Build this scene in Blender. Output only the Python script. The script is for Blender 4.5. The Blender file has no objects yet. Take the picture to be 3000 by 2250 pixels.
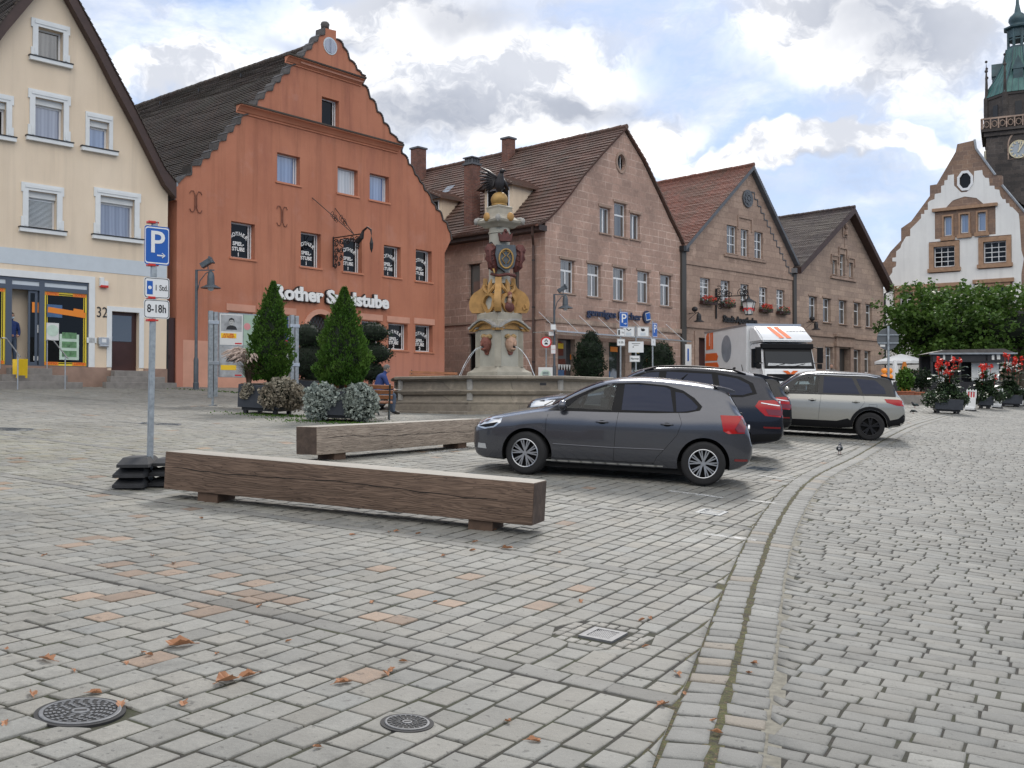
import bpy, bmesh, math, random
import numpy as np
from mathutils import Vector, Matrix, Euler
from mathutils.bvhtree import BVHTree
from mathutils.geometry import tessellate_polygon
PI=math.pi; R=math.radians
random.seed(7); rng=np.random.default_rng(7)
sc=bpy.context.scene; COL=sc.collection
# ---------------------------------------------------------------- camera
F=3000.0; PITCH=math.atan(50/3000.0); CZ=1.6
cd=bpy.data.cameras.new('camera'); cam=bpy.data.objects.new('camera',cd); COL.objects.link(cam)
cd.sensor_width=36; cd.lens=36; cd.clip_end=900; cd.clip_start=.1
cam.location=(0,0,CZ); cam.rotation_euler=(PI/2+PITCH,0,0); sc.camera=cam
sc.view_settings.view_transform='Standard'; sc.view_settings.look='None'
sc.view_settings.exposure=0.40; sc.view_settings.gamma=1
sc.cycles.max_bounces=6; sc.cycles.diffuse_bounces=3; sc.cycles.glossy_bounces=3; sc.cycles.transmission_bounces=5
sc.cycles.transparent_max_bounces=8
def rayd(px,py):
    u=(px-1500)/F; v=(1125-py)/F; c,s=math.cos(PITCH),math.sin(PITCH)
    return Vector((u,c-v*s,s+v*c))
def at(px,py,Y):
    r=rayd(px,py); t=Y/r.y
    return Vector((r.x*t,Y,CZ+r.z*t))
# ---------------------------------------------------------------- node helpers
class NT:
    def __init__(s,nt): s.nt=nt
    def n(s,t,**k):
        nd=s.nt.nodes.new(t)
        for a,b in k.items(): setattr(nd,a,b)
        return nd
    def l(s,a,b): s.nt.links.new(a,b)
    def put(s,inp,v):
        if isinstance(v,bpy.types.NodeSocket): s.l(v,inp)
        else:
            if hasattr(inp,'default_value'):
                try: inp.default_value=v
                except Exception:
                    inp.default_value=(*v,1) if len(v)==3 else v
    def math(s,op,a,b=0.0,c=None,clamp=False):
        nd=s.n('ShaderNodeMath',operation=op,use_clamp=clamp); s.put(nd.inputs[0],a); s.put(nd.inputs[1],b)
        if c is not None: s.put(nd.inputs[2],c)
        return nd.outputs[0]
    def vmath(s,op,a,b=(0,0,0),out=0):
        nd=s.n('ShaderNodeVectorMath',operation=op); s.put(nd.inputs[0],a)
        if op=='SCALE': s.put(nd.inputs[3],b)
        else: s.put(nd.inputs[1],b)
        return nd.outputs[out]
    def mix(s,f,a,b,bt='MIX'):
        nd=s.n('ShaderNodeMix',data_type='RGBA',blend_type=bt); s.put(nd.inputs[0],f); s.put(nd.inputs[6],a); s.put(nd.inputs[7],b)
        return nd.outputs[2]
    def ramp(s,f,lo,hi,a=0.0,b=1.0,smooth=False):
        nd=s.n('ShaderNodeMapRange',interpolation_type='SMOOTHSTEP' if smooth else 'LINEAR',clamp=True)
        for i,v in enumerate((f,lo,hi,a,b)): s.put(nd.inputs[i],v)
        return nd.outputs[0]
    def noise(s,vec,scale,detail=4,rough=.55,out='Fac',dist=0):
        nd=s.n('ShaderNodeTexNoise'); s.put(nd.inputs['Vector'],vec); nd.inputs['Scale'].default_value=scale
        nd.inputs['Detail'].default_value=detail; nd.inputs['Roughness'].default_value=rough; nd.inputs['Distortion'].default_value=dist
        return nd.outputs[out]
    def xyz(s,v):
        nd=s.n('ShaderNodeSeparateXYZ'); s.put(nd.inputs[0],v); return nd.outputs
    def cxyz(s,x,y,z):
        nd=s.n('ShaderNodeCombineXYZ'); s.put(nd.inputs[0],x); s.put(nd.inputs[1],y); s.put(nd.inputs[2],z); return nd.outputs[0]
# ---------------------------------------------------------------- world: physical sky with broken cloud
SUN_EL=R(40); SUN_AZ=R(12)     # azimuth from +Y towards +X
w=bpy.data.worlds.new('World'); sc.world=w; w.use_nodes=True
T=NT(w.node_tree); w.node_tree.nodes.clear()
sky=T.n('ShaderNodeTexSky',sky_type='NISHITA',sun_disc=False,sun_elevation=SUN_EL,sun_rotation=SUN_AZ,altitude=300,air_density=1.1,dust_density=1.6,ozone_density=2.0)
gen=T.n('ShaderNodeTexCoord').outputs['Generated']
gz=T.xyz(gen)
wn=T.vmath('SUBTRACT',T.noise(gen,5.0,5,.6,'Color'),(.5,.5,.5))
wn2=T.vmath('SUBTRACT',T.noise(gen,17.0,4,.6,'Color'),(.5,.5,.5))
warp=T.vmath('ADD',T.vmath('ADD',gen,T.vmath('SCALE',wn,.13)),T.vmath('SCALE',wn2,.035))
def blob(px,py,rx,ry,soft=.5,v=warp):
    c=rayd(px,py).normalized()
    d=T.vmath('SUBTRACT',v,tuple(c))
    d=T.vmath('DIVIDE',d,(rx/F,rx/F,ry/F))
    L=T.vmath('LENGTH',d,out=1)
    return T.ramp(L,1.0,1.0-soft,0,1,True)
def union(L):
    o=L[0]
    for a in L[1:]: o=T.math('MAXIMUM',o,a)
    return o
high=T.ramp(T.noise(T.vmath('MULTIPLY',gen,(1,1,2.6)),3.2,7,.6),.40,.62,0,1,True)
CLOUDS=union([blob(1380,240,620,230,.5),blob(1180,60,560,170,.7),blob(2560,120,460,230,.42),blob(2330,462,560,52,.45),blob(640,250,420,95,.5),blob(3150,330,330,330,.5),blob(1800,400,330,110,.6)])
GREY=union([blob(2560,130,330,150,.9),blob(2380,530,560,50,.9),blob(1300,330,200,120,.9),blob(1420,40,430,130,.95),blob(2620,170,330,160,.95),blob(1250,330,420,130,.95),blob(1750,300,520,80,.95),blob(2400,560,600,60,.95),blob(950,120,300,60,.9)])
cover=T.math('MAXIMUM',T.math('MULTIPLY',CLOUDS,.97),T.math('MULTIPLY',high,T.ramp(gz[2],.0,.30,.35,.62)))
bil=T.noise(T.vmath('MULTIPLY',warp,(1,1,1.9)),9.0,6,.62)
whites=T.ramp(bil,.40,.56,.20,1.1,True)
ccol=T.mix(whites,(4.3,4.6,5.3),(11.2,11.1,11.0))
ccol=T.mix(T.math('MULTIPLY',GREY,.72),ccol,(3.0,3.3,4.0))
skyc=T.mix(.75,sky.outputs[0],(2.7,4.1,6.9))
veil=T.ramp(T.noise(T.vmath('MULTIPLY',warp,(1,1,3.2)),5.5,7,.66),.38,.66,0,1,True)
skyc=T.mix(T.math('MULTIPLY',veil,T.ramp(gz[2],.06,.22,.12,.62)),skyc,(6.1,6.4,7.1))
skyc=T.mix(T.ramp(gz[2],.0,.30,.30,0),skyc,(7.2,8.2,9.6))
col=T.mix(cover,skyc,ccol)
# unseen sky behind the camera: brightness added to light facades, low band kept darker
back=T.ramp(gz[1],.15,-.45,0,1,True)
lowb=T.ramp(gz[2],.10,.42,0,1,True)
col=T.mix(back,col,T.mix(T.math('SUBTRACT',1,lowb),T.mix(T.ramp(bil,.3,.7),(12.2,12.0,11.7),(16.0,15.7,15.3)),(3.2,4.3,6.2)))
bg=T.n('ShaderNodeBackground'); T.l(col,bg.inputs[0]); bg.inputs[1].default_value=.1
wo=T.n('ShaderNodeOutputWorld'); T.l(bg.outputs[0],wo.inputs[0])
# ---------------------------------------------------------------- sun (veiled by thin cloud)
sl=bpy.data.lights.new('sun','SUN'); sl.energy=2.2; sl.angle=R(13); sl.color=(1,.95,.88)
so=bpy.data.objects.new('sun',sl); COL.objects.link(so)
sd=Vector((math.sin(SUN_AZ)*math.cos(SUN_EL),math.cos(SUN_AZ)*math.cos(SUN_EL),math.sin(SUN_EL)))
so.rotation_euler=sd.to_track_quat('Z','Y').to_euler(); so.location=(0,0,40)
# ---------------------------------------------------------------- terrain height
GP=[(-6,0,1.0-.99),(0,0,0.0),(5,0,-.3),(-4,5,.35),(0,5,.08),(4,5,-.12),(.2,10,.28),(-3.9,11.4,.52),(-2.95,15.1,.70),(-.56,18.8,.75),(0.06,14.6,.56),(2.53,14.2,.43),(5,10,-.02),
(8.55,24.4,.66),(-3.95,25,1.1),(-5.9,27,1.25),(-.9,29.5,1.27),(-3.5,30.5,1.27),(-14,34,2.07),(-11.9,36.6,2.11),(-3.1,47.1,2.22),(1.6,47.5,2.2),(9.3,56,2.45),(18,64.7,2.7),(26.7,73.6,2.9),(29,80,2.9),(38,74,2.6),(17.5,41,1.12),(25,50,1.36),(20,25,.3),(10,12,-.2),(-20,20,1.6),(-12,14,1.1),(-25,38,2.4),(60,80,2.2),(10,46,1.7)]
def _fit(P,lam=1.5):
    n=len(P);X=P[:,:2]; d=np.linalg.norm(X[:,None]-X[None],axis=2)
    K=np.where(d>0,d*d*np.log(d+1e-9),0)+lam*np.eye(n)
    A=np.zeros((n+3,n+3));A[:n,:n]=K;A[:n,n]=1;A[:n,n+1:]=X;A[n,:n]=1;A[n+1:,:n]=X.T
    return np.linalg.solve(A,np.r_[P[:,2],0,0,0])
_W=_fit(np.array(GP))
def H(x,y):
    x=np.asarray(x,float);y=np.asarray(y,float); o=_W[-3]+_W[-2]*x+_W[-1]*y
    for (a,b,_),k in zip(GP,_W[:-3]):
        d2=(x-a)**2+(y-b)**2; o=o+k*.5*d2*np.log(d2+1e-12)
    return o
def h(x,y): return float(H(x,y))
def hit(px,py):
    r=rayd(px,py); t=np.linspace(2,140,4000); z=CZ+r.z*t-H(r.x*t,r.y*t); i=int(np.argmax(z<0))
    tt=t[i]; return Vector((r.x*tt,r.y*tt,CZ+r.z*tt))
def gnormal(x,y,e=.6):
    return Vector((-(h(x+e,y)-h(x-e,y))/(2*e),-(h(x,y+e)-h(x,y-e))/(2*e),1)).normalized()
# ---------------------------------------------------------------- materials
MATS={}
def mat(name,color=(.5,.5,.5),rough=.6,metal=0,spec=.5,coat=0,emit=None,es=1,alpha=1,trans=0,ior=1.45,noise=None,bump=None,build=None):
    if name in MATS: return MATS[name]
    m=bpy.data.materials.new(name); m.use_nodes=True; t=NT(m.node_tree)
    b=m.node_tree.nodes['Principled BSDF']
    b.inputs['Base Color'].default_value=(*color,1); b.inputs['Roughness'].default_value=rough; b.inputs['Metallic'].default_value=metal
    b.inputs['Specular IOR Level'].default_value=spec; b.inputs['Coat Weight'].default_value=coat; b.inputs['Alpha'].default_value=alpha
    b.inputs['Transmission Weight'].default_value=trans; b.inputs['IOR'].default_value=ior; b.inputs['Coat Roughness'].default_value=.04
    if emit: b.inputs['Emission Color'].default_value=(*emit,1); b.inputs['Emission Strength'].default_value=es
    oc=t.n('ShaderNodeTexCoord').outputs['Object']
    if noise:   # (scale, amount) mottling
        nz=t.noise(oc,noise[0],6,.6)
        f=t.ramp(nz,.3,.7,1-noise[1],1+noise[1])
        c=t.mix(1.0,(*color,1),t.cxyz(f,f,f),'MULTIPLY'); t.l(c,b.inputs['Base Color'])
    if bump:
        bp=t.n('ShaderNodeBump'); bp.inputs['Strength'].default_value=bump[1]; bp.inputs['Distance'].default_value=bump[2] if len(bump)>2 else .01
        t.l(t.noise(oc,bump[0],5,.6),bp.inputs['Height']); t.l(bp.outputs[0],b.inputs['Normal'])
    if build: build(t,b,oc)
    MATS[name]=m; return m
def M(n): return MATS[n]
# ---------------------------------------------------------------- object helpers
def tag(o,label=None,cat=None,group=None,kind=None):
    if label: o['label']=label
    if cat: o['category']=cat
    if group: o['group']=group
    if kind: o['kind']=kind
    return o
def empty(name,loc=(0,0,0),rz=0,label=None,cat=None,group=None,rot=None):
    o=bpy.data.objects.new(name,None); COL.objects.link(o); o.location=loc; o.empty_display_size=.2
    o.rotation_euler=rot if rot else (0,0,rz)
    return tag(o,label,cat,group)
def ground_empty(name,x,y,rz=0,label=None,cat=None,group=None,tilt=True,dz=0):
    o=empty(name,(x,y,h(x,y)+dz),0,label,cat,group)
    if tilt:
        n=gnormal(x,y); q=Vector((0,0,1)).rotation_difference(n)
        o.rotation_euler=(q.to_matrix()@Matrix.Rotation(rz,3,'Z')).to_euler()
    else: o.rotation_euler=(0,0,rz)
    return o
class MB:
    def __init__(s): s.v=[]; s.f=[]; s.m=[]; s.mats=[]; s.cur=0; s.X=Matrix.Identity(4)
    def use(s,m):
        if m not in s.mats: s.mats.append(m)
        s.cur=s.mats.index(m); return s
    def add(s,vs,fs):
        b=len(s.v); s.v+=[tuple(s.X@Vector(v)) for v in vs]; s.f+=[[b+i for i in f] for f in fs]; s.m+=[s.cur]*len(fs); return s
    def box(s,x0,x1,y0,y1,z0,z1,bev=0):
        if bev<=0:
            v=[(x,y,z) for x in (x0,x1) for y in (y0,y1) for z in (z0,z1)]
            return s.add(v,[(0,1,3,2),(4,6,7,5),(0,4,5,1),(2,3,7,6),(0,2,6,4),(1,5,7,3)])
        b=bev; bm=bmesh.new(); bmesh.ops.create_cube(bm,size=1)
        for v in bm.verts: v.co=Vector(((x0+x1)/2+v.co.x*(x1-x0),(y0+y1)/2+v.co.y*(y1-y0),(z0+z1)/2+v.co.z*(z1-z0)))
        bmesh.ops.bevel(bm,geom=bm.edges[:],offset=b,segments=2,profile=.6,affect='EDGES')
        s.bm(bm); return s
    def bm(s,bm):
        bm.verts.index_update(); s.add([v.co.copy() for v in bm.verts],[[v.index for v in f.verts] for f in bm.faces]); bm.free(); return s
    def cyl(s,p0,p1,r0,r1=None,n=12,caps=True):
        r1=r0 if r1 is None else r1; p0=Vector(p0);p1=Vector(p1); d=(p1-p0).normalized(); a=d.orthogonal().normalized(); b=d.cross(a)
        v=[]
        for p,r in ((p0,r0),(p1,r1)):
            for i in range(n):
                t=2*PI*i/n; v.append(p+(a*math.cos(t)+b*math.sin(t))*r)
        f=[(i,(i+1)%n,n+(i+1)%n,n+i) for i in range(n)]
        if caps: f+=[tuple(range(n-1,-1,-1)),tuple(range(n,2*n))]
        return s.add(v,f)
    def tube(s,pts,r,n=8,caps=True):
        pts=[Vector(p) for p in pts]; rr=r if isinstance(r,(list,tuple)) else [r]*len(pts); v=[]; a=None
        for i,p in enumerate(pts):
            d=(pts[min(i+1,len(pts)-1)]-pts[max(i-1,0)]).normalized()
            if a is None: a=d.orthogonal().normalized()
            a=(a-d*a.dot(d)); a=a.normalized() if a.length>1e-6 else d.orthogonal().normalized(); b=d.cross(a)
            for k in range(n):
                t=2*PI*k/n; v.append(p+(a*math.cos(t)+b*math.sin(t))*rr[i])
        f=[]
        for i in range(len(pts)-1):
            for k in range(n): f.append((i*n+k,i*n+(k+1)%n,(i+1)*n+(k+1)%n,(i+1)*n+k))
        if caps: f+=[tuple(range(n-1,-1,-1)),tuple(range((len(pts)-1)*n,len(pts)*n))]
        return s.add(v,f)
    def lathe(s,prof,c=(0,0,0),n=24,caps=True,rot=0):
        v=[];c=Vector(c)
        for r,z in prof:
            for i in range(n):
                t=2*PI*i/n+rot; v.append(c+Vector((r*math.cos(t),r*math.sin(t),z)))
        f=[]
        for j in range(len(prof)-1):
            for i in range(n): f.append((j*n+i,j*n+(i+1)%n,(j+1)*n+(i+1)%n,(j+1)*n+i))
        if caps: f+=[tuple(range(n-1,-1,-1)),tuple(range((len(prof)-1)*n,len(prof)*n))]
        return s.add(v,f)
    def ball(s,c,r,n=12,m=8,sc=(1,1,1),jit=0):
        v=[];c=Vector(c)
        for j in range(m+1):
            ph=PI*j/m
            for i in range(n):
                t=2*PI*i/n; k=1+random.uniform(-jit,jit)
                v.append(c+Vector((r*sc[0]*math.sin(ph)*math.cos(t)*k,r*sc[1]*math.sin(ph)*math.sin(t)*k,-r*sc[2]*math.cos(ph)*k)))
        f=[(j*n+i,j*n+(i+1)%n,(j+1)*n+(i+1)%n,(j+1)*n+i) for j in range(m) for i in range(n)]
        return s.add(v,f)
    def prism(s,poly,y0,y1,holes=(),plane='xz',sides=True,back=True):
        """extrude a 2D polygon; plane xz: depth along y"""
        loops=[list(poly)]+[list(q) for q in holes]
        flat=[p for L in loops for p in L]
        tri=tessellate_polygon([[Vector((p[0],p[1],0)) for p in L] for L in loops])
        def P(p,d): return (p[0],d,p[1]) if plane=='xz' else ((p[0],p[1],d) if plane=='xy' else (d,p[0],p[1]))
        n=len(flat); v=[P(p,y0) for p in flat]+[P(p,y1) for p in flat]
        f=[tuple(t) for t in tri]+([tuple(n+i for i in reversed(t)) for t in tri] if back else [])
        o=0
        for L in loops:
            k=len(L)
            if sides: f+=[(o+i,o+(i+1)%k,n+o+(i+1)%k,n+o+i) for i in range(k)]
            o+=k
        return s.add(v,f)
    def build(s,name,m=None,parent=None,smooth=False,loc=None,rot=None,label=None,angle=None,fixn=True):
        me=bpy.data.meshes.new(name); me.from_pydata(s.v,[],s.f)
        ms=s.mats if s.mats else [m]
        for q in ms: me.materials.append(M(q) if isinstance(q,str) else q)
        if s.mats:
            for i,p in enumerate(me.polygons): p.material_index=s.m[i]
        if fixn:
            bm=bmesh.new(); bm.from_mesh(me); bmesh.ops.recalc_face_normals(bm,faces=bm.faces); bm.to_mesh(me); bm.free()
        if smooth:
            me.polygons.foreach_set('use_smooth',[True]*len(me.polygons))
            if angle: me.set_sharp_from_angle(angle=R(angle))
        o=bpy.data.objects.new(name,me); COL.objects.link(o)
        if parent: o.parent=parent
        if loc: o.location=loc
        if rot: o.rotation_euler=rot
        if label: o['label']=label
        return o
def copy_tree(o,parent=None):
    c=o.copy(); COL.objects.link(c); c.parent=parent
    for ch in KIDS(o): copy_tree(ch,c)
    return c
def KIDS(o): return [x for x in list(COL.objects) if x.parent==o]
def textmesh(txt,size,m,parent,name='lettering',loc=(0,0,0),rot=(PI/2,0,0),ext=.003,align='CENTER',bold=0,sx=1,space=1,shear=0,valign='CENTER'):
    cu=bpy.data.curves.new('t','FONT'); cu.body=txt; cu.size=size; cu.extrude=ext; cu.align_x=align; cu.align_y=valign; cu.offset=bold; cu.space_character=space; cu.shear=shear; cu.resolution_u=3
    o=bpy.data.objects.new('t',cu); COL.objects.link(o); dg=bpy.context.evaluated_depsgraph_get(); dg.update()
    me=bpy.data.meshes.new_from_object(o.evaluated_get(dg)); bpy.data.objects.remove(o); bpy.data.curves.remove(cu)
    me.name=name; me.materials.clear(); me.materials.append(M(m))
    for v in me.vertices: v.co.x*=sx
    ob=bpy.data.objects.new(name,me); COL.objects.link(ob); ob.parent=parent; ob.location=loc; ob.rotation_euler=rot
    return ob
def npmesh(name,V,Fs,m,parent=None,col=None,smooth=False):
    """V (n,3) array, Fs (k,4) quads"""
    me=bpy.data.meshes.new(name); V=np.asarray(V,np.float32); Fs=np.asarray(Fs,np.int32); k,c=Fs.shape
    me.vertices.add(len(V)); me.vertices.foreach_set('co',V.ravel())
    me.loops.add(k*c); me.loops.foreach_set('vertex_index',Fs.ravel())
    me.polygons.add(k); me.polygons.foreach_set('loop_start',np.arange(0,k*c,c,dtype=np.int32))
    if smooth: me.polygons.foreach_set('use_smooth',np.ones(k,bool))
    me.update(calc_edges=True)
    if col is not None:
        a=me.attributes.new('tone','FLOAT_COLOR','POINT'); a.data.foreach_set('color',np.asarray(col,np.float32).ravel())
    me.materials.append(M(m) if isinstance(m,str) else m)
    o=bpy.data.objects.new(name,me); COL.objects.link(o)
    if parent: o.parent=parent
    return o
# ================================================================= GROUND
def m_sett(t,b,oc,moss=False):
    at_=t.n('ShaderNodeAttribute',attribute_name='tone')
    n1=t.noise(oc,38,5,.7); n2=t.noise(oc,170,3,.7); n3=t.noise(oc,.55,4,.6); n4=t.noise(oc,6,4,.6)
    f=t.math('MULTIPLY',t.ramp(n1,.3,.72,.80,1.16),t.ramp(n2,.3,.7,.84,1.14))
    f=t.math('MULTIPLY',f,t.ramp(n3,.3,.7,.82,1.12)); st=t.noise(oc,2.3,6,.7); f=t.math('MULTIPLY',f,t.ramp(st,.56,.72,1,.70)); sp=t.noise(oc,23,2,.5); f=t.math('MULTIPLY',f,t.ramp(sp,.66,.70,1,.62)); f=t.math('MULTIPLY',f,t.ramp(n4,.25,.7,.88,1.06))
    c=t.mix(1.0,at_.outputs['Color'],t.cxyz(f,f,f),'MULTIPLY'); t.l(c,b.inputs['Base Color'])
    t.l(t.ramp(n1,.3,.7,.62,.85),b.inputs['Roughness'])
    bp=t.n('ShaderNodeBump'); bp.inputs['Strength'].default_value=.55; bp.inputs['Distance'].default_value=.006
    t.l(t.math('ADD',n1,t.math('MULTIPLY',n2,.5)),bp.inputs['Height']); t.l(bp.outputs[0],b.inputs['Normal'])
mat('granite',rough=.75,spec=.35,build=m_sett)
def m_joint(t,b,oc):
    n=t.noise(oc,1.3,4,.6); n2=t.noise(oc,40,3,.6)
    c=t.mix(t.ramp(n,.45,.62),(.020,.018,.015),(.030,.034,.014)); c=t.mix(t.ramp(n2,.45,.75),c,(.05,.045,.036)); t.l(c,b.inputs['Base Color'])
mat('joint',(.04,.035,.03),.95,build=m_joint)
mat('joint_sand',(.17,.16,.13),.95,noise=(20,.3))
def m_moss(t,b,oc):
    n=t.noise(oc,14,5,.7); c=t.mix(t.ramp(n,.40,.6),(.035,.030,.020),(.075,.078,.025)); c=t.mix(t.ramp(t.noise(oc,60,3,.6),.55,.7),c,(.16,.10,.06)); t.l(c,b.inputs['Base Color'])
mat('moss',(.05,.05,.02),.95,bump=(50,.8,.02),build=m_moss)
# one sheet out to the horizon, following the slope of the square
xs=np.r_[np.linspace(-400,-45,12),np.linspace(-40,60,201),np.linspace(65,420,12)]; ys=np.r_[np.linspace(-60,-5,6),np.linspace(-3,100,207),np.linspace(110,800,14)]
GX,GY=np.meshgrid(xs,ys); cx_=np.clip(GX,-40,60); cy_=np.clip(GY,-3,95)
GZ=H(cx_,cy_)-.0065-.02*(np.maximum(0,np.abs(GX-cx_))+np.maximum(0,GY-95))
nx,ny=len(xs),len(ys); idx=np.arange(nx*ny).reshape(ny,nx)
Fq=np.stack([idx[:-1,:-1],idx[:-1,1:],idx[1:,1:],idx[1:,:-1]],-1).reshape(-1,4)
tag(npmesh('ground',np.stack([GX,GY,GZ],-1).reshape(-1,3),Fq,'joint',smooth=True),kind='structure')
# gutter curve (world x as function of y) sampled on the ground
GUT=[(.12,1.2),(.50,3.0),(.84,4.41),(1.33,6.12),(2.18,9.05),(3.24,12.28),(4.82,16.32),(6.95,20.6),(10.2,27.2),(13.6,33.6),(20.18,44.93),(26.6,53.24),(36,64)]
gy=np.array([g[1] for g in GUT]); gx=np.array([g[0] for g in GUT])
def catmull(P,n=12):
    P=[P[0]]+list(P)+[P[-1]]; o=[]
    for i in range(1,len(P)-2):
        p0,p1,p2,p3=map(np.array,(P[i-1],P[i],P[i+1],P[i+2]))
        for k in range(n):
            t=k/n; o.append(.5*((2*p1)+(-p0+p2)*t+(2*p0-5*p1+4*p2-p3)*t*t+(-p0+3*p1-3*p2+p3)*t**3))
    o.append(np.array(P[-2])); return np.array(o)
GC=catmull([np.array(g,float) for g in GUT],14)
def gutx(y): return np.interp(y,GC[:,1],GC[:,0])
def gutoff(x,y):   # signed distance from gutter, + on the street side
    s=(gutx(y+.3)-gutx(y-.3))/.6
    return (x-gutx(y))/np.sqrt(1+s*s)
RD=np.array([.47,.883]); CDv=np.array([.883,-.47])
def infrustum(x,y,m=.6):
    return (y>1.0)&(np.abs(x)<y*.515+m)&(y<95)
def setts(name,P0,P1,Q0,Q1,tone,chamf,dome,smooth,jit,detail_y,labelkind='structure',m='granite',clamp=None):
    """P/Q extents of each stone in row coordinates -> one mesh of separate raised stones"""
    n=len(P0); cp=(P0+P1)/2; cq=(Q0+Q1)/2
    hp=(P1-P0)/2; hq=(Q1-Q0)/2
    sx=np.array([-1,1,1,-1]); sy=np.array([-1,-1,1,1])
    jp=rng.uniform(-jit,jit,(n,4)); jq=rng.uniform(-jit,jit,(n,4))
    tilt=rng.normal(0,.010,(n,2)); dz=rng.normal(0,.0018,n)
    V=[];C=[]
    rings=[(1.0,-.016,0),(1.0,-.006,0),(None,0.0,chamf)] if True else None
    for (k,z,c) in [(1,-.034,0),(1,-.007,chamf*.15),(1,-.0018,chamf*.6),(1,dome*.4,chamf*1.7),(1,dome,chamf*4.0)]:
        a=sx[None]*(hp[:,None]-c)+jp; bq=sy[None]*(hq[:,None]-c)+jq
        if c>chamf*.5: # corner rounding
            pass
        p=cp[:,None]+a; q=cq[:,None]+bq
        x=p*RD[0]+q*CDv[0]; y=p*RD[1]+q*CDv[1]
        if clamp is not None:
            g=gutoff(x,y); lim=clamp-math.copysign(c*.7,-clamp)*-1 if False else clamp
            x=x-(np.maximum(0,g-clamp) if clamp<0 else np.minimum(0,g-clamp))*1.05
        for (hx,hy,hr) in HOLES:
            dx=x-hx; dy=y-hy; d_=np.sqrt(dx*dx+dy*dy)+1e-9; k_=np.where(d_<hr,hr/d_,1); x=hx+dx*k_; y=hy+dy*k_
        zz=H(x,y)+z+a*tilt[:,:1]+bq*tilt[:,1:]+dz[:,None]
        V.append(np.stack([x,y,zz],-1)); C.append(np.repeat(tone[:,None,:],4,1))
    nr=len(V); V=np.stack(V,1).reshape(n,nr*4,3); C=np.stack(C,1).reshape(n,nr*4,3)
    fs=[]
    for r in range(nr-1):
        for i in range(4): fs.append((r*4+i,r*4+(i+1)%4,(r+1)*4+(i+1)%4,(r+1)*4+i))
    fs.append(tuple((nr-1)*4+i for i in (0,1,2,3)))
    fs=np.array(fs)[:,::-1]
    Fs=(fs[None]+(np.arange(n)*nr*4)[:,None,None]).reshape(-1,4)
    V=V.reshape(-1,3); C=np.concatenate([C.reshape(-1,3),np.ones((n*nr*4,1))],1)
    # p x q frame is left-handed in xy -> flip winding back if needed
    e1=V[Fs[nr*4-4][1]]-V[Fs[nr*4-4][0]]
    f0=Fs[(nr-1)*4]; nrm=np.cross(V[f0[1]]-V[f0[0]],V[f0[2]]-V[f0[0]])
    if nrm[2]<0: Fs=Fs[:,::-1]
    o=npmesh(name,V,Fs,m,col=C,smooth=smooth); tag(o,kind=labelkind); return o
def tones(n,base,var,rust=0,rustc=(.36,.25,.17),warm=.03):
    t=np.array(base)[None]*(1+rng.normal(0,var,(n,1)))
    t=t*(1+rng.normal(0,warm,(n,1))*np.array([1,0.1,-1.0])[None])
    if rust>0:
        k=rng.random(n)<rust; t[k]=np.array(rustc)*(1+rng.normal(0,.10,(k.sum(),1)))
    return np.clip(t,.02,.8)
def near_holes(x,y,HOLES):
    ok=np.ones(len(x),bool)
    for (hx,hy,r) in HOLES: ok&=((x-hx)**2+(y-hy)**2)>(r-.05)**2
    return ok
MAN1=hit(236,2090); MAN2=hit(1193,2122); DRAIN=hit(1767,1862); DRAIN2=hit(2085,1502); DRAIN3=hit(40,1258)
HOLES=[(MAN1.x,MAN1.y,.185),(MAN2.x,MAN2.y,.118),(DRAIN.x,DRAIN.y,.33)]
BANDS=[2.0,5.0,8.0,11.0,14.9,19.5,24.2,29.0,34.0,39.0,44,49,54,59,64,69,74]
P0=[];P1=[];Q0=[];Q1=[]; B=[[],[],[],[]]
W=.170; J=.0070
for bi in range(len(BANDS)-1):
    pa=BANDS[bi]+.20; pb=BANDS[bi+1]
    if bi==0: pa=-1
    qs=np.arange(-46,40,W)
    for q in qs:
        p=pa; first=True
        while p<pb-.02:
            L=rng.uniform(.19,.29) if not first else rng.uniform(.10,.28)
            e=p+L
            if e>pb-.10: e=pb
            P0.append(p);P1.append(e);Q0.append(q);Q1.append(q+W); p=e; first=False
    q=-46.
    while q<40:
        L=rng.uniform(.22,.42); B[0].append(pb);B[1].append(pb+.20);B[2].append(q);B[3].append(q+L); q+=L
P0,P1,Q0,Q1=map(np.array,(P0,P1,Q0,Q1)); B=[np.array(b) for b in B]
def cull(P0,P1,Q0,Q1,side,edge):
    x=(P0+P1)/2*RD[0]+(Q0+Q1)/2*CDv[0]; y=(P0+P1)/2*RD[1]+(Q0+Q1)/2*CDv[1]
    g=gutoff(x,y)
    ok=infrustum(x,y)&((g<-edge) if side<0 else (g>edge))&near_holes(x,y,HOLES)
    ok&=~((x>-22)&(y>(36.4+(x+12)*1.12))&(x<-1.5))   # under the houses
    return P0[ok],P1[ok],Q0[ok],Q1[ok],x[ok],y[ok]
P0,P1,Q0,Q1,x,y=cull(P0,P1,Q0,Q1,-1,.11)
jw=J+np.abs(rng.normal(0,.0022,len(P0)))
tn=tones(len(P0),(.216,.211,.190),.06,warm=.012)
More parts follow.
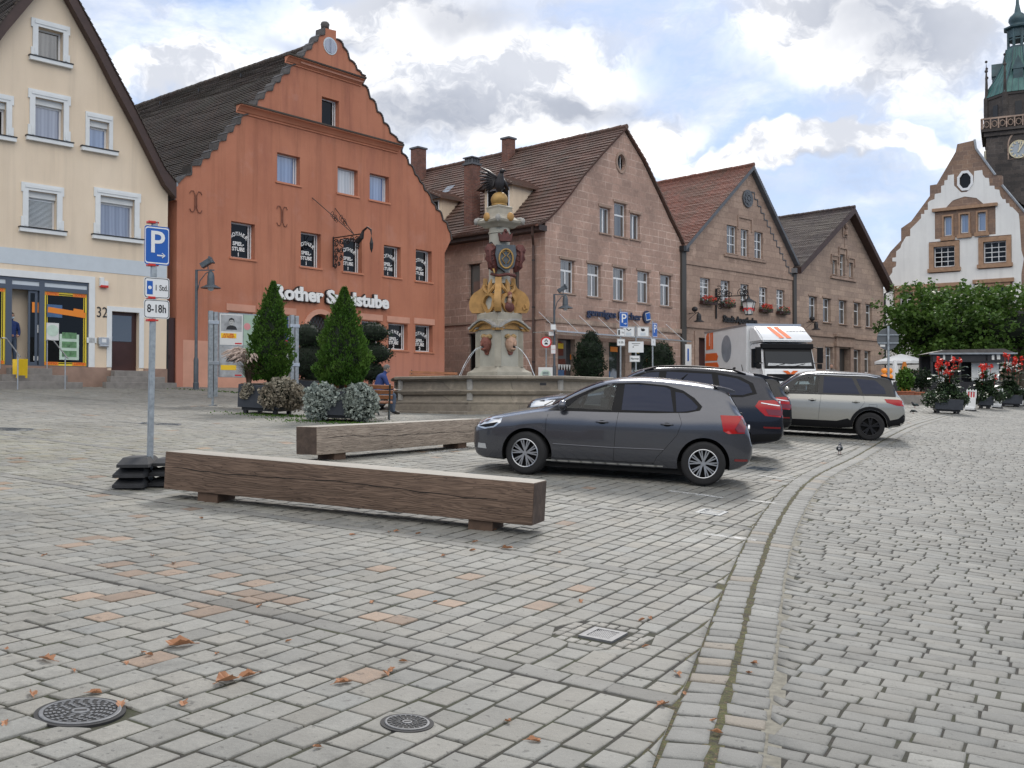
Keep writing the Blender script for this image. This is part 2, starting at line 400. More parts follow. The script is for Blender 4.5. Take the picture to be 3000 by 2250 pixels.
# clusters of sandstone-coloured replacements
cl=[(-1.8,7.0,1.0,.20),(-1.0,6.4,.6,.20),(.1,7.6,.6,.16),(-4,8.6,1.1,.06),(-6.5,12,2,.05),(-2.5,18,3,.03)]
pr=np.full(len(x),.004)
for (a,b_,r_,k) in cl: pr+=k*np.exp(-((x-a)**2+(y-b_)**2)/(r_*r_))
k=rng.random(len(x))<pr
tn[k]=np.array((.240,.180,.135))*(1+rng.normal(0,.12,(k.sum(),1)))
yel=np.exp(-((x+8)**2+(y-15)**2)/20)+.6*np.exp(-((x+2.5)**2+(y-22)**2)/10); tn*=1+yel[:,None]*np.array([.02,0,-.16])*rng.random((len(x),1))
print('square setts',len(P0))
setts('paving_setts',P0+jw,P1-jw,Q0+jw,Q1-jw,tn,.0040,.0012,True,.0035,20,clamp=-.228)
a=cull(*B,-1,.11); jw=.004
tn=tones(len(a[0]),(.185,.181,.165),.09,warm=.01)
setts('paving_band',a[0]+.026,a[1]-.004,a[2]+jw,a[3]-jw,tn,.008,.002,True,.008,20,clamp=-.228)
# small filler setts round the drain grating
dp_,dq_=DRAIN.x*RD[0]+DRAIN.y*RD[1],DRAIN.x*CDv[0]+DRAIN.y*CDv[1]; F_=[[],[],[],[]]
for i in range(-4,4):
    for j in range(-5,5):
        a0,b0=dp_+i*.095,dq_+j*.072; ca,cb_=a0+.047-dp_,b0+.036-dq_
        if math.hypot(ca,cb_)<.325 and not (abs(ca)<.165 and abs(cb_)<.135):
            F_[0].append(a0);F_[1].append(a0+.095);F_[2].append(b0);F_[3].append(b0+.072)
F_=[np.array(v) for v in F_]; _H=HOLES; HOLES=[]
setts('paving_filler',F_[0]+.005,F_[1]-.005,F_[2]+.005,F_[3]-.005,tones(len(F_[0]),(.25,.24,.215),.08,warm=.01),.005,.002,True,.004,20); HOLES=_H
# street cobbles
P0=[];P1=[];Q0=[];Q1=[]; p=-12.; WS=.150
while p<72:
    w_=WS*rng.uniform(.88,1.12); q=-20.+rng.uniform(0,.3)
    while q<48:
        L=rng.uniform(.17,.33); P0.append(p);P1.append(p+w_);Q0.append(q);Q1.append(q+L); q+=L
    p+=w_
P0,P1,Q0,Q1=map(np.array,(P0,P1,Q0,Q1))
P0,P1,Q0,Q1,x,y=cull(P0,P1,Q0,Q1,1,.20)
print('street',len(P0))
jw=.0038+np.abs(rng.normal(0,.0014,len(P0)))
setts('street_cobbles',P0+jw*.8,P1-jw*.8,Q0+jw*1.2,Q1-jw*1.1,tones(len(P0),(.182,.180,.165),.09,warm=.010),.008,.004,True,.0045,20,clamp=.238)
# sandy joint bed under the street, 3 mm above the square's bed
def strip(name,off0,off1,dz,m,n0=0):
    V=[];Fq=[];k=0
    G=GC; d=np.gradient(G,axis=0); d/=np.linalg.norm(d,axis=1)[:,None]; nr=np.stack([d[:,1],-d[:,0]],1)
    cols=np.linspace(off0,off1,4)
    for i in range(len(G)):
        for o_ in cols:
            q=G[i]+nr[i]*o_; V.append((q[0],q[1],h(q[0],q[1])+dz))
    V=np.array(V); nc=len(cols); I=np.arange(len(G)*nc).reshape(-1,nc)
    Fq=np.stack([I[:-1,:-1],I[:-1,1:],I[1:,1:],I[1:,:-1]],-1).reshape(-1,4)[:,::-1]
    return tag(npmesh(name,V,Fq,m,smooth=True),kind='structure')
strip('gutter_channel',-.05,.05,-.0045,'moss')
strip('gutter_edge_joint',.20,.30,-.0045,'joint_sand')
strip('gutter_side_joint',-.29,-.20,-.0045,'moss')
def gutter_row(name,o0,o1,seed):
    seg=np.linalg.norm(np.diff(GC,axis=0),axis=1); S=np.r_[0,np.cumsum(seg)]
    V=[];C=[];n=0; s=0.0; r_=np.random.default_rng(seed)
    def pt(s_,o_):
        x_=np.interp(s_,S,GC[:,0]); y_=np.interp(s_,S,GC[:,1]); e=.05
        dx=np.interp(s_+e,S,GC[:,0])-np.interp(s_-e,S,GC[:,0]); dy=np.interp(s_+e,S,GC[:,1])-np.interp(s_-e,S,GC[:,1]); L=math.hypot(dx,dy)
        return x_+dy/L*o_,y_-dx/L*o_
    while s<S[-1]-.3:
        L=r_.uniform(.14,.23); sk=0; g=r_.uniform(.007,.013)
        tc=np.array((.190,.189,.176))*(1+r_.normal(0,.09)); 
        if r_.random()<.04: tc=np.array((.225,.20,.165))
        jj=r_.uniform(-.010,.010,8)
        for c,z in ((0,-.02),(.001,-.006),(.005,0),(.014,.004),(.026,.006)):
            a=[(s+g+c+jj[0],o0+c+jj[1],0),(s+L-g-c+jj[2],o0+c+jj[3],0),(s+L-g-c+jj[4],o1-c+jj[5],1),(s+g+c+jj[6],o1-c+jj[7],1)]
            for (ss,oo,kk) in a:
                px_,py_=pt(ss+(0.03 if kk==(1 if o0<0 else 0) else 0),oo); V.append((px_,py_,h(px_,py_)+z-.002*(1 if abs(oo)<.1 else 0))); C.append((*tc,1))
        n+=1; s+=L
    fs=[]
    for r in range(4):
        for i in range(4): fs.append((r*4+i,r*4+(i+1)%4,(r+1)*4+(i+1)%4,(r+1)*4+i))
    fs.append((16,17,18,19)); fs=np.array(fs)
    Fs=(fs[None]+(np.arange(n)*20)[:,None,None]).reshape(-1,4); V=np.array(V)
    f0=Fs[16]; 
    if np.cross(V[f0[1]]-V[f0[0]],V[f0[2]]-V[f0[0]])[2]<0: Fs=Fs[:,::-1]
    tag(npmesh(name,V,Fs,'granite',col=C,smooth=True),kind='structure')
gutter_row('gutter_stones',-.215,-.018,3); gutter_row('gutter_stones_street',.018,.22,4)
# ================================================================= BUILDING MATERIALS
def m_plaster(c1,c2,sc_=.35,stain=.0):
    def f(t,b,oc):
        n=t.noise(oc,sc_,6,.65); n2=t.noise(t.vmath('MULTIPLY',oc,(1,1,.25)),1.4,5,.6); n3=t.noise(oc,60,3,.6)
        sk_=t.noise(t.vmath('MULTIPLY',oc,(1,1,.05)),2.2,5,.65); c=t.mix(t.ramp(n,.36,.64),c1,c2); g=t.math('MULTIPLY',t.ramp(n2,.3,.7,1-stain,1+stain*.6),t.ramp(sk_,.52,.70,1.01,.90)); c=t.mix(1,c,t.cxyz(g,g,g),'MULTIPLY')
        g=t.ramp(n3,.3,.7,.94,1.05); c=t.mix(1,c,t.cxyz(g,g,g),'MULTIPLY'); t.l(c,b.inputs['Base Color'])
        bp=t.n('ShaderNodeBump'); bp.inputs['Strength'].default_value=.3; bp.inputs['Distance'].default_value=.004; t.l(n3,bp.inputs['Height']); t.l(bp.outputs[0],b.inputs['Normal'])
    return f
mat('plaster_cream',rough=.85,build=m_plaster((.74,.605,.455),(.78,.65,.50),.3,.06))
mat('plaster_white',rough=.85,build=m_plaster((.70,.70,.69),(.76,.76,.74),.5,.05))
mat('trim_white',(.72,.74,.74),.6,noise=(3,.05))
mat('trim_grey',(.55,.60,.64),.6,noise=(3,.04))
def m_orange(t,b,oc):
    n=t.noise(oc,.35,6,.65); n2=t.noise(t.vmath('MULTIPLY',oc,(1,1,.22)),.9,6,.62); n3=t.noise(oc,50,3,.6); z=t.xyz(oc)[2]; n4=t.noise(oc,.8,5,.6)
    c=t.mix(t.ramp(n,.36,.62),(.50,.205,.122),(.44,.170,.100))
    # stained patches and pale lime bloom, with sharper shapes high on the gable
    up=t.ramp(z,7.5,13,0,1)
    c=t.mix(t.math('MULTIPLY',t.ramp(n2,.50,.66),t.ramp(up,0,1,.22,.7)),c,(.26,.095,.07))
    c=t.mix(t.math('MULTIPLY',t.ramp(n4,.56,.70),t.ramp(up,0,1,.28,.55)),c,(.52,.27,.21))
    c=t.mix(t.ramp(t.math('ADD',z,t.math('MULTIPLY',n4,1.6)),3.2,1.6,0,.55),c,(.54,.24,.18))
    sk_=t.noise(t.vmath('MULTIPLY',oc,(1,1,.05)),2.6,5,.65); g=t.math('MULTIPLY',t.ramp(n3,.3,.7,.93,1.06),t.ramp(sk_,.50,.68,1.02,.80)); c=t.mix(1,c,t.cxyz(g,g,g),'MULTIPLY'); t.l(c,b.inputs['Base Color'])
    bp=t.n('ShaderNodeBump'); bp.inputs['Strength'].default_value=.4; bp.inputs['Distance'].default_value=.01; t.l(t.math('ADD',n4,t.math('MULTIPLY',n3,.3)),bp.inputs['Height']); t.l(bp.outputs[0],b.inputs['Normal'])
mat('plaster_orange',rough=.88,build=m_orange)
mat('orange_trim',(.54,.22,.13),.85,noise=(1.2,.12))
mat('orange_light',(.60,.31,.22),.85,noise=(1.5,.10))
def m_stone(c1,c2,mort,bw=.78,bh=.36,dark=0.25,seed=0,ms=.012):
    def f(t,b,oc):
        x=t.xyz(oc); u=t.math('ADD',x[0],x[1]); wz=t.noise(oc,.7,2,.5)
        v=t.cxyz(t.math('ADD',u,seed),t.math('ADD',x[2],t.math('MULTIPLY',wz,.05)),0)
        br=t.n('ShaderNodeTexBrick',offset=.5,squash=.72,squash_frequency=3); t.l(v,br.inputs['Vector'])
        for k,val in (('Color1',(*c1,1)),('Color2',(*c2,1)),('Mortar',(*mort,1)),('Scale',1.0),('Mortar Size',ms),('Mortar Smooth',.35),('Bias',0.0),('Brick Width',bw),('Row Height',bh)): br.inputs[k].default_value=val
        n=t.noise(oc,.45,6,.65); n2=t.noise(oc,7,5,.65); n3=t.noise(oc,55,3,.6); n5=t.noise(oc,1.7,4,.6)
        c=br.outputs['Color']
        c=t.mix(t.ramp(n5,.60,.66,0,.55),c,tuple(np.array(c1)*1.28))
        mf=t.math('MULTIPLY',br.outputs['Fac'],t.ramp(n,.42,.62,.15,1)); c=t.mix(t.math('SUBTRACT',br.outputs['Fac'],mf),c,c2)
        g=t.math('MULTIPLY',t.ramp(n,.3,.7,1-dark,1+dark*.5),t.math('MULTIPLY',t.ramp(n2,.3,.7,.82,1.14),t.ramp(n3,.3,.7,.9,1.08)))
        c=t.mix(1,c,t.cxyz(g,g,g),'MULTIPLY'); t.l(c,b.inputs['Base Color'])
        bp=t.n('ShaderNodeBump'); bp.inputs['Strength'].default_value=.6; bp.inputs['Distance'].default_value=.012
        t.l(t.math('ADD',t.math('MULTIPLY',n2,.6),t.math('MULTIPLY',br.outputs['Fac'],-.5)),bp.inputs['Height']); t.l(bp.outputs[0],b.inputs['Normal'])
    return f
mat('sandstone_red',rough=.9,build=m_stone((.47,.31,.245),(.37,.25,.20),(.68,.52,.43),.80,.37,.22,0,.019))
mat('sandstone_plain',(.33,.235,.185),.9,noise=(3,.22),bump=(8,.4,.01))
mat('sandstone_brown',rough=.9,build=m_stone((.44,.315,.245),(.33,.23,.18),(.22,.155,.12),1.0,.36,.2,3.3,.012))
mat('sandstone_tan',rough=.9,build=m_stone((.45,.33,.255),(.32,.235,.19),(.23,.165,.13),.95,.35,.24,7.1,.012))
mat('sandstone_hall',rough=.9,build=m_stone((.29,.19,.135),(.21,.145,.115),(.38,.29,.22),.7,.33,.25,1.1,.014))
mat('sandstone_tower',rough=.95,build=m_stone((.095,.080,.072),(.055,.050,.048),(.14,.125,.115),.9,.42,.3,2.2,.015))
mat('sandstone_ochre',(.34,.215,.14),.9,noise=(4,.2),bump=(8,.4,.01))
mat('plinth_stone',(.30,.20,.155),.85,noise=(2.2,.2),bump=(12,.4,.006))
mat('step_stone',(.22,.205,.19),.85,noise=(5,.2),bump=(14,.4,.006))
def m_tile(c1,c2,c3,wt=.17):
    def f(t,b,oc):
        x=t.xyz(oc); v=t.cxyz(t.math('ADD',x[1],t.math('MULTIPLY',x[0],.02)),x[2],0)
        wn_=t.n('ShaderNodeTexWhiteNoise',noise_dimensions='2D')
        cell=t.cxyz(t.math('FLOOR',t.math('DIVIDE',x[1],wt)),t.math('FLOOR',t.math('DIVIDE',x[2],.26)),0); t.l(cell,wn_.inputs['Vector'])
        n=t.noise(oc,.5,6,.65); n2=t.noise(oc,9,4,.7)
        c=t.mix(wn_.outputs[0],c1,c2); c=t.mix(t.ramp(n,.45,.68),c,c3); c=t.mix(t.ramp(n2,.56,.7,0,.5),c,tuple(np.array(c3)*1.9))
        fr=t.math('FRACT',t.math('DIVIDE',x[1],wt)); gap=t.ramp(t.math('ABSOLUTE',t.math('SUBTRACT',fr,.5)),.42,.5,1,.35)
        c=t.mix(1,c,t.cxyz(gap,gap,gap),'MULTIPLY'); t.l(c,b.inputs['Base Color'])
        bp=t.n('ShaderNodeBump'); bp.inputs['Strength'].default_value=.8; bp.inputs['Distance'].default_value=.02; t.l(t.math('ADD',t.math('MULTIPLY',t.math('SINE',t.math('MULTIPLY',x[1],2*PI/wt)),.5),n2),bp.inputs['Height']); t.l(bp.outputs[0],b.inputs['Normal'])
    return f
mat('tiles_dark',rough=.85,build=m_tile((.085,.062,.050),(.060,.048,.042),(.075,.068,.055)))
mat('tiles_brown',rough=.8,build=m_tile((.155,.085,.065),(.12,.07,.055),(.10,.075,.06),.21))
mat('tiles_red',rough=.8,build=m_tile((.22,.085,.058),(.17,.072,.052),(.13,.08,.058)))
mat('tiles_grey',rough=.85,build=m_tile((.075,.055,.052),(.052,.042,.042),(.10,.085,.07)))
mat('slate',(.085,.078,.074),.7,noise=(6,.25),bump=(20,.5,.01))
def m_brick(t,b,oc):
    x=t.xyz(oc); v=t.cxyz(t.math('ADD',x[0],x[1]),x[2],0); br=t.n('ShaderNodeTexBrick'); t.l(v,br.inputs['Vector'])
    for k,val in (('Color1',(.22,.085,.06,1)),('Color2',(.14,.06,.05,1)),('Mortar',(.20,.16,.13,1)),('Scale',1.0),('Mortar Size',.008),('Brick Width',.25),('Row Height',.075)): br.inputs[k].default_value=val
    n=t.noise(oc,2,5,.6); g=t.ramp(n,.3,.7,.6,1.2); t.l(t.mix(1,br.outputs['Color'],t.cxyz(g,g,g),'MULTIPLY'),b.inputs['Base Color'])
mat('brick',rough=.9,build=m_brick)
mat('verge_brown',(.055,.030,.025),.5,noise=(3,.2)); mat('dark_wood',(.045,.030,.026),.55,noise=(4,.25))
mat('door_brown',(.050,.020,.018),.35,noise=(2,.2)); mat('pipe_brown',(.075,.045,.035),.45,noise=(3,.2)); mat('zinc',(.30,.32,.34),.45,.6,noise=(3,.2))
mat('lead',(.10,.105,.115),.5,noise=(3,.2))
mat('frame_white',(.74,.75,.76),.4); mat('frame_dark',(.06,.055,.05),.5); mat('frame_blue',(.075,.095,.13),.4)
mat('glass_dark',(.006,.007,.008),.03,spec=.4,ior=1.4); mat('glass_interior',(.03,.035,.04),.04,spec=1,ior=1.7)
def m_curt(a,b_,k=26):
    def f(t,b,oc):
        x=t.xyz(oc)[0]; n=t.noise(oc,1.5,3,.5); s=t.math('SINE',t.math('MULTIPLY',t.math('ADD',x,t.math('MULTIPLY',n,.08)),k*2)); s2=t.math('SINE',t.math('MULTIPLY',x,k*.73))
        t.l(t.mix(t.ramp(t.math('ADD',s,s2),-1.5,1.5),a,b_),b.inputs['Base Color'])
    return f
mat('glass_curtain',rough=.05,spec=1,ior=1.7,build=m_curt((.16,.19,.27),(.26,.30,.40)))
mat('glass_white',rough=.05,spec=1,ior=1.7,build=m_curt((.36,.39,.43),(.52,.55,.58),18))
mat('glass_blue',rough=.05,spec=1,ior=1.7,build=m_curt((.12,.19,.34),(.20,.29,.48),18))
mat('glass_half',rough=.05,spec=1,ior=1.7,build=m_curt((.02,.02,.022),(.12,.12,.115),20))
mat('letter_white',(.82,.82,.80),.5); mat('letter_black',(.02,.02,.022),.5); mat('letter_navy',(.018,.03,.075),.4)
mat('yellow',(.75,.50,.02),.45,noise=(8,.06)); mat('yellow_vinyl',(.78,.60,.05),.4); mat('orange_plastic',(.80,.24,.02),.4); mat('red_plastic',(.55,.03,.02),.4)
mat('iron_black',(.018,.018,.02),.45,noise=(12,.3)); mat('iron_grey',(.085,.10,.115),.45,.3,noise=(8,.2)); mat('rust_iron',(.16,.065,.045),.7,noise=(12,.3))
mat('steel',(.50,.52,.54),.32,.8,noise=(8,.15)); mat('galvanised',(.33,.36,.38),.5,.7,noise=(14,.25))
mat('sign_white',(.75,.76,.76),.35); mat('sign_blue',(.01,.10,.42),.35); mat('sign_red',(.55,.02,.025),.35); mat('sign_grey_back',(.10,.11,.12),.5)
mat('paper_white',(.68,.68,.66),.6)
# ================================================================= BUILDING HELPERS
C1=(.3616,0,0);C2=(.3918,0,550);C3=(.443,370,50);C4=(.4069,450,600);C5=(.3617,1200,350);C6=(.3617,1250,850);C7=(.3918,1900,450);C8=(.3917,2450,0);C9=(.3616,2450,650)
class House:
    def __init__(s,name,P0,d,zb,label,cat):
        L=math.hypot(*d); s.d=(d[0]/L,d[1]/L); s.P=P0; s.zb=zb; s.e=empty(name,(P0[0],P0[1],zb),math.atan2(d[1],d[0]),label,cat)
    def f(s,c,x,y,off=0):
        """where the facade plane (moved out by off) is met by a sight line: local (s,z)"""
        r=rayd(c[1]+x*c[0],c[2]+y*c[0]); n=(s.d[1],-s.d[0]); p=(s.P[0]+n[0]*off,s.P[1]+n[1]*off)
        t=(p[0]*n[0]+p[1]*n[1])/(r.x*n[0]+r.y*n[1]); X=r.x*t;Y=r.y*t
        return ((X-p[0])*s.d[0]+(Y-p[1])*s.d[1],CZ+r.z*t-s.zb)
    def rect(s,c,q,off=0):
        a=s.f(c,q[0],q[1],off); b=s.f(c,q[0],q[3],off); e=s.f(c,q[2],q[1],off)
        return (a[0],e[0],b[1],a[1])   # s0,s1,z0,z1
    def loc(s,x,y): # world ground height under a local point, in local z
        X=s.P[0]+s.d[0]*x-s.d[1]*y; Y=s.P[1]+s.d[1]*x+s.d[0]*y
        return h(X,Y)-s.zb
    def world(s,x,y,z=0): return Vector((s.P[0]+s.d[0]*x-s.d[1]*y,s.P[1]+s.d[1]*x+s.d[0]*y,s.zb+z))
def arch_poly(s0,s1,z0,z1,rise,n=10):
    c=(s0+s1)/2; a=(s1-s0)/2; p=[(s0,z0),(s1,z0)]
    for i in range(n+1):
        t=PI*i/n; p.append((c+a*math.cos(t),z1-rise+rise*math.sin(t)))
    return p
def wall(H_,outline,holes,m,th=.35,depth=None,name='wall',y0=0):
    b=MB(); polys=[q if len(q)>4 or isinstance(q[0],tuple) else [(q[0],q[2]),(q[1],q[2]),(q[1],q[3]),(q[0],q[3])] for q in holes]
    b.prism(outline,y0,y0+th,polys); o=b.build(name,m,H_.e); return o
def reveal(q): return q
def window(H_,q,style='plain',glass='glass_dark',frame='frame_white',rec=.16,fw=.07,sill=None,parent=None,sillout=.06,ang=0,label=None,name='window',mw=.045):
    s0,s1,z0,z1=q; b=MB(); y=rec; t=.06; p=parent or H_.e
    b.box(s0+.002,s0+fw,y,y+t,z0+.002,z1-.002); b.box(s1-fw,s1-.002,y,y+t,z0+.002,z1-.002)
    b.box(s0+fw,s1-fw,y+.001,y+t,z1-fw,z1-.003); b.box(s0+fw,s1-fw,y+.001,y+t,z0+.003,z0+fw)
    a0,a1,b0,b1=s0+fw,s1-fw,z0+fw,z1-fw; m=mw/2
    def vbar(x,zz0=b0,zz1=b1,w=m): b.box(x-w,x+w,y+.004,y+t-.004,zz0,zz1)
    def hbar(z,x0=a0,x1=a1,w=m): b.box(x0,x1,y+.006,y+t-.006,z-w,z+w)
    if style=='T': zt=b0+(b1-b0)*.70; hbar(zt,w=m*1.5); vbar((a0+a1)/2,b0,zt,m*1.2)
    if style=='two': vbar((a0+a1)/2,w=m*1.6)
    if style=='H': hbar(b0+(b1-b0)*.66,w=m*1.3)
    if style=='cross': zt=b0+(b1-b0)*.66; hbar(zt,w=m*1.6); vbar((a0+a1)/2,w=m*1.6); hbar(b0+(zt-b0)*.5,w=m*.6); hbar(zt+(b1-zt)*.5,w=m*.6)
    if isinstance(style,tuple):
        nx_,ny_=style
        for i in range(1,nx_): vbar(a0+(a1-a0)*i/nx_)
        for j in range(1,ny_): hbar(b0+(b1-b0)*j/ny_)
    w_=b.build(name,frame,p,label=label)
    g=MB().box(a0-.01,a1+.01,y+.025,y+.035,b0-.01,b1+.01).build('pane',glass,w_)
    if sill: MB().box(s0-.08,s1+.08,-sillout,y+.002,z0-.07,z0+.001).build('sill',sill,w_)
    return w_
def row_roof(pts,y0,y1,m,name,parent,row=.17,th=.03,seg=1.2,jit=.012):
    """pts: polyline of the slope from ridge to eave in (s,z); stepped tile courses running along y"""
    P=[Vector((a,0,b)) for a,b in pts]; L=[0]
    for i in range(len(P)-1): L.append(L[-1]+(P[i+1]-P[i]).length)
    n=max(2,int(L[-1]/row)); ny_=max(2,int((y1-y0)/seg))+1; yy=np.linspace(y0,y1,ny_); V=[];Fq=[]
    def pt(t):
        t=min(max(t,0),L[-1])
        for i in range(len(P)-1):
            if t<=L[i+1]+1e-9:
                k=(t-L[i])/(L[i+1]-L[i]); d=(P[i+1]-P[i]).normalized(); nr=Vector((-d.z,0,d.x)); nr=nr if nr.z>0 else -nr; return P[i].lerp(P[i+1],k),nr
    for r_ in range(n):
        a,na=pt(L[-1]*r_/n); c,nc=pt(L[-1]*(r_+1.12)/n if r_<n-1 else L[-1])
        base=len(V)
        for j,y in enumerate(yy):
            w_=random.uniform(-jit,jit)
            V.append((a.x+na.x*.0,y,a.z+na.z*.0+w_*.3)); V.append((c.x+nc.x*(th+w_),y,c.z+nc.z*(th+w_))); V.append((c.x-nc.x*.03,y,c.z-nc.z*.03))
        for j in range(ny_-1):
            k=base+j*3; Fq.append((k,k+1,k+4,k+3)); Fq.append((k+1,k+2,k+5,k+4))
        k=base; Fq.append((k,k+2,k+1,k+1)); k=base+(ny_-1)*3; Fq.append((k,k+1,k+2,k+2))
    Fq=[f for f in Fq]; b=MB(); b.v=[tuple(v) for v in V]; b.f=[list(dict.fromkeys(f)) for f in Fq]; b.m=[0]*len(b.f)
    return b.build(name,m,parent,fixn=False)
def ridge(parent,s,z,y0,y1,m,r=.13,step=.38):
    b=MB(); y=y0
    while y<y1: 
        e=min(y+step+.04,y1); zz_=z+random.uniform(-.01,.01); b.cyl((s,y,zz_),(s,e,zz_),r*1.08,r*.95,8); y+=step
    return b.build('ridge_cap',m,parent)
def slab(parent,pts,y0,y1,th,m,name):
    """plain slab following a slope polyline (verge boards, soffits)"""
    b=MB(); top=[(a,c) for a,c in pts]; bot=[(a,c-th) for a,c in reversed(pts)]; b.prism(top+bot,y0,y1); return b.build(name,m,parent)
def chimney(parent,x0,x1,y0,y1,z0,z1,cap=None,parts=None):
    c=MB().box(x0,x1,y0,y1,z0,z1,.02).build('chimney','brick',parent)
    b=MB().box(x0-.06,x1+.06,y0-.06,y1+.06,z1+.001,z1+.10); b.build('chimney_cap','lead' if cap is None else cap,c)
    return c
# ----------------------------------------------------------------- cream house
hs=House('cream_house',(-12.2,36.1),(2870,3000),h(-12.2,36.1),'cream plastered gabled house with white window surrounds, dark verge boards and a lottery shop below','house')
wr=[hs.f(C1,x,y) for x,y in [(1362,1505),(1290,1410),(1180,1200),(1050,960),(850,590),(700,290),(520,0),(407,-182)]]
ax,az=wr[-1]; wl=[(2*ax-a,b) for a,b in reversed(wr[:-1])]
sL=wl[-1][0]
cw=[(C1,(111*2.7655,215,510,460)),(C1,(283,785,515,1105)),(C1,(722,965,882,1190)),(C1,(-160,790,50,1065)),(C2,(210,18,425,295)),(C2,(748,55,1005,350))]
cwr=[hs.rect(c,q) for c,q in cw]
shop=hs.rect(C2,(-420,600,665,1345)); shop=(hs.f(C2,-420,700)[0],hs.f(C2,665,700)[0],hs.f(C2,660,1347)[1],hs.f(C2,664,712)[1])
door=hs.rect(C2,(835,922,1040,1365))
out=[(sL,-.4),(0,-.4)]+wr+wl
wall(hs,out,cwr+[shop,door],'plaster_cream',.5)
MB().box(sL,-.01,.5,.8,-.4,wr[0][1]).build('back_wall','plaster_cream',hs.e)
gl=['glass_half','glass_curtain','glass_blue','glass_dark','glass_dark','glass_curtain']
def surround(b,q,w=.16,y=-.05,horn=True,top=.24):
    s0,s1,z0,z1=q
    b.box(s0-w,s0,y,0.01,z0,z1+top); b.box(s1,s1+w,y,.01,z0,z1+top); b.box(s0,s1,y,.01,z1,z1+top)
    b.box(s0-w*.65,s1+w*.65,y-.02,y+.002,z1+top*.35,z1+top*.75)
    if horn:
        hh=(z1-z0)
        for (a,c,d) in ((s0-w-.05,s0-w,1),(s1+w,s1+w+.05,1)): b.box(a,c,y+.001,.011,z1-hh*.05,z1+top); b.box(a,c,y+.001,.011,z0,z0+hh*.28)
        for a in (s0-w*.7,s1+w*.3): b.box(a,a+w*.4,y-.015,y+.001,z0+.05,z0+hh*.25)
for q,g,i in zip(cwr,gl,range(6)):
    big=i!=2
    rb=.20 if i!=0 else 0
    wd=window(hs,(q[0],q[1],q[2],q[3]-rb),'plain',g,'frame_white',.20,.06)
    b=MB(); surround(b,q,.17 if big else .13,horn=big); b.build('surround','trim_white',wd)
    MB().box(q[0]-.28,q[1]+.28,-.14,.002,q[2]-.16,q[2]-.04).build('sill','trim_white',wd)
    MB().box(q[0]-.30,q[1]+.30,-.16,.20,q[2]-.038,q[2]-.001).build('sill_cover','iron_black',wd)
    if rb: MB().box(q[0]+.002,q[1]-.002,.10,.25,q[3]-rb,q[3]-.003).build('shutter_box','trim_white',wd)
    if i==4:
        b=MB(); n=22; zz0,zz1=q[2]+.06,q[3]-rb-.06
        for k in range(n):
            z=zz0+(zz1-zz0)*(k+.5)/n; b.box(q[0]+.08,q[1]-.08,.165,.195,z-.010,z+.012)
        b.build('venetian_blind','trim_grey',wd)
# pale band above the shop and white shop surround
zb0,zb1=hs.f(C2,400,598)[1],hs.f(C2,400,482)[1]
MB().box(sL,-.003,-.012,.003,zb0,zb1).build('plaster_band','trim_grey',hs.e)
b=MB(); b.box(shop[0]-.3,shop[1]+.20,-.03,.01,shop[3],shop[3]+.22); b.box(shop[1],shop[1]+.20,-.03,.01,shop[2],shop[3]); 
b.box(door[0]-.17,door[0],-.03,.01,door[2]+.1,door[3]+.16); b.box(door[1],door[1]+.17,-.03,.01,door[2]+.1,door[3]+.16); b.box(door[0],door[1],-.03,.01,door[3],door[3]+.16)
b.build('opening_surround','trim_white',hs.e)
zp=hs.f(C2,1100,1352)[1]; b=MB(); b.box(sL,door[0]-.17,-.06,0,-.45,zp); b.box(door[1]+.17,.02,-.06,0,-.45,zp); b.box(door[0]-.17,door[1]+.17,-.06,0,-.45,door[2]); b.build('plinth','plinth_stone',hs.e)
dd=MB().box(door[0],door[1],.20,.26,door[2],door[3]).build('front_door','door_brown',hs.e)
MB().box(door[0]+.08,door[1]-.18,.185,.2,door[2]+1.0,door[3]-.12).build('door_pane','glass_interior',dd)
MB().cyl((door[0]+.08,.14,door[2]+1.0),(door[0]+.08,.14,door[2]+1.15),.012,n=6).build('handle','steel',dd)
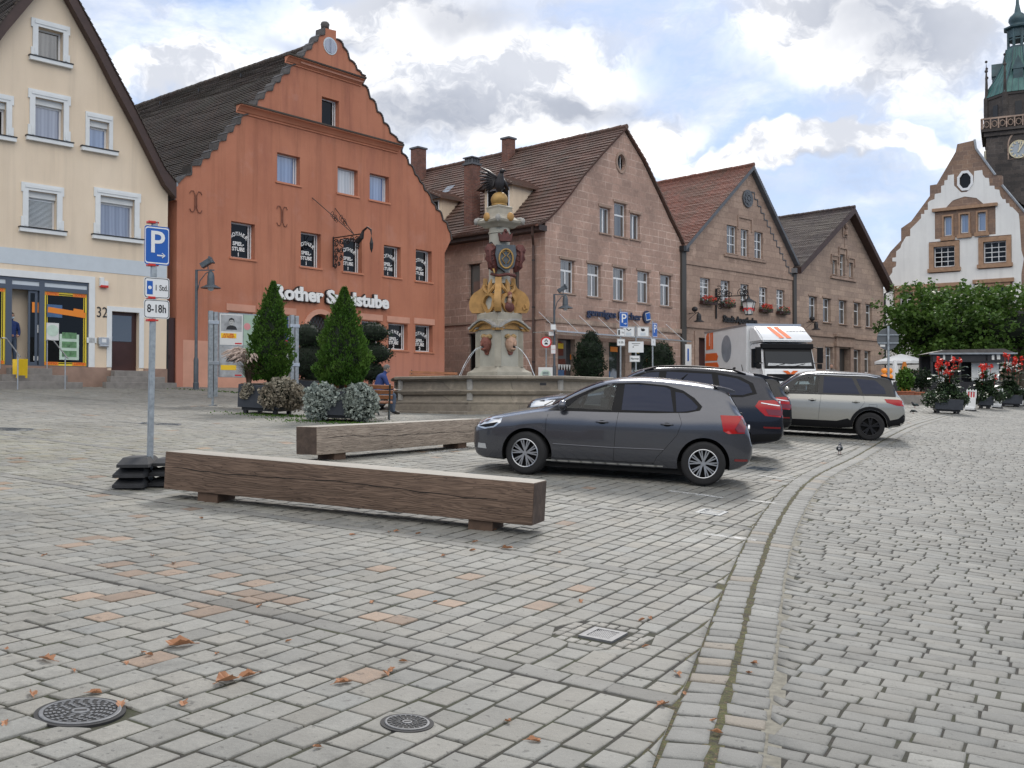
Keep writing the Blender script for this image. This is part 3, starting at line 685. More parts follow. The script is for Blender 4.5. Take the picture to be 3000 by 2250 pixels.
# shopfront: dark blue-grey frame, doors, window with yellow border
sx=lambda x:hs.f(C2,x,800,0)[0]
zT=shop[3]; zB=shop[2]; zt=hs.f(C2,500,775)[1]
b=MB(); 
for a,c in ((shop[0],shop[0]+.1),(sx(45),sx(92)),(sx(298),sx(336)),(sx(655),shop[1])): b.box(a,c,.02,.14,zB,zT)
b.box(shop[0],shop[1],.021,.139,zT-.10,zT-.002); b.box(shop[0],shop[1],.021,.139,zt-.04,zt+.10); b.box(shop[0],shop[1],.021,.139,zB+.001,zB+.05)
sf=b.build('shopfront','frame_blue',hs.e)
b=MB()
for a,c in ((shop[0]+.1,sx(45)),(sx(92),sx(298)),(sx(336),sx(655))): b.box(a,c,.05,.06,zt+.10,zT-.10)
b.build('fanlight','trim_grey',sf)
def shopwin(a,c):
    g=MB().box(a,c,.07,.08,zB+.05,zt-.04).build('shop_pane','glass_dark',sf)
    b=MB(); w=.06
    for (x0,x1,z0,z1) in ((a,a+w,zB+.05,zt-.04),(c-w,c,zB+.05,zt-.04),(a+w,c-w,zt-.04-w,zt-.04),(a+w,c-w,zB+.05,zB+.05+w)): b.box(x0,x1,.055,.069,z0,z1)
    for (x0,x1,z0,z1) in ((a+.09,a+.11,zB+.15,zt-.13),(c-.11,c-.09,zB+.15,zt-.13),(a+.09,c-.09,zt-.15,zt-.13),(a+.09,c-.09,zB+.14,zB+.16)): b.box(x0,x1,.060,.068,z0,z1)
    b.build('yellow_border','yellow_vinyl',g)
    for (x,z) in ((a+.02,zt-.16),(c-.47,zt-.16),(a+.02,zB+.06),(c-.47,zB+.06)): MB().box(x,x+.45,.050,.054,z,z+.11).build('corner_label','orange_plastic',g)
    for (x,z) in ((a+.245,zt-.105),(c-.245,zt-.105),(a+.245,zB+.115),(c-.245,zB+.115)): textmesh('LOTTO',.10,'red_plastic',g,'lettering',(x,.049,z),bold=.002,shear=.2)
    return g
g1=shopwin(sx(336),sx(655)); g2=shopwin(shop[0]+.1,sx(45))
def onfac(par,c,q,y,m,name,off=0,t=.01):
    s0,s1,z0,z1=hs.rect(c,q); return MB().box(s0,s1,y,y+t,z0,z1).build(name,m,par)
mat('poster_blue',(.06,.13,.26),.4,noise=(5,.2)); mat('poster_mint',(.50,.62,.52),.5,noise=(5,.12)); mat('poster_green',(.12,.25,.12),.5,noise=(9,.5))
onfac(g1,C2,(357,870,470,965),.045,'poster_blue','poster'); 
s0,s1,z0,z1=hs.rect(C2,(390,875,555,930)); 
b=MB(); b.X=Matrix.Translation((s0+.5,.040,z1-.22))@Matrix.Rotation(.10,4,'Y'); b.box(-.62,.62,0,.008,-.09,.09); b.box(.2,.55,.001,.007,.08,.17); b.build('banner','orange_plastic',g1)
p_=onfac(g1,C2,(352,1008,445,1138),.045,'paper_white','poster'); s0,s1,z0,z1=hs.rect(C2,(352,1008,445,1138)); MB().cyl(((s0+s1)/2,.043,z1-.25),((s0+s1)/2,.040,z1-.25),.19,n=24).build('poster_print','poster_mint',p_)
p_=onfac(g1,C2,(450,1092,595,1285),.045,'poster_mint','poster'); s0,s1,z0,z1=hs.rect(C2,(450,1092,595,1285)); b=MB()
for k in range(3): b.box(s0+.08,s1-.08,.038,.044,z0+.10+k*.30,z0+.30+k*.30)
b.build('poster_print','poster_green',p_)
# shop door leaf standing ajar and dark interior
b=MB(); a,c=sx(92),sx(298)
sd_=MB().box(a,c,1.9,1.95,zB,zt-.04).build('shop_interior','glass_interior',sf)
MB().box(a,a+.02,.14,1.9,zB,zt).build('interior_side','frame_blue',sf); MB().box(c-.02,c,.14,1.9,zB,zt).build('interior_side','frame_blue',sf)
MB().box(a,c,.05,1.9,zB+.001,zB+.02).build('threshold','step_stone',sf)
m_=(a+c)/2+.1
b=MB(); b.box(m_,m_+.06,.08,.13,zB+.02,zt-.05); b.box(c-.12,c-.04,.08,.13,zB+.02,zt-.05); b.box(m_,c-.04,.081,.129,zB+.02,zB+.15); b.box(m_,c-.04,.081,.129,zt-.13,zt-.05); dl=b.build('shop_door','frame_blue',sf)
MB().box(m_+.05,c-.11,.10,.11,zB+.14,zt-.12).build('door_pane','glass_dark',dl)
MB().box(m_+.18,m_+.36,.094,.099,zB+.2,zB+.34).build('door_sticker','paper_white',dl); MB().box(m_+.25,m_+.33,.094,.099,zB+1.1,zB+1.35).build('door_sticker','paper_white',dl)
MB().box(m_+.12,m_+.5,.09,.098,zt-.75,zt-.42).build('door_banner','orange_plastic',dl)
# verge boards, eave, roof
vo=[hs.f(C1,x,y,.35) for x,y in [(1430,1480),(1340,1370),(1255,1200),(1085,860),(925,560),(800,310),(630,0)]]
k=(vo[-1][1]-vo[-2][1])/(vo[-1][0]-vo[-2][0]); vA=(ax,vo[-1][1]+k*(ax-vo[-1][0])); vR=list(reversed(vo)); vR=[vA]+vR; vL=[(2*ax-a,b) for a,b in vR]
for V_ in (vR,vL):
    inner=[(a-(.0),b-.55) for a,b in V_]
    b=MB(); b.prism(V_+list(reversed(inner)),-.36,-.06); b.build('verge_board','verge_brown',hs.e)
    row_roof([(a,b+.03) for a,b in V_],-.40,14,'tiles_dark','roof_slope',hs.e,.17)
ridge(hs.e,ax,vA[1]+.08,-.42,14,'tiles_dark')
MB().tube([(vo[0][0]+.02,-.3,vo[0][1]-.05),(vo[0][0]+.02,14,vo[0][1]-.05)],.08).build('gutter','zinc',hs.e)
# fittings
al=hs.rect(C2,(740,678,800,735)); a_=MB().box(al[0],al[1]-.14,-.12,0,al[2],al[3]+.03,.01).box(al[1]-.14,al[1],-.12,0,al[2]+.02,al[3]-.08,.01).build('alarm_box','trim_white',hs.e); MB().box(al[0]+.01,al[1],-.13,-.02,al[2]-.05,al[2]+.03,.01).build('alarm_lamp','red_plastic',a_)
s_,z_=hs.f(C2,762,935); textmesh('32',.50,'letter_black',hs.e,'house_number',(s_,-.012,z_),bold=.0,sx=.8)
mb_=hs.rect(C2,(727,1118,803,1190)); mbx=MB().box(mb_[0],mb_[1],-.14,0,mb_[2]+.08,mb_[3],.01).cyl((mb_[0]+.02,-.10,mb_[2]+.04),(mb_[1]-.02,-.10,mb_[2]+.04),.05).build('mailbox','steel',hs.e)
b=MB().box(mb_[0]+.1,mb_[1]-.1,-.145,-.141,mb_[2]+.15,mb_[3]-.05); b.build('mailbox_label','sign_white',mbx)
MB().box(mb_[0]-.36,mb_[0]-.03,-.03,0,mb_[2]+.12,mb_[2]+.30,.005).build('doorbell_panel','trim_white',hs.e)
CREAM=hs
# steps: separate stone flights
def flight(H_,s0,s1,ztop,n,run,name,label,shrink=.0,zg=None,m='step_stone',both=True):
    zg=(H_.loc((s0+s1)/2,-run*n)-.1) if zg is None else zg; e=empty(name,H_.world(0,0,0),math.atan2(H_.d[1],H_.d[0]),label,'steps')
    st=(ztop-(zg+.1))/n
    for k in range(n):
        zt_=ztop-st*k; b=MB().box(s0-shrink*k,s1+shrink*k*(1 if both else 0),-.062-run*(k+1),-.062-run*k-.001,zg,zt_-.0,.015); b.build('step',m,e)
    return e
zsp=hs.f(C2,200,1345)[1]
flight(hs,sx(45),sx(300)+.25,zsp-.02,3,.33,'shop_steps','worn grey stone steps up to the lottery shop door',.35)
flight(hs,door[0]-.05,door[1]+.35,door[2]-.01,3,.30,'door_steps','small flight of grey stone steps to the brown door numbered 32',.28)
def railing(xa,label):
    e=empty('handrail',hs.world(xa,-.1,0),math.atan2(hs.d[1],hs.d[0]),label,'railing','steel handrails beside the shop steps')
    zt_=zsp+.9
    b=MB().tube([(0,-.02,zt_-.02),(.02,-.25,zt_),(.1,-.35,zt_-.02),(.14,-1.35,zt_-.62)],.021); b.build('rail','steel',e)
    MB().cyl((.0,-.12,zsp-.06),(.0,-.12,zt_-.01),.019).build('post','steel',e); MB().cyl((.13,-1.2,-.3+hs.loc(0,-1.3)),(.13,-1.2,zt_-.53),.019).build('post','steel',e)
railing(sx(335),'steel handrail on the right side of the shop steps'); railing(sx(60)-.3,'steel handrail on the left side of the shop steps, at the left edge')
# brown gate in the gap
g=empty('alley_gate',hs.world(.12,.2,0),math.atan2(hs.d[1],hs.d[0]),'tall narrow brown metal gate closing the gap between the cream and orange houses','gate')
gz_=hs.f(C2,1290,972,-.2)[1]; MB().box(0,1.02,0,.05,-.3,gz_,.01).build('door_leaf','door_brown',g); MB().box(.0,.06,-.02,.07,-.3,gz_+.03).build('post','iron_black',g)
MB().cyl((.1,-.06,1.0),(.1,-.06,1.14),.015,n=6).build('handle','iron_black',g)
# ----------------------------------------------------------------- orange house
ho=House('orange_house',(-11.9,36.6),(2500,3000),h(-11.9,36.6),'terracotta orange house with a tall scalloped gable and a gaming parlour sign','house')
Lp=[(335,1450),(335,1215),(322,1205),(300,1175),(294,1150),(298,1115),(320,1108),(345,1100),(362,1080),(385,1058),(395,1050),(428,1048),(432,1030),(430,985),(490,983),(500,945),(512,937),(548,935),(556,895),(570,882),(602,878),(610,830),(625,820),(657,818),(663,775),(675,764),(702,762),(712,722),(725,712),(752,710),(757,668),(770,655),(802,648),(806,640),(812,592),(860,585),(868,550),(880,545),(908,543),(915,505),(930,490),(966,488),(972,455),(985,435),(1015,432),(1022,395),(1040,380),(1076,376),(1082,335),(1095,322),(1118,320),(1120,270),(1172,262),(1180,235),(1192,220),(1222,215),(1228,185),(1240,170),(1262,163),(1268,135),(1280,122),(1310,120),(1312,72)]
Rp=[(1388,90),(1388,150),(1405,155),(1424,172),(1430,200),(1445,215),(1460,235),(1465,262),(1472,285),(1495,298),(1512,318),(1520,350),(1545,362),(1552,382),(1580,394),(1556,440),(1560,452),(1580,460),(1592,475),(1600,510),(1607,540),(1630,550),(1643,568),(1650,605),(1655,628),(1678,638),(1690,660),(1697,700),(1720,712),(1733,730),(1740,768),(1765,785),(1785,800),(1790,822),(1828,838),(1815,880),(1818,902),(1843,918),(1856,938),(1862,975),(1885,985),(1896,1010),(1905,1042),(1925,1058),(1938,1090),(1960,1110),(1968,1145),(1990,1160),(2008,1190),(2016,1225),(2040,1248),(2046,1275),(2076,1290),(2084,1320),(2090,1345),(2115,1362),(2124,1400),(2140,1430),(2146,1475),(2135,1530),(2095,1540)]
sR=ho.f(C4,2095,700)[0]
outL=[ho.f(C3,*p) for p in Lp]; outR=[ho.f(C3,*p) for p in Rp]
outline=[(outL[0][0],-.4)]+outL[1:]+outR[:-2]+[(sR,outR[-2][1]-.25),(sR,-.5)]
ow=[(C3,(1293,523,1408,703),'plain','glass_dark'),(C3,(998,893,1150,1085),'plain','glass_blue'),(C3,(1398,985,1532,1160),'plain','glass_white'),(C3,(1610,1030,1738,1205),'plain','glass_blue'),
 (C4,(558,115,730,375),'plain','glass_dark'),(C4,(1060,190,1205,440),'plain','glass_dark'),(C4,(1367,235,1500,478),'plain','glass_dark'),(C4,(1658,287,1780,512),'plain','glass_dark'),(C4,(1888,318,2003,545),'plain','glass_dark'),
 (C4,(540,768,715,1000),'plain','glass_dark'),(C4,(895,792,1010,1010),'plain','glass_dark'),(C4,(1497,832,1635,1020),'plain','glass_dark'),(C4,(1690,850,1830,1040),'plain','glass_dark'),(C4,(1885,862,2010,1055),'plain','glass_dark')]
owr=[ho.rect(c,q) for c,q,_,_ in ow]
a0,a1=ho.f(C4,1100,900)[0],ho.f(C4,1302,900)[0]; zt=ho.f(C4,1200,786)[1]; dpoly=arch_poly(a0,a1,-.3,zt,(a1-a0)/2)
wall(ho,outline,owr+[dpoly],'plaster_orange',.42)
for i,((c,q,st,gm),r_) in enumerate(zip(ow,owr)):
    gl_=MB; w_=window(ho,r_,'plain',gm,'frame_white',.24,.055,sill='orange_trim',sillout=.05)
    cx_,wd=(r_[0]+r_[1])/2,(r_[1]-r_[0]); hh=r_[3]-r_[2]
    MB().box(r_[1]-.055-.10,r_[1]-.055-.06,.235,.262,r_[2]+.05,r_[3]-.05).build('sash','frame_white',w_)
    if i>=4:
        n_='1' if i<9 else '2'
        for j,chx in enumerate('ROTHER'):
            an=(j-2.5)*.27; textmesh(chx,.20,'letter_white',w_,'lettering',(cx_-.02+math.sin(an)*wd*.50,.262,r_[2]+hh*.70+(math.cos(an)-1)*wd*.50),rot=(PI/2,an,0),ext=.001,bold=.006)
        textmesh('SPIEL-',.20,'letter_white',w_,'lettering',(cx_-.03,.262,r_[2]+hh*.42),ext=.001,bold=.006)
        textmesh('STUBE',.20,'letter_white',w_,'lettering',(cx_-.03,.262,r_[2]+hh*.27),ext=.001,bold=.006)
        textmesh(n_,.20,'letter_white',w_,'lettering',(cx_-.03,.262,r_[2]+hh*.12),ext=.001,bold=.006)
    if i>=9:
        MB().box(r_[0]-.10,r_[1]+.10,-.03,.001,r_[3]+.04,r_[3]+.30).build('lintel','orange_light',w_)
# arch surround, door with diamond grille
b=MB(); outer=arch_poly(a0-.17,a1+.17,-.3,zt+.2,(a1-a0)/2+.17,14); inner=arch_poly(a0,a1,-.3,zt,(a1-a0)/2,14); b.prism(outer,-.05,-.001,[inner]); b.build('arch_surround','orange_light',ho.e)
dr=MB().prism(dpoly,.30,.36).build('arched_door','dark_wood',ho.e)
b=MB(); cw_=(a1-a0)
nst=9
for k in range(-nst,nst*3):
    x0=a0+cw_*k/nst
    for sg in (1,-1):
        pts=[]
        for t in np.linspace(0,3.2,33):
            x=(x0+sg*t*.55) if sg>0 else (x0+1.2-t*.55); z=t
            c_=(a0+a1)/2; zs=zt-cw_/2; ok=a0+.02<x<a1-.02 and (z<zs or (x-c_)**2+(z-zs)**2<(cw_/2-.03)**2)
            if ok: pts.append((x,.20,z))
        if len(pts)>1: b.tube([pts[0],pts[-1]],.009,4,False)
b.build('grille','iron_grey',dr)
# cornices
def cornice(tl,tr,bl,br,pr_,name='cornice',cap='tiles_dark'):
    A=ho.f(C3,*tl,pr_);B_=ho.f(C3,*tr,pr_);Cb=ho.f(C3,*bl);zt_=(A[1]+B_[1])/2; zb_=Cb[1]; s0,s1=A[0],B_[0]
    b=MB(); hh=zt_-zb_; b.prism([(-pr_,zt_-.03),(-pr_,zt_-hh*.22),(-pr_*.72,zt_-hh*.30),(-pr_*.45,zt_-hh*.55),(-pr_*.3,zt_-hh*.75),(-.05,zb_+.06),(-.05,zb_),(-.001,zb_),(-.001,zt_-.03)],s0,s1,plane='yz'); o=b.build(name,'orange_trim',ho.e)
    MB().box(s0-.04,s1+.04,-pr_-.05,.1,zt_-.028,zt_+.03).build('cornice_tiles',cap,o)
    return zt_
zc2=cornice((762,578),(1830,838),(805,652),(1815,897),.34); zc3=cornice((1080,255),(1580,395),(1120,325),(1556,438),.30)
b=MB(); q=ho.f(C3,1135,300); q2=ho.f(C3,1548,412)
for k in range(60): x=q[0]+(q2[0]-q[0])*k/60; b.box(x,x+.05,-.20,-.05,q[1]-.06,q[1]+.03)
b.build('dentils','orange_light',ho.e)
# coping tiles on every scallop of the left flank and thin dark line on the right
b=MB()
for P_ in (outL[2:],outR[1:-2]):
    for i in range(len(P_)-1):
        (x0,z0),(x1,z1)=P_[i],P_[i+1]; L_=math.hypot(x1-x0,z1-z0)
        if L_<.02: continue
        d=((x1-x0)/L_,(z1-z0)/L_); n_=(-d[1],d[0]); 
        q_=[(x0+n_[0]*.003,z0+n_[1]*.003),(x1+n_[0]*.003,z1+n_[1]*.003),(x1+n_[0]*.055,z1+n_[1]*.055),(x0+n_[0]*.055,z0+n_[1]*.055)]
        b.prism(q_,-.06,.50)
b.build('coping','slate',ho.e)
# roof behind the gable
aS=(ho.f(C3,1350,120)[0]); rz_=ho.f(C3,1275,125)[1]
eL=(outL[6][0]-.35,outL[6][1]-.15); eR=(sR+.3,outR[-2][1]-.2)
def lerp2(a,b,t): return (a[0]+(b[0]-a[0])*t,a[1]+(b[1]-a[1])*t)
midL=ho.f(C3,775,690); botL=ho.f(C3,400,1040)
slL=[(aS,rz_-.05),(ho.f(C3,1110,330)[0]+.0,ho.f(C3,1110,330)[1]-.10),(midL[0],midL[1]-.15),(botL[0],botL[1]-.2),eL]
slR=[(aS,rz_-.05),(ho.f(C3,1560,440)[0],ho.f(C3,1560,440)[1]-.5),(ho.f(C3,1830,880)[0]-.2,ho.f(C3,1830,880)[1]-.5),(sR,eR[1]-.3)]
row_roof(slL,.40,30,'tiles_dark','roof_slope',ho.e,.155,.035); row_roof(slR,.40,30,'tiles_dark','roof_slope',ho.e,.25)
ridge(ho.e,aS,rz_,.45,30,'tiles_dark',.12)
b=MB()
for k in range(7): y=1.5+k*3.2; t=.12; p_=lerp2(slL[0],slL[1],.5); b.box(p_[0]-.10,p_[0]-.02,y,y+.06,p_[1]+.05,p_[1]+.2)
b.build('snow_hooks','iron_black',ho.e)
MB().box(sR-.3,sR,.42,18,-.5,eR[1]-.3).build('side_wall','plaster_orange',ho.e); MB().box(outL[1][0]+.01,outL[1][0]+.3,.42,18,-.5,eL[1]-.1).build('side_wall','plaster_orange',ho.e)
q=ho.f(C3,1335,72); MB().lathe([(.17,0),(.17,.10),(.19,.18),(.15,.27),(.04,.31)],(q[0],.2,q[1]),14).build('finial','slate',ho.e,smooth=True)
q=ho.f(C3,1348,192); rr=.36; b=MB(); b.cyl((q[0],-.02,q[1]),(q[0],.03,q[1]),rr,n=24); rw=b.build('round_window','trim_grey',ho.e); MB().cyl((q[0],-.035,q[1]),(q[0],-.021,q[1]),rr*.82,n=24).box(q[0]-.02,q[0]+.02,-.05,-.036,q[1]-rr*.8,q[1]+rr*.8).build('round_pane','glass_curtain',rw)
# wall ties (pairs of curled irons)
def tie(c,x,y):
    q=ho.f(c,x,y); b=MB()
    for sg in (1,-1):
        for up in (1,-1):
            pts=[(q[0]+sg*.04,-.03,q[1])]+[(q[0]+sg*(.04+.16*math.sin(t)*.9+.02),-.03,q[1]+up*(.12+.20*(1-math.cos(t))*.9)) for t in np.linspace(0.2,2.9,8)]
            pts=[(q[0]+sg*.035,-.03,q[1]),(q[0]+sg*.04,-.03,q[1]+up*.25),(q[0]+sg*.10,-.03,q[1]+up*.38),(q[0]+sg*.20,-.03,q[1]+up*.38),(q[0]+sg*.25,-.03,q[1]+up*.28)]
            b.tube(pts,.015,6)
    for sg in (1,-1): b.tube([(q[0]+sg*.035,-.03,q[1]-.25),(q[0]+sg*.035,-.03,q[1]+.25)],.015,6)
    b.build('wall_tie','rust_iron',ho.e)
tie(C3,458,1222); tie(C3,1028,1318)
# big letters
pa=ho.f(C4,862,655,.12); pb=ho.f(C4,1688,738,.12); zc=ho.f(C4,870,625,.12)[1]; W_=pb[0]-pa[0]
tm=textmesh('Rother Spielstube',.74,'letter_white',ho.e,'shop_lettering',(0,0,0),ext=.035,align='LEFT',bold=.028); wx=max(v.co.x for v in tm.data.vertices); tm.scale=(W_/wx,1,1); tm.location=(pa[0],-.16,zc-.02)
tb=textmesh('Rother Spielstube',.74,'letter_black',ho.e,'lettering_back',(0,0,0),ext=.05,align='LEFT',bold=.055); tb.scale=(W_/wx,1,1); tb.location=(pa[0],-.07,zc-.02)
# pale plinth repair, small fittings
lp=ho.rect(C4,(212,972,405,1100)); MB().box(lp[0],lp[1]+3.2,-.006,.0005,-.4,lp[3]).build('plinth','orange_light',ho.e)
ORANGE=ho
# wrought iron hanging sign bracket with struts and swan head
q=ho.f(C4,1290,340,0); hz=ho.f(C4,1290,240)[1]; e=empty('bracket_sign',ho.world(q[0],0,0),math.atan2(ho.d[1],ho.d[0]),'ornate black wrought iron bracket with scrolls and a hanging drop on the orange wall','sign bracket')
zt_=hz; zl=ho.f(C4,1295,450)[1]
n_out=2.3; b=MB(); b.tube([(0,-.04,zl),(0,-.04,zt_+.05)],.03,6); b.tube([(0,-.04,zt_),(0.02,-n_out*.75,zt_)],.025,6); b.build('bar','iron_black',e)
def scroll(b,c,r,t0,turn,nn=14,rad=.018,ax='yz'):
    pts=[]
    for i in range(nn):
        t=i/(nn-1); a=t0+turn*t*2*PI; rr_=r*(1-.75*t); pts.append((c[0],c[1]+rr_*math.cos(a),c[2]+rr_*math.sin(a)))
    b.tube(pts,rad,5,False)
b=MB()
for (y,z,r_) in [(-.22,zt_-.22,.17),(-.22,zt_-.55,.16),(-.20,zt_-.85,.15),(-.16,zt_-1.15,.12),(-.55,zt_-.22,.17),(-.52,zt_-.55,.15),(-.50,zt_-.85,.13),(-.38,zt_-1.1,.1),(-.9,zt_-.2,.15),(-1.2,zt_-.18,.14),(-1.5,zt_-.22,.16),(-1.5,zt_-.5,.12)]:
    scroll(b,(0,y,z),r_,random.uniform(0,6),1.4); scroll(b,(0,y,z),r_*.9,random.uniform(0,6),-1.2)
b.build('scrollwork','iron_black',e)
b=MB(); b.tube([(0,-1.5,zt_-.3),(0,-1.75,zt_-.15),(0,-1.85,zt_+.10),(0,-2.1,zt_+.22),(0,-2.3,zt_+.10),(0,-2.34,zt_-.1)],[.12,.10,.05,.04,.04,.015],7); b.build('swan_head','iron_black',e)
b=MB().lathe([(.005,.3),(.03,.2),(.075,0),(.06,-.2),(.01,-.36)],(0,-2.34,zt_-.45),8); b.tube([(0,-2.34,zt_-.1),(0,-2.34,zt_-.16)],.008,4); b.build('drop','iron_black',e)
b=MB(); b.tube([(0,-1.3,zt_+.02),(-.55*2,-.02,zt_+1.5)],.016,5); b.tube([(0,-1.3,zt_+.02),(.1,-.02,zt_+1.25)],.016,5)
for (a_,z_) in ((-.45,zt_+.68),(.02,zt_+.6)):
    for k in range(4): scroll(b,(a_,-.75+.08*k,z_-.1+.1*k),.14,k*1.6,1.1,10,.011)
b.build('strut','iron_black',e)
# ================================================================= THE THREE SANDSTONE HOUSES
def basewall(H_,outl,holes,m,W): wall(H_,outl,holes,m,.4)
# ---- bookshop house
s1=House('sandstone_bookshop',(1.55,47.5),(2755,3000),h(1.55,47.5),'red sandstone gabled house with a bookshop, brown tiled roof, two dormers and three chimneys','house')
apx=s1.f(C5,1738,92); aR=s1.f(C7,255,690)
gl_=[s1.f(C5,x,y) for x,y in [(1105,832),(1200,735),(1300,610),(1400,470),(1560,285)]]
W1=aR[0]
gr_=[s1.f(C5,x,y) for x,y in [(1880,330),(2000,580),(2110,820),(2180,960)]]+[(W1,s1.f(C7,262,705)[1])]
gr_=[(a,b) for a,b in gr_]
out=[(0,-.6),(W1,-.6)]+list(reversed(gr_))+[apx]+list(reversed(gl_))+[(0,s1.f(C5,1103,838)[1])]
w1=[(1540,705,1625,915),(1657,668,1755,940),(1787,758,1865,965),(1222,1130,1335,1400),(1440,1165,1548,1430),(1648,1195,1750,1460),(1845,1225,1943,1480),(2030,1255,2120,1505)]
r1=[s1.rect(C5,q) for q in w1]
sh=(s1.f(C6,1058,500)[0],s1.f(C6,2000,500)[0],-.3,s1.f(C6,1100,392)[1])
rc=s1.f(C5,1712,350); circ=[(rc[0]+.34*math.cos(t),rc[1]+.42*math.sin(t)) for t in np.linspace(0,2*PI,20,endpoint=False)]
wall(s1,out,r1+[sh,circ],'sandstone_red',.4)
for i,q in enumerate(r1):
    w_=window(s1,q,'two' if i in (0,2) else ('H' if i==1 else 'T'),'glass_half','frame_white',.16,.06,sill='sandstone_plain',sillout=.08,mw=.06)
    MB().box(q[0]-.10,q[1]+.10,-.05,.001,q[3]+.02,q[3]+.14).build('lintel','sandstone_plain',w_)
b=MB(); b.prism([(rc[0]+.46*math.cos(t),rc[1]+.55*math.sin(t)) for t in np.linspace(0,2*PI,24,endpoint=False)],-.05,-.001,[circ]); rw=b.build('round_window','sandstone_plain',s1.e)
b=MB().box(rc[0]-.33,rc[0]+.33,.17,.19,rc[1]-.41,rc[1]+.41); b.build('round_pane','glass_dark',rw)
b=MB()
for d in (-.12,.12): b.box(rc[0]+d-.015,rc[0]+d+.015,.13,.16,rc[1]-.38,rc[1]+.38)
b.build('glazing_bar','frame_white',rw)
# side wall running back from the corner
Ls=14; ze=s1.f(C5,1100,850)[1]-.05
def s1side(px,py,c=C5):   # sight line -> side plane local (y,z)
    r=rayd(c[1]+px*c[0],c[2]+py*c[0]); n=s1.d; p=s1.P; t=(p[0]*n[0]+p[1]*n[1])/(r.x*n[0]+r.y*n[1]); X=r.x*t-p[0];Y=r.y*t-p[1]
    return (-X*s1.d[1]+Y*s1.d[0],CZ+r.z*t-s1.zb)
a=s1side(570,1165);b_=s1side(480,1440); qd=(a[0],b_[0],b_[1],a[1])
a=s1side(395,350,C6);b_=s1side(340,640,C6); qe=(a[0],b_[0],b_[1]-.6,a[1])
a=s1side(888,1200);b_=s1side(838,1395); qf=(a[0],b_[0],b_[1],a[1])
hol=[[(q[0],q[2]),(q[1],q[2]),(q[1],q[3]),(q[0],q[3])] for q in (qd,qe,qf)]
b=MB(); b.prism([(.4,-.6),(Ls,-.6),(Ls,ze),(.4,ze)],.001,.4,hol,plane='yz'); b.build('side_wall','sandstone_red',s1.e)
for q,nm in ((qd,'window'),(qf,'window'),(qe,'side_door')):
    b=MB(); b.box(.14,.20,q[0],q[0]+.07,q[2],q[3]); b.box(.14,.20,q[1]-.07,q[1],q[2],q[3]); b.box(.14,.20,q[0]+.07,q[1]-.07,q[3]-.07,q[3]); b.box(.14,.20,q[0]+.07,q[1]-.07,q[2],q[2]+.07); w_=b.build(nm,'frame_dark',s1.e)
    MB().box(.17,.18,q[0],q[1],q[2],q[3]).build('pane','glass_half' if nm=='window' else 'glass_dark',w_); MB().box(-.07,.14,q[0]-.1,q[1]+.1,q[2]-.1,q[2]).build('sill','sandstone_plain',w_); MB().box(-.04,.0,q[0]-.12,q[1]+.12,q[3]+.01,q[3]+.13).build('lintel','sandstone_plain',w_)
zb_=s1side(800,225,C6)[1]; MB().box(-.07,-.001,-.0,Ls,zb_-.12,zb_).build('string_course','sandstone_plain',s1.e)
MB().box(-.045,-.001,.001,Ls,-.6,.9).build('side_plinth','plinth_stone',s1.e)
# eave with soffit and gutter, downpipe
MB().box(-.55,.001,-.1,Ls,ze-.28,ze-.02).build('soffit','dark_wood',s1.e)
b=MB(); b.tube([(-.62,-.1,ze-.02),(-.62,Ls,ze-.02)],.085,8); g_=b.build('gutter','pipe_brown',s1.e)
b=MB(); b.tube([(-.62,.25,ze-.05),(-.50,.35,ze-.5),(-.14,.62,ze-.85),(-.12,.64,ze-1.2),(-.12,.64,.4)],.062,8); b.build('downpipe','pipe_brown',s1.e)
for z in (ze-1.6,ze-3.8,1.2): MB().cyl((-.12,.64,z),(-.12,.64,z+.06),.078,n=8).build('pipe_clamp','iron_black',s1.e)
# roof: front slope (left) with bellcast, right slope
eL=(-.70,ze-.02); rl=[(apx[0],apx[1]+.15)]+[(a-.06,b+.12) for a,b in reversed(gl_)]+[eL]
rr=[(apx[0],apx[1]+.15)]+[(a+.06,b+.12) for a,b in gr_]
row_roof(rl,-.16,Ls+4,'tiles_brown','roof_slope',s1.e,.30,.055,.8,.015); row_roof(rr,-.16,Ls+4,'tiles_brown','roof_slope',s1.e,.30,.055)
for V_ in (rl,rr):
    b=MB(); b.prism(V_+[(a,c-.10) for a,c in reversed(V_)],-.17,-.001); b.build('verge','tiles_red' if V_ is rl else 'tiles_brown',s1.e)
ridge(s1.e,apx[0],apx[1]+.2,-.18,Ls+4,'tiles_brown',.13)
def roofpt(H_,pl,px,py,c=C5):
    """sight line met with the roof plane through two slope points a,b (constant y)"""
    r=rayd(c[1]+px*c[0],c[2]+py*c[0]); (a0,z0),(a1,z1)=pl; n=Vector((-(z1-z0),0,(a1-a0))); o=Vector((0,0,CZ)); o=H_.e.matrix_world.inverted()@o if False else None
    # to local
    def loc(v): return Vector(((v.x)*H_.d[0]+(v.y)*H_.d[1],-(v.x)*H_.d[1]+(v.y)*H_.d[0],v.z))
    O=loc(Vector((-H_.P[0],-H_.P[1],CZ-H_.zb))); D=loc(r); t=(Vector((a0,0,z0))-O).dot(n)/D.dot(n); return O+D*t
slp=(rl[0],rl[-2])
def chim(px0,px1,pyb,pyt,m=None,w=.9,capz=True,c=C5,pl=slp,H_=s1):
    A=roofpt(H_,pl,px0,pyb,c); B_=roofpt(H_,pl,px1,pyb,c)
    y=(A.y+B_.y)/2; s=(A.x+B_.x)/2
    return A,B_
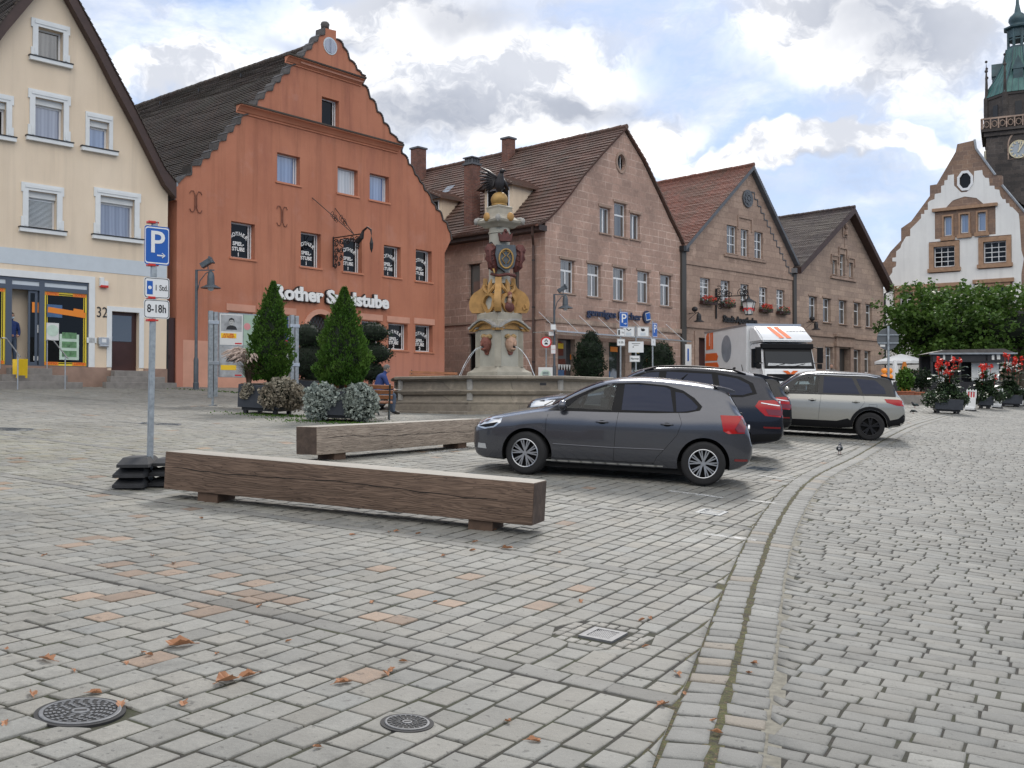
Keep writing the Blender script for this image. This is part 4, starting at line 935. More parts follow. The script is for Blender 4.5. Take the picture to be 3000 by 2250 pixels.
def chimbox(px0,px1,pyb,pyt,dd=.5):
    # base centre on the roof, then real width from the sight lines at that distance
    C_=roofpt(s1,slp,(px0+px1)/2,pyb); X=s1.P[0]+s1.d[0]*C_.x-s1.d[1]*C_.y; Y=s1.P[1]+s1.d[1]*C_.x+s1.d[0]*C_.y
    wd=(px1-px0)*.3617/F*Y; t=rayd(1200+px0*.3617,350+pyt*.3617); zt_=CZ+t.z/t.y*Y-s1.zb
    k=wd/(abs(s1.d[0])+abs(s1.d[1]))
    return chimney(s1.e,C_.x-k/2,C_.x+k/2,C_.y-k/2,C_.y+k/2,C_.z-.5,zt_)
c1=chimbox(745,857,320,165); c2=chimbox(440,572,820,375); c3=chimbox(8,135,505,245)
b=MB(); bb=[Vector(v.co) for v in c2.data.vertices]; x0=min(v.x for v in bb);x1=max(v.x for v in bb);y0=min(v.y for v in bb);y1=max(v.y for v in bb);z1=max(v.z for v in bb)
for i in range(5):
    for j in range(5):
        if 0<i<4 and 0<j<4: continue
        b.box(x0+(x1-x0)*i/5+.02,x0+(x1-x0)*(i+.6)/5+.02,y0+(y1-y0)*j/5+.02,y0+(y1-y0)*(j+.6)/5+.02,z1+.10,z1+.34)
b.box(x0-.05,x1+.05,y0-.05,y1+.05,z1+.34,z1+.40); b.build('chimney_pot','lead',c2)
# dormers (shed-gable with cream cheeks)
def dormer(px,py,wd,hh,dp,label=None):
    """px,py = foot of the front corner nearest the square on the roof"""
    A=roofpt(s1,slp,px,py); y0=A.y; y1=A.y+wd; x0=A.x; z0=A.z; k=(slp[0][1]-slp[1][1])/(slp[0][0]-slp[1][0]); xb=x0+hh/k
    d=MB().box(x0,x0+.06,y0,y1,z0-.1,z0+hh).build('dormer','plaster_cream',s1.e)
    b=MB(); b.prism([(x0+.06,z0-.2),(xb,z0+hh),(x0+.06,z0+hh)],y0,y0+.06); b.prism([(x0+.06,z0-.2),(xb,z0+hh),(x0+.06,z0+hh)],y1-.06,y1); b.build('dormer_cheek','plaster_cream',d)
    ym=(y0+y1)/2; rz=.55; xr=xb+rz/k+.3
    for sg in (-1,1):
        b=MB(); ye=ym+sg*(wd/2+.28); ze_=z0+hh-.05; zr_=z0+hh+rz
        v=[(x0-.35,ye,ze_),(xr+.3,ye,ze_),(xr+.3,ym,zr_),(x0-.35,ym,zr_)]; v2=[(a,c,e-.10) for a,c,e in v]
        b.add(v+v2,[(0,1,2,3),(7,6,5,4),(0,4,5,1),(0,3,7,4),(2,6,7,3),(1,5,6,2)]); b.build('dormer_roof','tiles_brown',d)
        b=MB(); n_=6
        for j in range(n_):
            t0=j/n_; t1=(j+1)/n_; b.box(x0-.36,xr+.2,min(ye+(ym-ye)*t0,ye+(ym-ye)*t0+.03),max(ye+(ym-ye)*t0,ye+(ym-ye)*t0+.03),ze_+(zr_-ze_)*t0+.001,ze_+(zr_-ze_)*t0+.05)
        b.build('tile_course','tiles_brown',d)
    MB().prism([(y0-.2,z0+hh-.12),(y1+.2,z0+hh-.12),(ym,z0+hh+rz-.1)],x0-.28,x0-.2,plane='yz').build('dormer_gable','dark_wood',d)
    w_=MB().box(x0-.03,x0-.001,y0+.2,y1-.2,z0+.15,z0+hh-.15).build('window','frame_white',d); MB().box(x0-.04,x0-.031,y0+.27,y1-.27,z0+.22,z0+hh-.22).build('pane','glass_dark',w_)
dormer(835,770,1.9,1.55,2); dormer(262,830,2.2,1.35,2)
b=MB(); A=roofpt(s1,slp,320,580); b.X=Matrix.Translation(A)@Matrix.Rotation(-math.atan2(slp[0][1]-slp[1][1],slp[0][0]-slp[1][0]),4,'Y'); b.box(-.35,.35,-.3,.3,.05,.14); b.build('roof_light','zinc',s1.e)
# shop front: ledge, recessed glazing, canopy with rods, lettering
zl=s1.f(C6,1100,228)[1]; zlb=s1.f(C6,1100,268)[1]
MB().box(.02,s1.f(C6,2068,340)[0],-.10,-.001,zlb,zl).build('ledge','sandstone_tan',s1.e)
x0,x1=sh[0],sh[1]; piers=[s1.f(C6,x,500)[0] for x in (1205,1262,1430,1478,1612,1660,1900)]
for a_,b__ in ((x0,x0+.08),(piers[0],piers[1]),(piers[2],piers[3]),(piers[4],piers[5]),(piers[6],piers[6]+.25),(x1-.08,x1)): MB().box(a_,b__,.02,.35,-.3,sh[3]).build('pillar','sandstone_tan',s1.e)
sg_=MB().box(x0,x1,.30,.32,-.3,sh[3]).build('shop_window','glass_interior',s1.e)
for k in range(9):
    xx=x0+.25+k*(x1-x0)/9.2; MB().box(xx,xx+random.uniform(.35,.6),.27,.295,1.9-.5*(k%2),2.15-.5*(k%2)).build('shelf_light','orange_plastic' if k%3 else 'yellow',sg_)
for k in range(7): xx=x0+.3+k*1.25; MB().box(xx,xx+random.uniform(.3,.55),.26,.29,.1,random.uniform(.5,1.1)).build('display',['poster_blue','paper_white','poster_mint'][k%3],sg_)
b=MB()
for k in range(7): xx=x0+.15+k*.2; b.prism([(xx,1.15),(xx+.18,1.15),(xx+.09,.85)],.262,.268)
b.build('bunting','paper_white',sg_)
cz=s1.f(C6,1050,330,1.4)[1]; cA=s1.f(C6,1050,330,1.4)[0]; cB=s1.f(C6,2140,437,1.4)[0]
mat('canopy_glass',(.50,.58,.55),.15,alpha=.45,spec=.8)
b=MB(); b.box(cA,cB,-1.4,-.02,cz-.01,cz+.01); cn=b.build('glass_canopy','canopy_glass',s1.e); MB().box(cA,cB,-1.43,-1.401,cz-.03,cz+.03).build('canopy_edge','steel',cn)
for k in range(8): xx=cA+.3+(cB-cA-.7)*k/7; MB().tube([(xx,-.1,cz+.95),(xx+.0,-1.25,cz+.02)],.016,5).build('canopy_rod','steel',cn)
pa=s1.f(C6,1297,200,.08); pb=s1.f(C6,1738,222,.08); zc_=(s1.f(C6,1297,175)[1])
tm=textmesh('genniges Bücher',.50,'letter_navy',s1.e,'shop_lettering',ext=.03,align='LEFT',bold=.012); wx=max(v.co.x for v in tm.data.vertices); tm.scale=((pb[0]-pa[0])/wx,1,1); tm.location=(pa[0],-.10,zc_-.03)
q=s1.f(C6,1783,218,.08); lg=MB().cyl((q[0],-.12,q[1]),(q[0],-.03,q[1]),.33,n=20).build('book_emblem','letter_navy',s1.e); b=MB(); b.X=Matrix.Translation((q[0]+.05,-.13,q[1]+.03))@Matrix.Rotation(R(-12),4,'Y'); b.box(-.20,.20,0,.008,-.20,.20); b.build('emblem_page','paper_white',lg); b=MB(); b.X=Matrix.Translation((q[0]+.05,-.14,q[1]+.03))@Matrix.Rotation(R(-12),4,'Y'); b.box(-.17,.17,0,.008,-.15,.17); b.build('emblem_cover','sign_blue',lg)
# ---- pharmacy house
s2=House('sandstone_pharmacy',(9.5,56.1),(3107,3000),h(9.5,56.1),'brown sandstone gabled house with red tiled roof, red flower boxes and a pharmacy sign','house')
Wd=s2.f(C7,1092,860)[0]; apx=s2.f(C7,757,118)
zl_,zr_=s2.f(C7,302,668)[1],s2.f(C7,1092,858)[1]; ze=(zl_+zr_)/2
out=[(0,-.6),(Wd,-.6),(Wd,ze),apx,(0,ze)]
w2=[(585,530,660,742,(2,3)),(690,560,748,765,(2,3)),(792,580,855,780,(2,3)),(385,925,462,1110,'cross'),(540,945,608,1130,'cross'),(688,972,750,1150,'cross'),(828,995,888,1170,'cross'),(957,1015,1018,1185,'cross')]
r2=[s2.rect(C7,q[:4]) for q in w2]; dq=s2.rect(C7,(370,1375,470,1570)); dq=(dq[0],dq[1],-.3,dq[3])
extra=[s2.rect(C7,q) for q in ((640,1390,700,1560),(900,1420,960,1600))]
wall(s2,out,r2+[dq]+extra,'sandstone_brown',.4)
for q,w in zip(r2+extra,w2+[(0,0,0,0,'cross')]*2): window(s2,q,w[4],'glass_half','frame_white',.15,.06,sill='sandstone_plain',sillout=.1)
b=MB(); b.box(dq[0]-.35,dq[0],-.06,0,-.3,dq[3]+.35); b.box(dq[1],dq[1]+.35,-.06,0,-.3,dq[3]+.35); b.box(dq[0],dq[1],-.06,0,dq[3],dq[3]+.35); d_=b.build('door_surround','sandstone_plain',s2.e); MB().box(dq[0],dq[1],.3,.35,-.3,dq[3]).build('door_leaf','door_brown',d_)
zc_=s2.f(C7,310,800)[1]; MB().box(.01,Wd-.01,-.07,-.001,zc_-.22,zc_).build('string_course','sandstone_plain',s2.e)
zc_=s2.f(C7,320,1285)[1]; MB().box(.01,Wd-.01,-.10,-.001,zc_-.12,zc_+.05).build('ledge','sandstone_plain',s2.e)
b=MB(); q=r2[1]; b.box(q[0]-.35,q[1]+.35,-.07,-.001,q[3]+.62,q[3]+.74); b.box(q[0]-.35,q[0]-.25,-.069,-.001,q[3]-.1,q[3]+.62); b.box(q[1]+.25,q[1]+.35,-.069,-.001,q[3]-.1,q[3]+.62); b.box(r2[0][0]-.3,r2[2][1]+.3,-.09,-.001,r2[0][2]-.22,r2[0][2]-.09); b.build('window_moulding','sandstone_plain',s2.e)
# raised stepped moulding on the right slope
b=MB(); n_=13; xa,za=apx[0]+.1,apx[1]-1.3; xe,ze2=Wd-.35,ze-.9
for i in range(n_):
    x_=xa+(xe-xa)*i/n_; z_=za+(ze2-za)*i/n_; x2=xa+(xe-xa)*(i+1)/n_; z2=za+(ze2-za)*(i+1)/n_
    b.box(x_,x2+.03,-.04,-.001,z_-.05,z_); b.box(x2-.02,x2+.031,-.041,-.001,z2,z_-.05)
b.build('stepped_moulding','lead',s2.e)
q=s2.f(C7,736,338); b=MB().cyl((q[0],-.10,q[1]),(q[0],-.001,q[1]),.52,n=20)
for k in range(8): t=k*PI/4; b.cyl((q[0]+.28*math.cos(t),-.14,q[1]+.28*math.sin(t)),(q[0]+.28*math.cos(t),-.10,q[1]+.28*math.sin(t)),.11,n=8)
b.cyl((q[0],-.15,q[1]),(q[0],-.1,q[1]),.13,n=10); b.build('rosette','lead',s2.e)
def gable_roof(H_,apx,ze,Wd,m,dep,ov=.35,row=.2,verge='verge_brown',vo=.35,vw=.22,rov=.15):
    k1=(apx[1]-ze)/apx[0]; k2=(apx[1]-ze)/(Wd-apx[0]); A=(apx[0],apx[1]+.2)
    L_=[A,(-ov,ze-ov*k1+.2)]; R_=[A,(Wd+rov,ze-rov*k2+.2)]
    row_roof(L_,-vo,dep,m,'roof_slope',H_.e,row); row_roof(R_,-vo,dep,m,'roof_slope',H_.e,row)
    for V_ in (L_,R_):
        b=MB(); b.prism([(a,c-.01) for a,c in V_]+[(a,c-vw-.1) for a,c in reversed(V_)],-vo-.01,-.002); b.build('verge_board',verge,H_.e)
    ridge(H_.e,A[0],A[1]+.04,-vo,dep,m,.12)
gable_roof(s2,apx,ze,Wd,'tiles_red',18,.3,.17,'lead',.30,.16)
MB().box(-.5,0,-.3,18,ze-.35,ze-.05).build('gutter','iron_black',s2.e)
MB().box(-.42,-.02,-.12,.3,.2,ze-.3,.02).build('downpipe','frame_dark',s2.e)
# hipped dormer on the left slope
# lettering, flower boxes, wrought iron pharmacy sign
pa=s2.f(C7,555,1235,.05); pb=s2.f(C7,808,1255,.05)
tm=textmesh('Stadt-Apotheke',.52,'letter_black',s2.e,'shop_lettering',ext=.03,align='LEFT',bold=.02); wx=max(v.co.x for v in tm.data.vertices); tm.scale=((pb[0]-pa[0])/wx,1,1); tm.location=(pa[0],-.08,pa[1]+.0)
mat('petal_red',(.62,.035,.02),.5,noise=(30,.3)); mat('petal_pink',(.60,.12,.14),.5); mat('geranium_leaf',(.045,.085,.03),.6,noise=(25,.4))
def leafcloud(b,n,cen,rad,size,flat=.0,shape=None,asp=.55):
    for _ in range(n):
        while True:
            p=Vector((random.uniform(-1,1),random.uniform(-1,1),random.uniform(-1,1)))
            if p.length<1: break
        if random.random()<.6: p=p.normalized()*random.uniform(.75,1)
        c=Vector((cen[0]+p.x*rad[0],cen[1]+p.y*rad[1],cen[2]+p.z*rad[2])); s_=size*random.uniform(.6,1.3)
        a=Vector((random.uniform(-1,1),random.uniform(-1,1),random.uniform(-.6,.9))).normalized(); e=a.orthogonal().normalized(); e=Matrix.Rotation(random.uniform(0,6.28),3,a)@e
        b.add([c-a*s_*.5,c+e*s_*asp*.5,c+a*s_*.5,c-e*s_*asp*.5],[(0,1,2,3)])
looks=['bright red geraniums at the first upper window from the left','dark red flowers behind the lantern bracket at the second window','small pale flowers at the middle window beside the lantern','dense red geraniums at the fourth window, above the truck','mostly green leaves at the rightmost upper window']
for i,q in enumerate(r2[3:]):
    e=empty('flower_box',s2.world((q[0]+q[1])/2,-.02,q[2]-.12),math.atan2(s2.d[1],s2.d[0]),'sandstone house flower box with '+looks[i],'flower box','flower boxes under the pharmacy windows')
    wd=(q[1]-q[0])+.3; MB().box(-wd/2,wd/2,-.30,-.05,0,.18,.01).build('trough','door_brown',e)
    b=MB(); leafcloud(b,260,(0,-.2,.22),(wd*.55,.24,.26),.10); b.build('foliage','geranium_leaf',e,fixn=False)
    b=MB(); leafcloud(b,[150,60,50,160,18][i],(0,-.26,.34),(wd*.5,.22,.17),.085,asp=.9); b.build('blossoms',['petal_red','petal_red','petal_pink','petal_red','petal_red'][i],e,fixn=False)
q=s2.f(C7,500,1235,0); zt_=s2.f(C7,500,1010)[1]
e=empty('pharmacy_sign',s2.world(q[0],0,0),math.atan2(s2.d[1],s2.d[0]),'ornate black iron bracket carrying a white lantern marked with red letters A','sign bracket')
zt_=s2.f(C7,500,1010)[1]; n_out=2.2; b=MB(); b.tube([(0,-.06,q[1]),(0,-.06,zt_)],.05,6); b.tube([(0,-.06,zt_-.45),(0,-n_out,zt_-.55)],.03,6); b.build('bar','iron_black',e)
b=MB()
for k in range(16): scroll(b,(0,random.uniform(-n_out,-.2),zt_-.3+random.uniform(-.15,.15)) if k<9 else (0,random.uniform(-.45,-.15),random.uniform(q[1]+.3,zt_)),random.uniform(.13,.25),random.uniform(0,6),random.choice((1.3,-1.3)),rad=.022)
b.build('scrollwork','iron_black',e)
mat('lamp_milk',(.75,.74,.72),.3)
ln=MB().lathe([(.19,0),(.37,.66)],(0,-n_out,zt_-1.60),6,rot=.3).build('lantern','lamp_milk',e)
b=MB(); b.lathe([(.43,0),(.41,.04),(.10,.22),(.05,.33),(.02,.4)],(0,-n_out,zt_-.94),6,rot=.3); b.lathe([(.21,0),(.21,.05)],(0,-n_out,zt_-1.64),6,rot=.3)
for k in range(6): t=.3+k*PI/3; b.tube([(.195*math.cos(t),-n_out+.195*math.sin(t),zt_-1.6),(.375*math.cos(t),-n_out+.375*math.sin(t),zt_-.93)],.016,4)
b.build('lantern_frame','iron_black',ln)
for k in range(6):
    t=.3+(k+.5)*PI/3; rr_=.245; textmesh('A',.46,'sign_red',ln,'lettering',(rr_*math.cos(t)*1.06,-n_out+rr_*math.sin(t)*1.06,zt_-1.27),rot=(PI/2-.24,0,t+PI/2),ext=.004,bold=.012)
# ---- third house
s3=House('sandstone_house',(17.8,64.1),(3107,3000),h(17.8,64.1),'brown sandstone gabled house with dark grey roof and dark overhanging verge, no shop sign','house')
Wd=s3.f(C7,1757,1030)[0]; apx=s3.f(C7,1487,432); ze=(s3.f(C7,1160,850)[1]+s3.f(C7,1757,985)[1])/2
w3=[(1375,792,1410,902,'plain'),(1432,748,1470,915,(2,3)),(1500,812,1530,925,'plain'),(1200,1065,1260,1245,'H'),(1305,1080,1362,1258,'H'),(1425,1095,1480,1272,'H'),(1535,1112,1585,1285,'H'),(1625,1125,1672,1295,'H'),(1525,1465,1585,1640,'H'),(1615,1475,1660,1640,'H'),(1325,1445,1378,1620,'H')]
r3=[s3.rect(C7,q[:4]) for q in w3]; dq=s3.rect(C7,(1415,1455,1500,1640)); dq=(dq[0],dq[1],-.3,dq[3])
wall(s3,[(0,-.6),(Wd,-.6),(Wd,ze),apx,(0,ze)],r3+[dq],'sandstone_tan',.4)
for q,w in zip(r3,w3):
    w_=window(s3,q,w[4],'glass_half','frame_white',.2,.07,sill='sandstone_plain',sillout=.12)
    if w_ and q[1]-q[0]>.75: MB().box(q[0]-.12,q[1]+.12,-.05,-.001,q[3]+.02,q[3]+.12).build('lintel','sandstone_plain',w_)
b=MB()
for i,(u,v) in enumerate(((0,.35),(1,.45),(2,.35))):
    q=r3[i]; b.box(q[0]-.22,q[1]+.22,-.08,-.001,q[3]+v-.1,q[3]+v); b.box(q[0]-.22,q[0]-.13,-.079,-.001,q[3]-.3,q[3]+v-.1); b.box(q[1]+.13,q[1]+.22,-.079,-.001,q[3]-.3,q[3]+v-.1)
b.box(r3[0][0]-.3,r3[2][1]+.3,-.12,-.001,r3[0][2]-.28,r3[0][2]-.12); b.build('window_moulding','sandstone_plain',s3.e)
q=s3.f(C7,1465,565); b=MB(); b.prism(arch_poly(q[0]-.3,q[0]+.3,q[1]-.55,q[1]+.5,.3),-.07,-.001); b.ball((q[0],-.1,q[1]+.15),.17,10,8); b.lathe([(.2,0),(.12,.3)],(q[0],-.09,q[1]-.4),8); b.box(q[0]-.02,q[0]+.02,-.03,-.001,q[1]-1.5,q[1]-.56); b.build('relief','sandstone_plain',s3.e)
zc_=s3.f(C7,1700,1388)[1]; MB().box(.01,Wd-.01,-.09,-.001,zc_-.14,zc_).build('string_course','sandstone_plain',s3.e)
b=MB(); b.box(dq[0]-.4,dq[0],-.12,0,-.3,dq[3]+.1); b.box(dq[1],dq[1]+.4,-.12,0,-.3,dq[3]+.1); b.box(dq[0]-.5,dq[1]+.5,-.2,0,dq[3]+.1,dq[3]+.45); b.box(dq[0]-.6,dq[1]+.6,-.25,0,dq[3]+.75,dq[3]+.9); b.box(dq[0]-.3,dq[1]+.3,-.1,0,dq[3]+.45,dq[3]+.75); d_=b.build('door_surround','sandstone_plain',s3.e); MB().box(dq[0],dq[1],.35,.4,-.3,dq[3]).build('door_leaf','frame_dark',d_)
gable_roof(s3,apx,ze,Wd,'tiles_grey',16,.3,.16,'verge_brown',.55,.30,.45)
MB().box(-.5,0,-.3,16,ze-.35,ze-.05).build('gutter','zinc',s3.e); MB().box(-.40,-.04,-.10,.25,.2,ze-.3,.02).build('downpipe','frame_dark',s3.e)
MB().tube([(Wd+.5,-.45,ze-.25),(Wd+.35,-.2,ze-.6),(Wd+.1,-.05,ze-.7),(Wd+.1,-.05,.2)],.07,8).build('downpipe','iron_black',s3.e)
MB().box(Wd-.4,Wd-.001,.4,16,-.6,ze-.1).build('side_wall','sandstone_tan',s3.e)
# ----------------------------------------------------------------- town hall
th=House('town_hall',(29,80),(4320,-3000),h(29,80),'white plastered town hall with stepped sandstone gable edges and sandstone window surrounds','house')
f8=lambda x,y,o=0: th.f(C8,x,y,o)
f9=lambda x,y,o=0: th.f(C9,x,y,o)
base=-.8; xr=f9(1700,600)[0]
out=[(f9(383,900)[0],base),(xr,base),(xr,f8(1500,1720)[1])]+[f8(1410,1590),f8(1240,1388),f8(1240,1312),f8(1190,1312),f8(1045,1115),f8(1035,1048),f8(905,1078),f8(893,1135),f8(752,1378),f8(700,1386),f8(700,1465),f8(560,1655)]+[f9(525,52),f9(525,150),f9(440,240),f9(385,325),f9(340,332),f9(400,470),f9(440,510),f9(383,545)]
W9=[(790,205,960,370,(3,4)),(1192,165,1378,335,(3,4)),(515,575,625,735,(2,3)),(850,555,930,640,(2,3)),(1200,530,1372,640,(3,2))]
W8=[(805,1622,865,1765,'plain'),(928,1605,990,1745,'plain'),(1058,1590,1120,1730,'plain')]
rt=[th.rect(C9,q[:4]) for q in W9]+[th.rect(C8,q[:4]) for q in W8]
oc_=f8(965,1352); ov=[(oc_[0]+.42*math.cos(t),oc_[1]+.60*math.sin(t)) for t in np.linspace(0,2*PI,8,endpoint=False)+PI/8]
wall(th,out,rt+[ov],'sandstone_hall',.5)
lp=[(610,1659),(635,1632),(635,1602),(660,1600),(660,1572),(686,1570),(686,1515),(705,1500),(735,1490),(738,1452),(785,1442),(785,1392),(808,1385),(810,1352),(833,1345),(835,1312),(880,1305),(882,1388),(935,1440),(978,1435),(1028,1365),(1032,1280),(1092,1272),(1096,1305),(1115,1330),(1142,1332),(1147,1390),(1183,1390),(1185,1415),(1220,1420),(1228,1462),(1245,1490),(1266,1490),(1270,1520),(1293,1520),(1298,1545),(1318,1550),(1345,1578),(1365,1600),(1372,1670)]
pl=[f8(x,y) for x,y in reversed(lp)]
left=[(600,60),(600,115),(566,120),(530,178),(520,212),(487,240),(485,287),(455,292),(455,320),(487,322),(484,360),(457,375),(455,410),(430,442),(430,505),(384,545),(384,600),(398,640),(384,700),(398,760),(384,840),(384,1200)]
poly=pl+[f9(x,y) for x,y in left]; s1_=f9(1490,1200); 
poly+= [f9(1500,1200),f9(1500,420),f9(1520,300),f9(1500,230)]
hol=[(q[0]-.35,q[1]+.35,q[2]-.45,q[3]+.4) for q in rt]
# surrounds of the eight windows as holes in the plaster skin, unless they meet
tri=(hol[5][0]-.3,hol[7][1]+.3,max(hol[0][3],hol[1][3])+.12,hol[7][3]+.2); hol=hol[:5]
low=(f9(462,500)[0],f9(1000,500)[0],f9(470,742)[1],f9(470,520)[1])
cut=[hol[0],hol[1],low,(f9(1120,500)[0],f9(1430,500)[0],f9(1150,742)[1],f9(1120,470)[1]),tri]
hp=[[(q[0],q[2]),(q[1],q[2]),(q[1],q[3]),(q[0],q[3])] for q in cut[:4]]+[[(tri[0],tri[2]),(tri[1],tri[2]),(tri[1],tri[3]),(tri[1]-.8,tri[3]),(tri[1]-1.3,tri[3]+.5),((tri[0]+tri[1])/2,tri[3]+.7),(tri[0]+1.3,tri[3]+.5),(tri[0]+.8,tri[3]),(tri[0],tri[3])]]
b=MB(); b.prism(poly,-.035,-.002,hp,back=False); b.build('plaster_panel','plaster_white',th.e)
for q,w in zip(rt,W9+W8):
    tall=w[4]=='plain'; w_=window(th,q,w[4],'glass_dark' if not tall else 'glass_blue','frame_white',.2,.08,mw=.05)
    b=MB(); k=.33 if not tall else .12
    b.box(q[0]-k,q[0],-.12,-.001,q[2]-.1,q[3]+k); b.box(q[1],q[1]+k,-.12,-.001,q[2]-.1,q[3]+k); b.box(q[0],q[1],-.12,-.001,q[3],q[3]+k); b.box(q[0]-k-.1,q[1]+k+.1,-.2,-.001,q[2]-.38,q[2]-.1); b.build('surround','sandstone_ochre',w_)
for q_,k_,kk_ in ((tri,.15,.25),(low,.1,.3),(cut[3],.1,.3)): MB().box(q_[0]-k_,q_[1]+k_,-.25,-.001,q_[3]-kk_,q_[3]-.02).build('window_cornice','sandstone_ochre',th.e)
b=MB(); b.prism([(oc_[0]+.60*math.cos(t),oc_[1]+.80*math.sin(t)) for t in np.linspace(0,2*PI,8,endpoint=False)+PI/8],-.10,-.001,[ov]); w_=b.build('round_window','frame_white',th.e); MB().box(oc_[0]-.5,oc_[0]+.5,.1,.12,oc_[1]-.65,oc_[1]+.65).build('round_pane','glass_dark',w_)
ap=f8(975,1062); rz=ap[1]-1.1; xs_=ap[0]
row_roof([(xs_+.3,rz),(f8(1240,1390)[0]+.2,f8(1240,1390)[1]-.4),(xr+2,f8(1500,1720)[1]-1.2)],.5,22,'tiles_grey','roof_slope',th.e,.3)
kL=f9(340,332); row_roof([(xs_+.3,rz),(kL[0]+.3,kL[1]-.3)],.5,22,'tiles_grey','roof_slope',th.e,.3)
b=MB(); vv=[f8(1035,1048),f8(1045,1115),f8(1190,1312)]; b.tube([(a,-.05,c+.03) for a,c in vv],.09,5); vv=[f8(1240,1388),f8(1410,1590)]; b.tube([(a,-.05,c+.03) for a,c in vv],.09,5); b.build('coping','zinc',th.e)
MB().box(out[0][0]+.001,out[0][0]+.4,.5,22,base,kL[1]-.2).build('side_wall','plaster_white',th.e)
# ----------------------------------------------------------------- church tower
tw=at(2990,1125,118); TX,TY=tw.x,tw.y; zr=lambda y: at(2975,y,118).z
e=empty('church_tower',(TX,TY,0),R(-26),'dark stone church tower with clock, stone gallery and green copper spire with open lantern','tower')
S8=lambda y: y*.3917
rad=lambda px: px*.3917/F*118*.94
mat('copper_green',rough=.55,build=lambda t,b,oc:(t.l(t.mix(t.ramp(t.noise(t.vmath('MULTIPLY',oc,(1,1,.15)),1.6,5,.65),.35,.65),(.035,.11,.105),(.085,.19,.17)),b.inputs['Base Color'])))
mat('copper_dark',(.045,.085,.095),.5,noise=(1.2,.35))
z0=0;zg=zr(S8(1000)); rb=rad(235)*1.03
MB().box(-rb*.95,rb*.95,-rb*.95,rb*.95,0,zg-.8).build('shaft','sandstone_tower',e)
b=MB(); b.box(-rb*1.02,rb*1.02,-rb*1.02,rb*1.02,zg-.8,zg-.3); b.box(-rb*1.10,rb*1.10,-rb*1.10,rb*1.10,zg-.3,zg); b.build('gallery_floor','sandstone_tower',e)
g=rb*1.08; zt_=zg+1.25; b=MB()
for (ax_,sg) in ((0,-1),(0,1),(1,-1),(1,1)):
    def P_(u,v,z): return (u,v,z) if ax_==0 else (v,u,z)
    def bx(u0,u1,z0_,z1_):
        v=sorted((sg*(g-.12),sg*(g+.12)))
        if ax_==0: b.box(u0,u1,v[0],v[1],z0_,z1_)
        else: b.box(v[0],v[1],u0,u1,z0_,z1_)
    lim=g+.121 if ax_==0 else g-.121
    bx(-lim,lim,zt_-.18,zt_); 
    n_=9
    for k in range(n_+1): u=-g+.1+(2*g-.2)*k/n_; bx(u-.07,u+.07,zg,zt_-.18)
    for k in range(n_):
        u=-g+.1+(2*g-.2)*(k+.5)/n_; c=P_(u,sg*g,zg+.53); pts=[]
        for t in np.linspace(0,2*PI,9): pts.append(P_(u+.28*math.cos(t),sg*g,zg+.53+.34*math.sin(t)))
        b.tube(pts,.06,4,False)
b.build('balustrade','sandstone_tan',e)
ro=rad(232)/math.cos(PI/8)*.985; zo=zr(S8(735)); zs=zr(S8(372))
b=MB(); b.lathe([(ro,zg),(ro,zo-.4),(ro*1.03,zo-.3),(ro*1.03,zo-.02)],n=8,rot=PI/8); b.build('octagon','sandstone_tower',e)
b=MB()
for k in range(8):
    b=MB(); t=PI/8+k*PI/4; cx,cy=ro*math.cos(t),ro*math.sin(t); b.cyl((cx,cy,zg),(cx,cy,zo),.32,n=6); b.cyl((cx,cy,zo),(cx,cy,zo+2.2),.25,.16,n=4); b.cyl((cx,cy,zo+2.2),(cx,cy,zo+4.2),.18,.02,n=4); b.ball((cx,cy,zo+4.3),.16,6,4); b.ball((cx,cy,zo+3.2),.2,6,4); b.build('pinnacle','sandstone_tower',e)

b=MB()
for k in range(8):
    b=MB(); t=k*PI/4; cx,cy=ro*.925*math.cos(t),ro*.925*math.sin(t); b.X=Matrix.Translation((cx,cy,(zg+zo)/2))@Matrix.Rotation(t,4,'Z'); b.box(-.03,.06,-.35,.35,-.9,.9); b.build('louvre','iron_black',e)
rl_=rad(85); sp=MB().lathe([(ro*1.05,zo-.02),(ro*.90,zo+1.2),(ro*.72,zo+(zs-zo)*.38),(rl_*1.35,zs-1.6),(rl_*1.05,zs)],n=8,rot=PI/8).build('spire','copper_green',e)
b=MB()
prof=[(ro*1.05,zo-.02),(ro*.90,zo+1.2),(ro*.72,zo+(zs-zo)*.38),(rl_*1.35,zs-1.6),(rl_*1.05,zs)]
for k in range(8):
    t=PI/8+k*PI/4; b.tube([(r_*math.cos(t),r_*math.sin(t),z_) for r_,z_ in prof],.10,5)
    for j in (1,2,3):
        t2=t+PI/4*j/4; kk=math.cos(PI/8)/math.cos(PI/4*j/4-PI/8); b.tube([(r_*kk*math.cos(t2),r_*kk*math.sin(t2),z_) for r_,z_ in prof],.045,4)
b.build('seam','copper_dark',sp)
b=MB()
for k in range(0,8,2):
    b=MB(); t=k*PI/4; b.X=Matrix.Rotation(t,4,'Z')@Matrix.Translation((ro*.66,0,zo+(zs-zo)*.32)); b.box(-.8,.35,-.5,.5,-.6,.9); b.prism([(-.65,.9),(.65,.9),(0,2.5)],-.8,.42,plane='yz'); b.build('spire_dormer','copper_dark',sp)
zl0,zl1=zs,zr(S8(212)); lt=MB(); 
for k in range(8): t=PI/8+k*PI/4; lt.cyl((rl_*.86*math.cos(t),rl_*.86*math.sin(t),zl0),(rl_*.86*math.cos(t),rl_*.86*math.sin(t),zl1),.16,n=6)
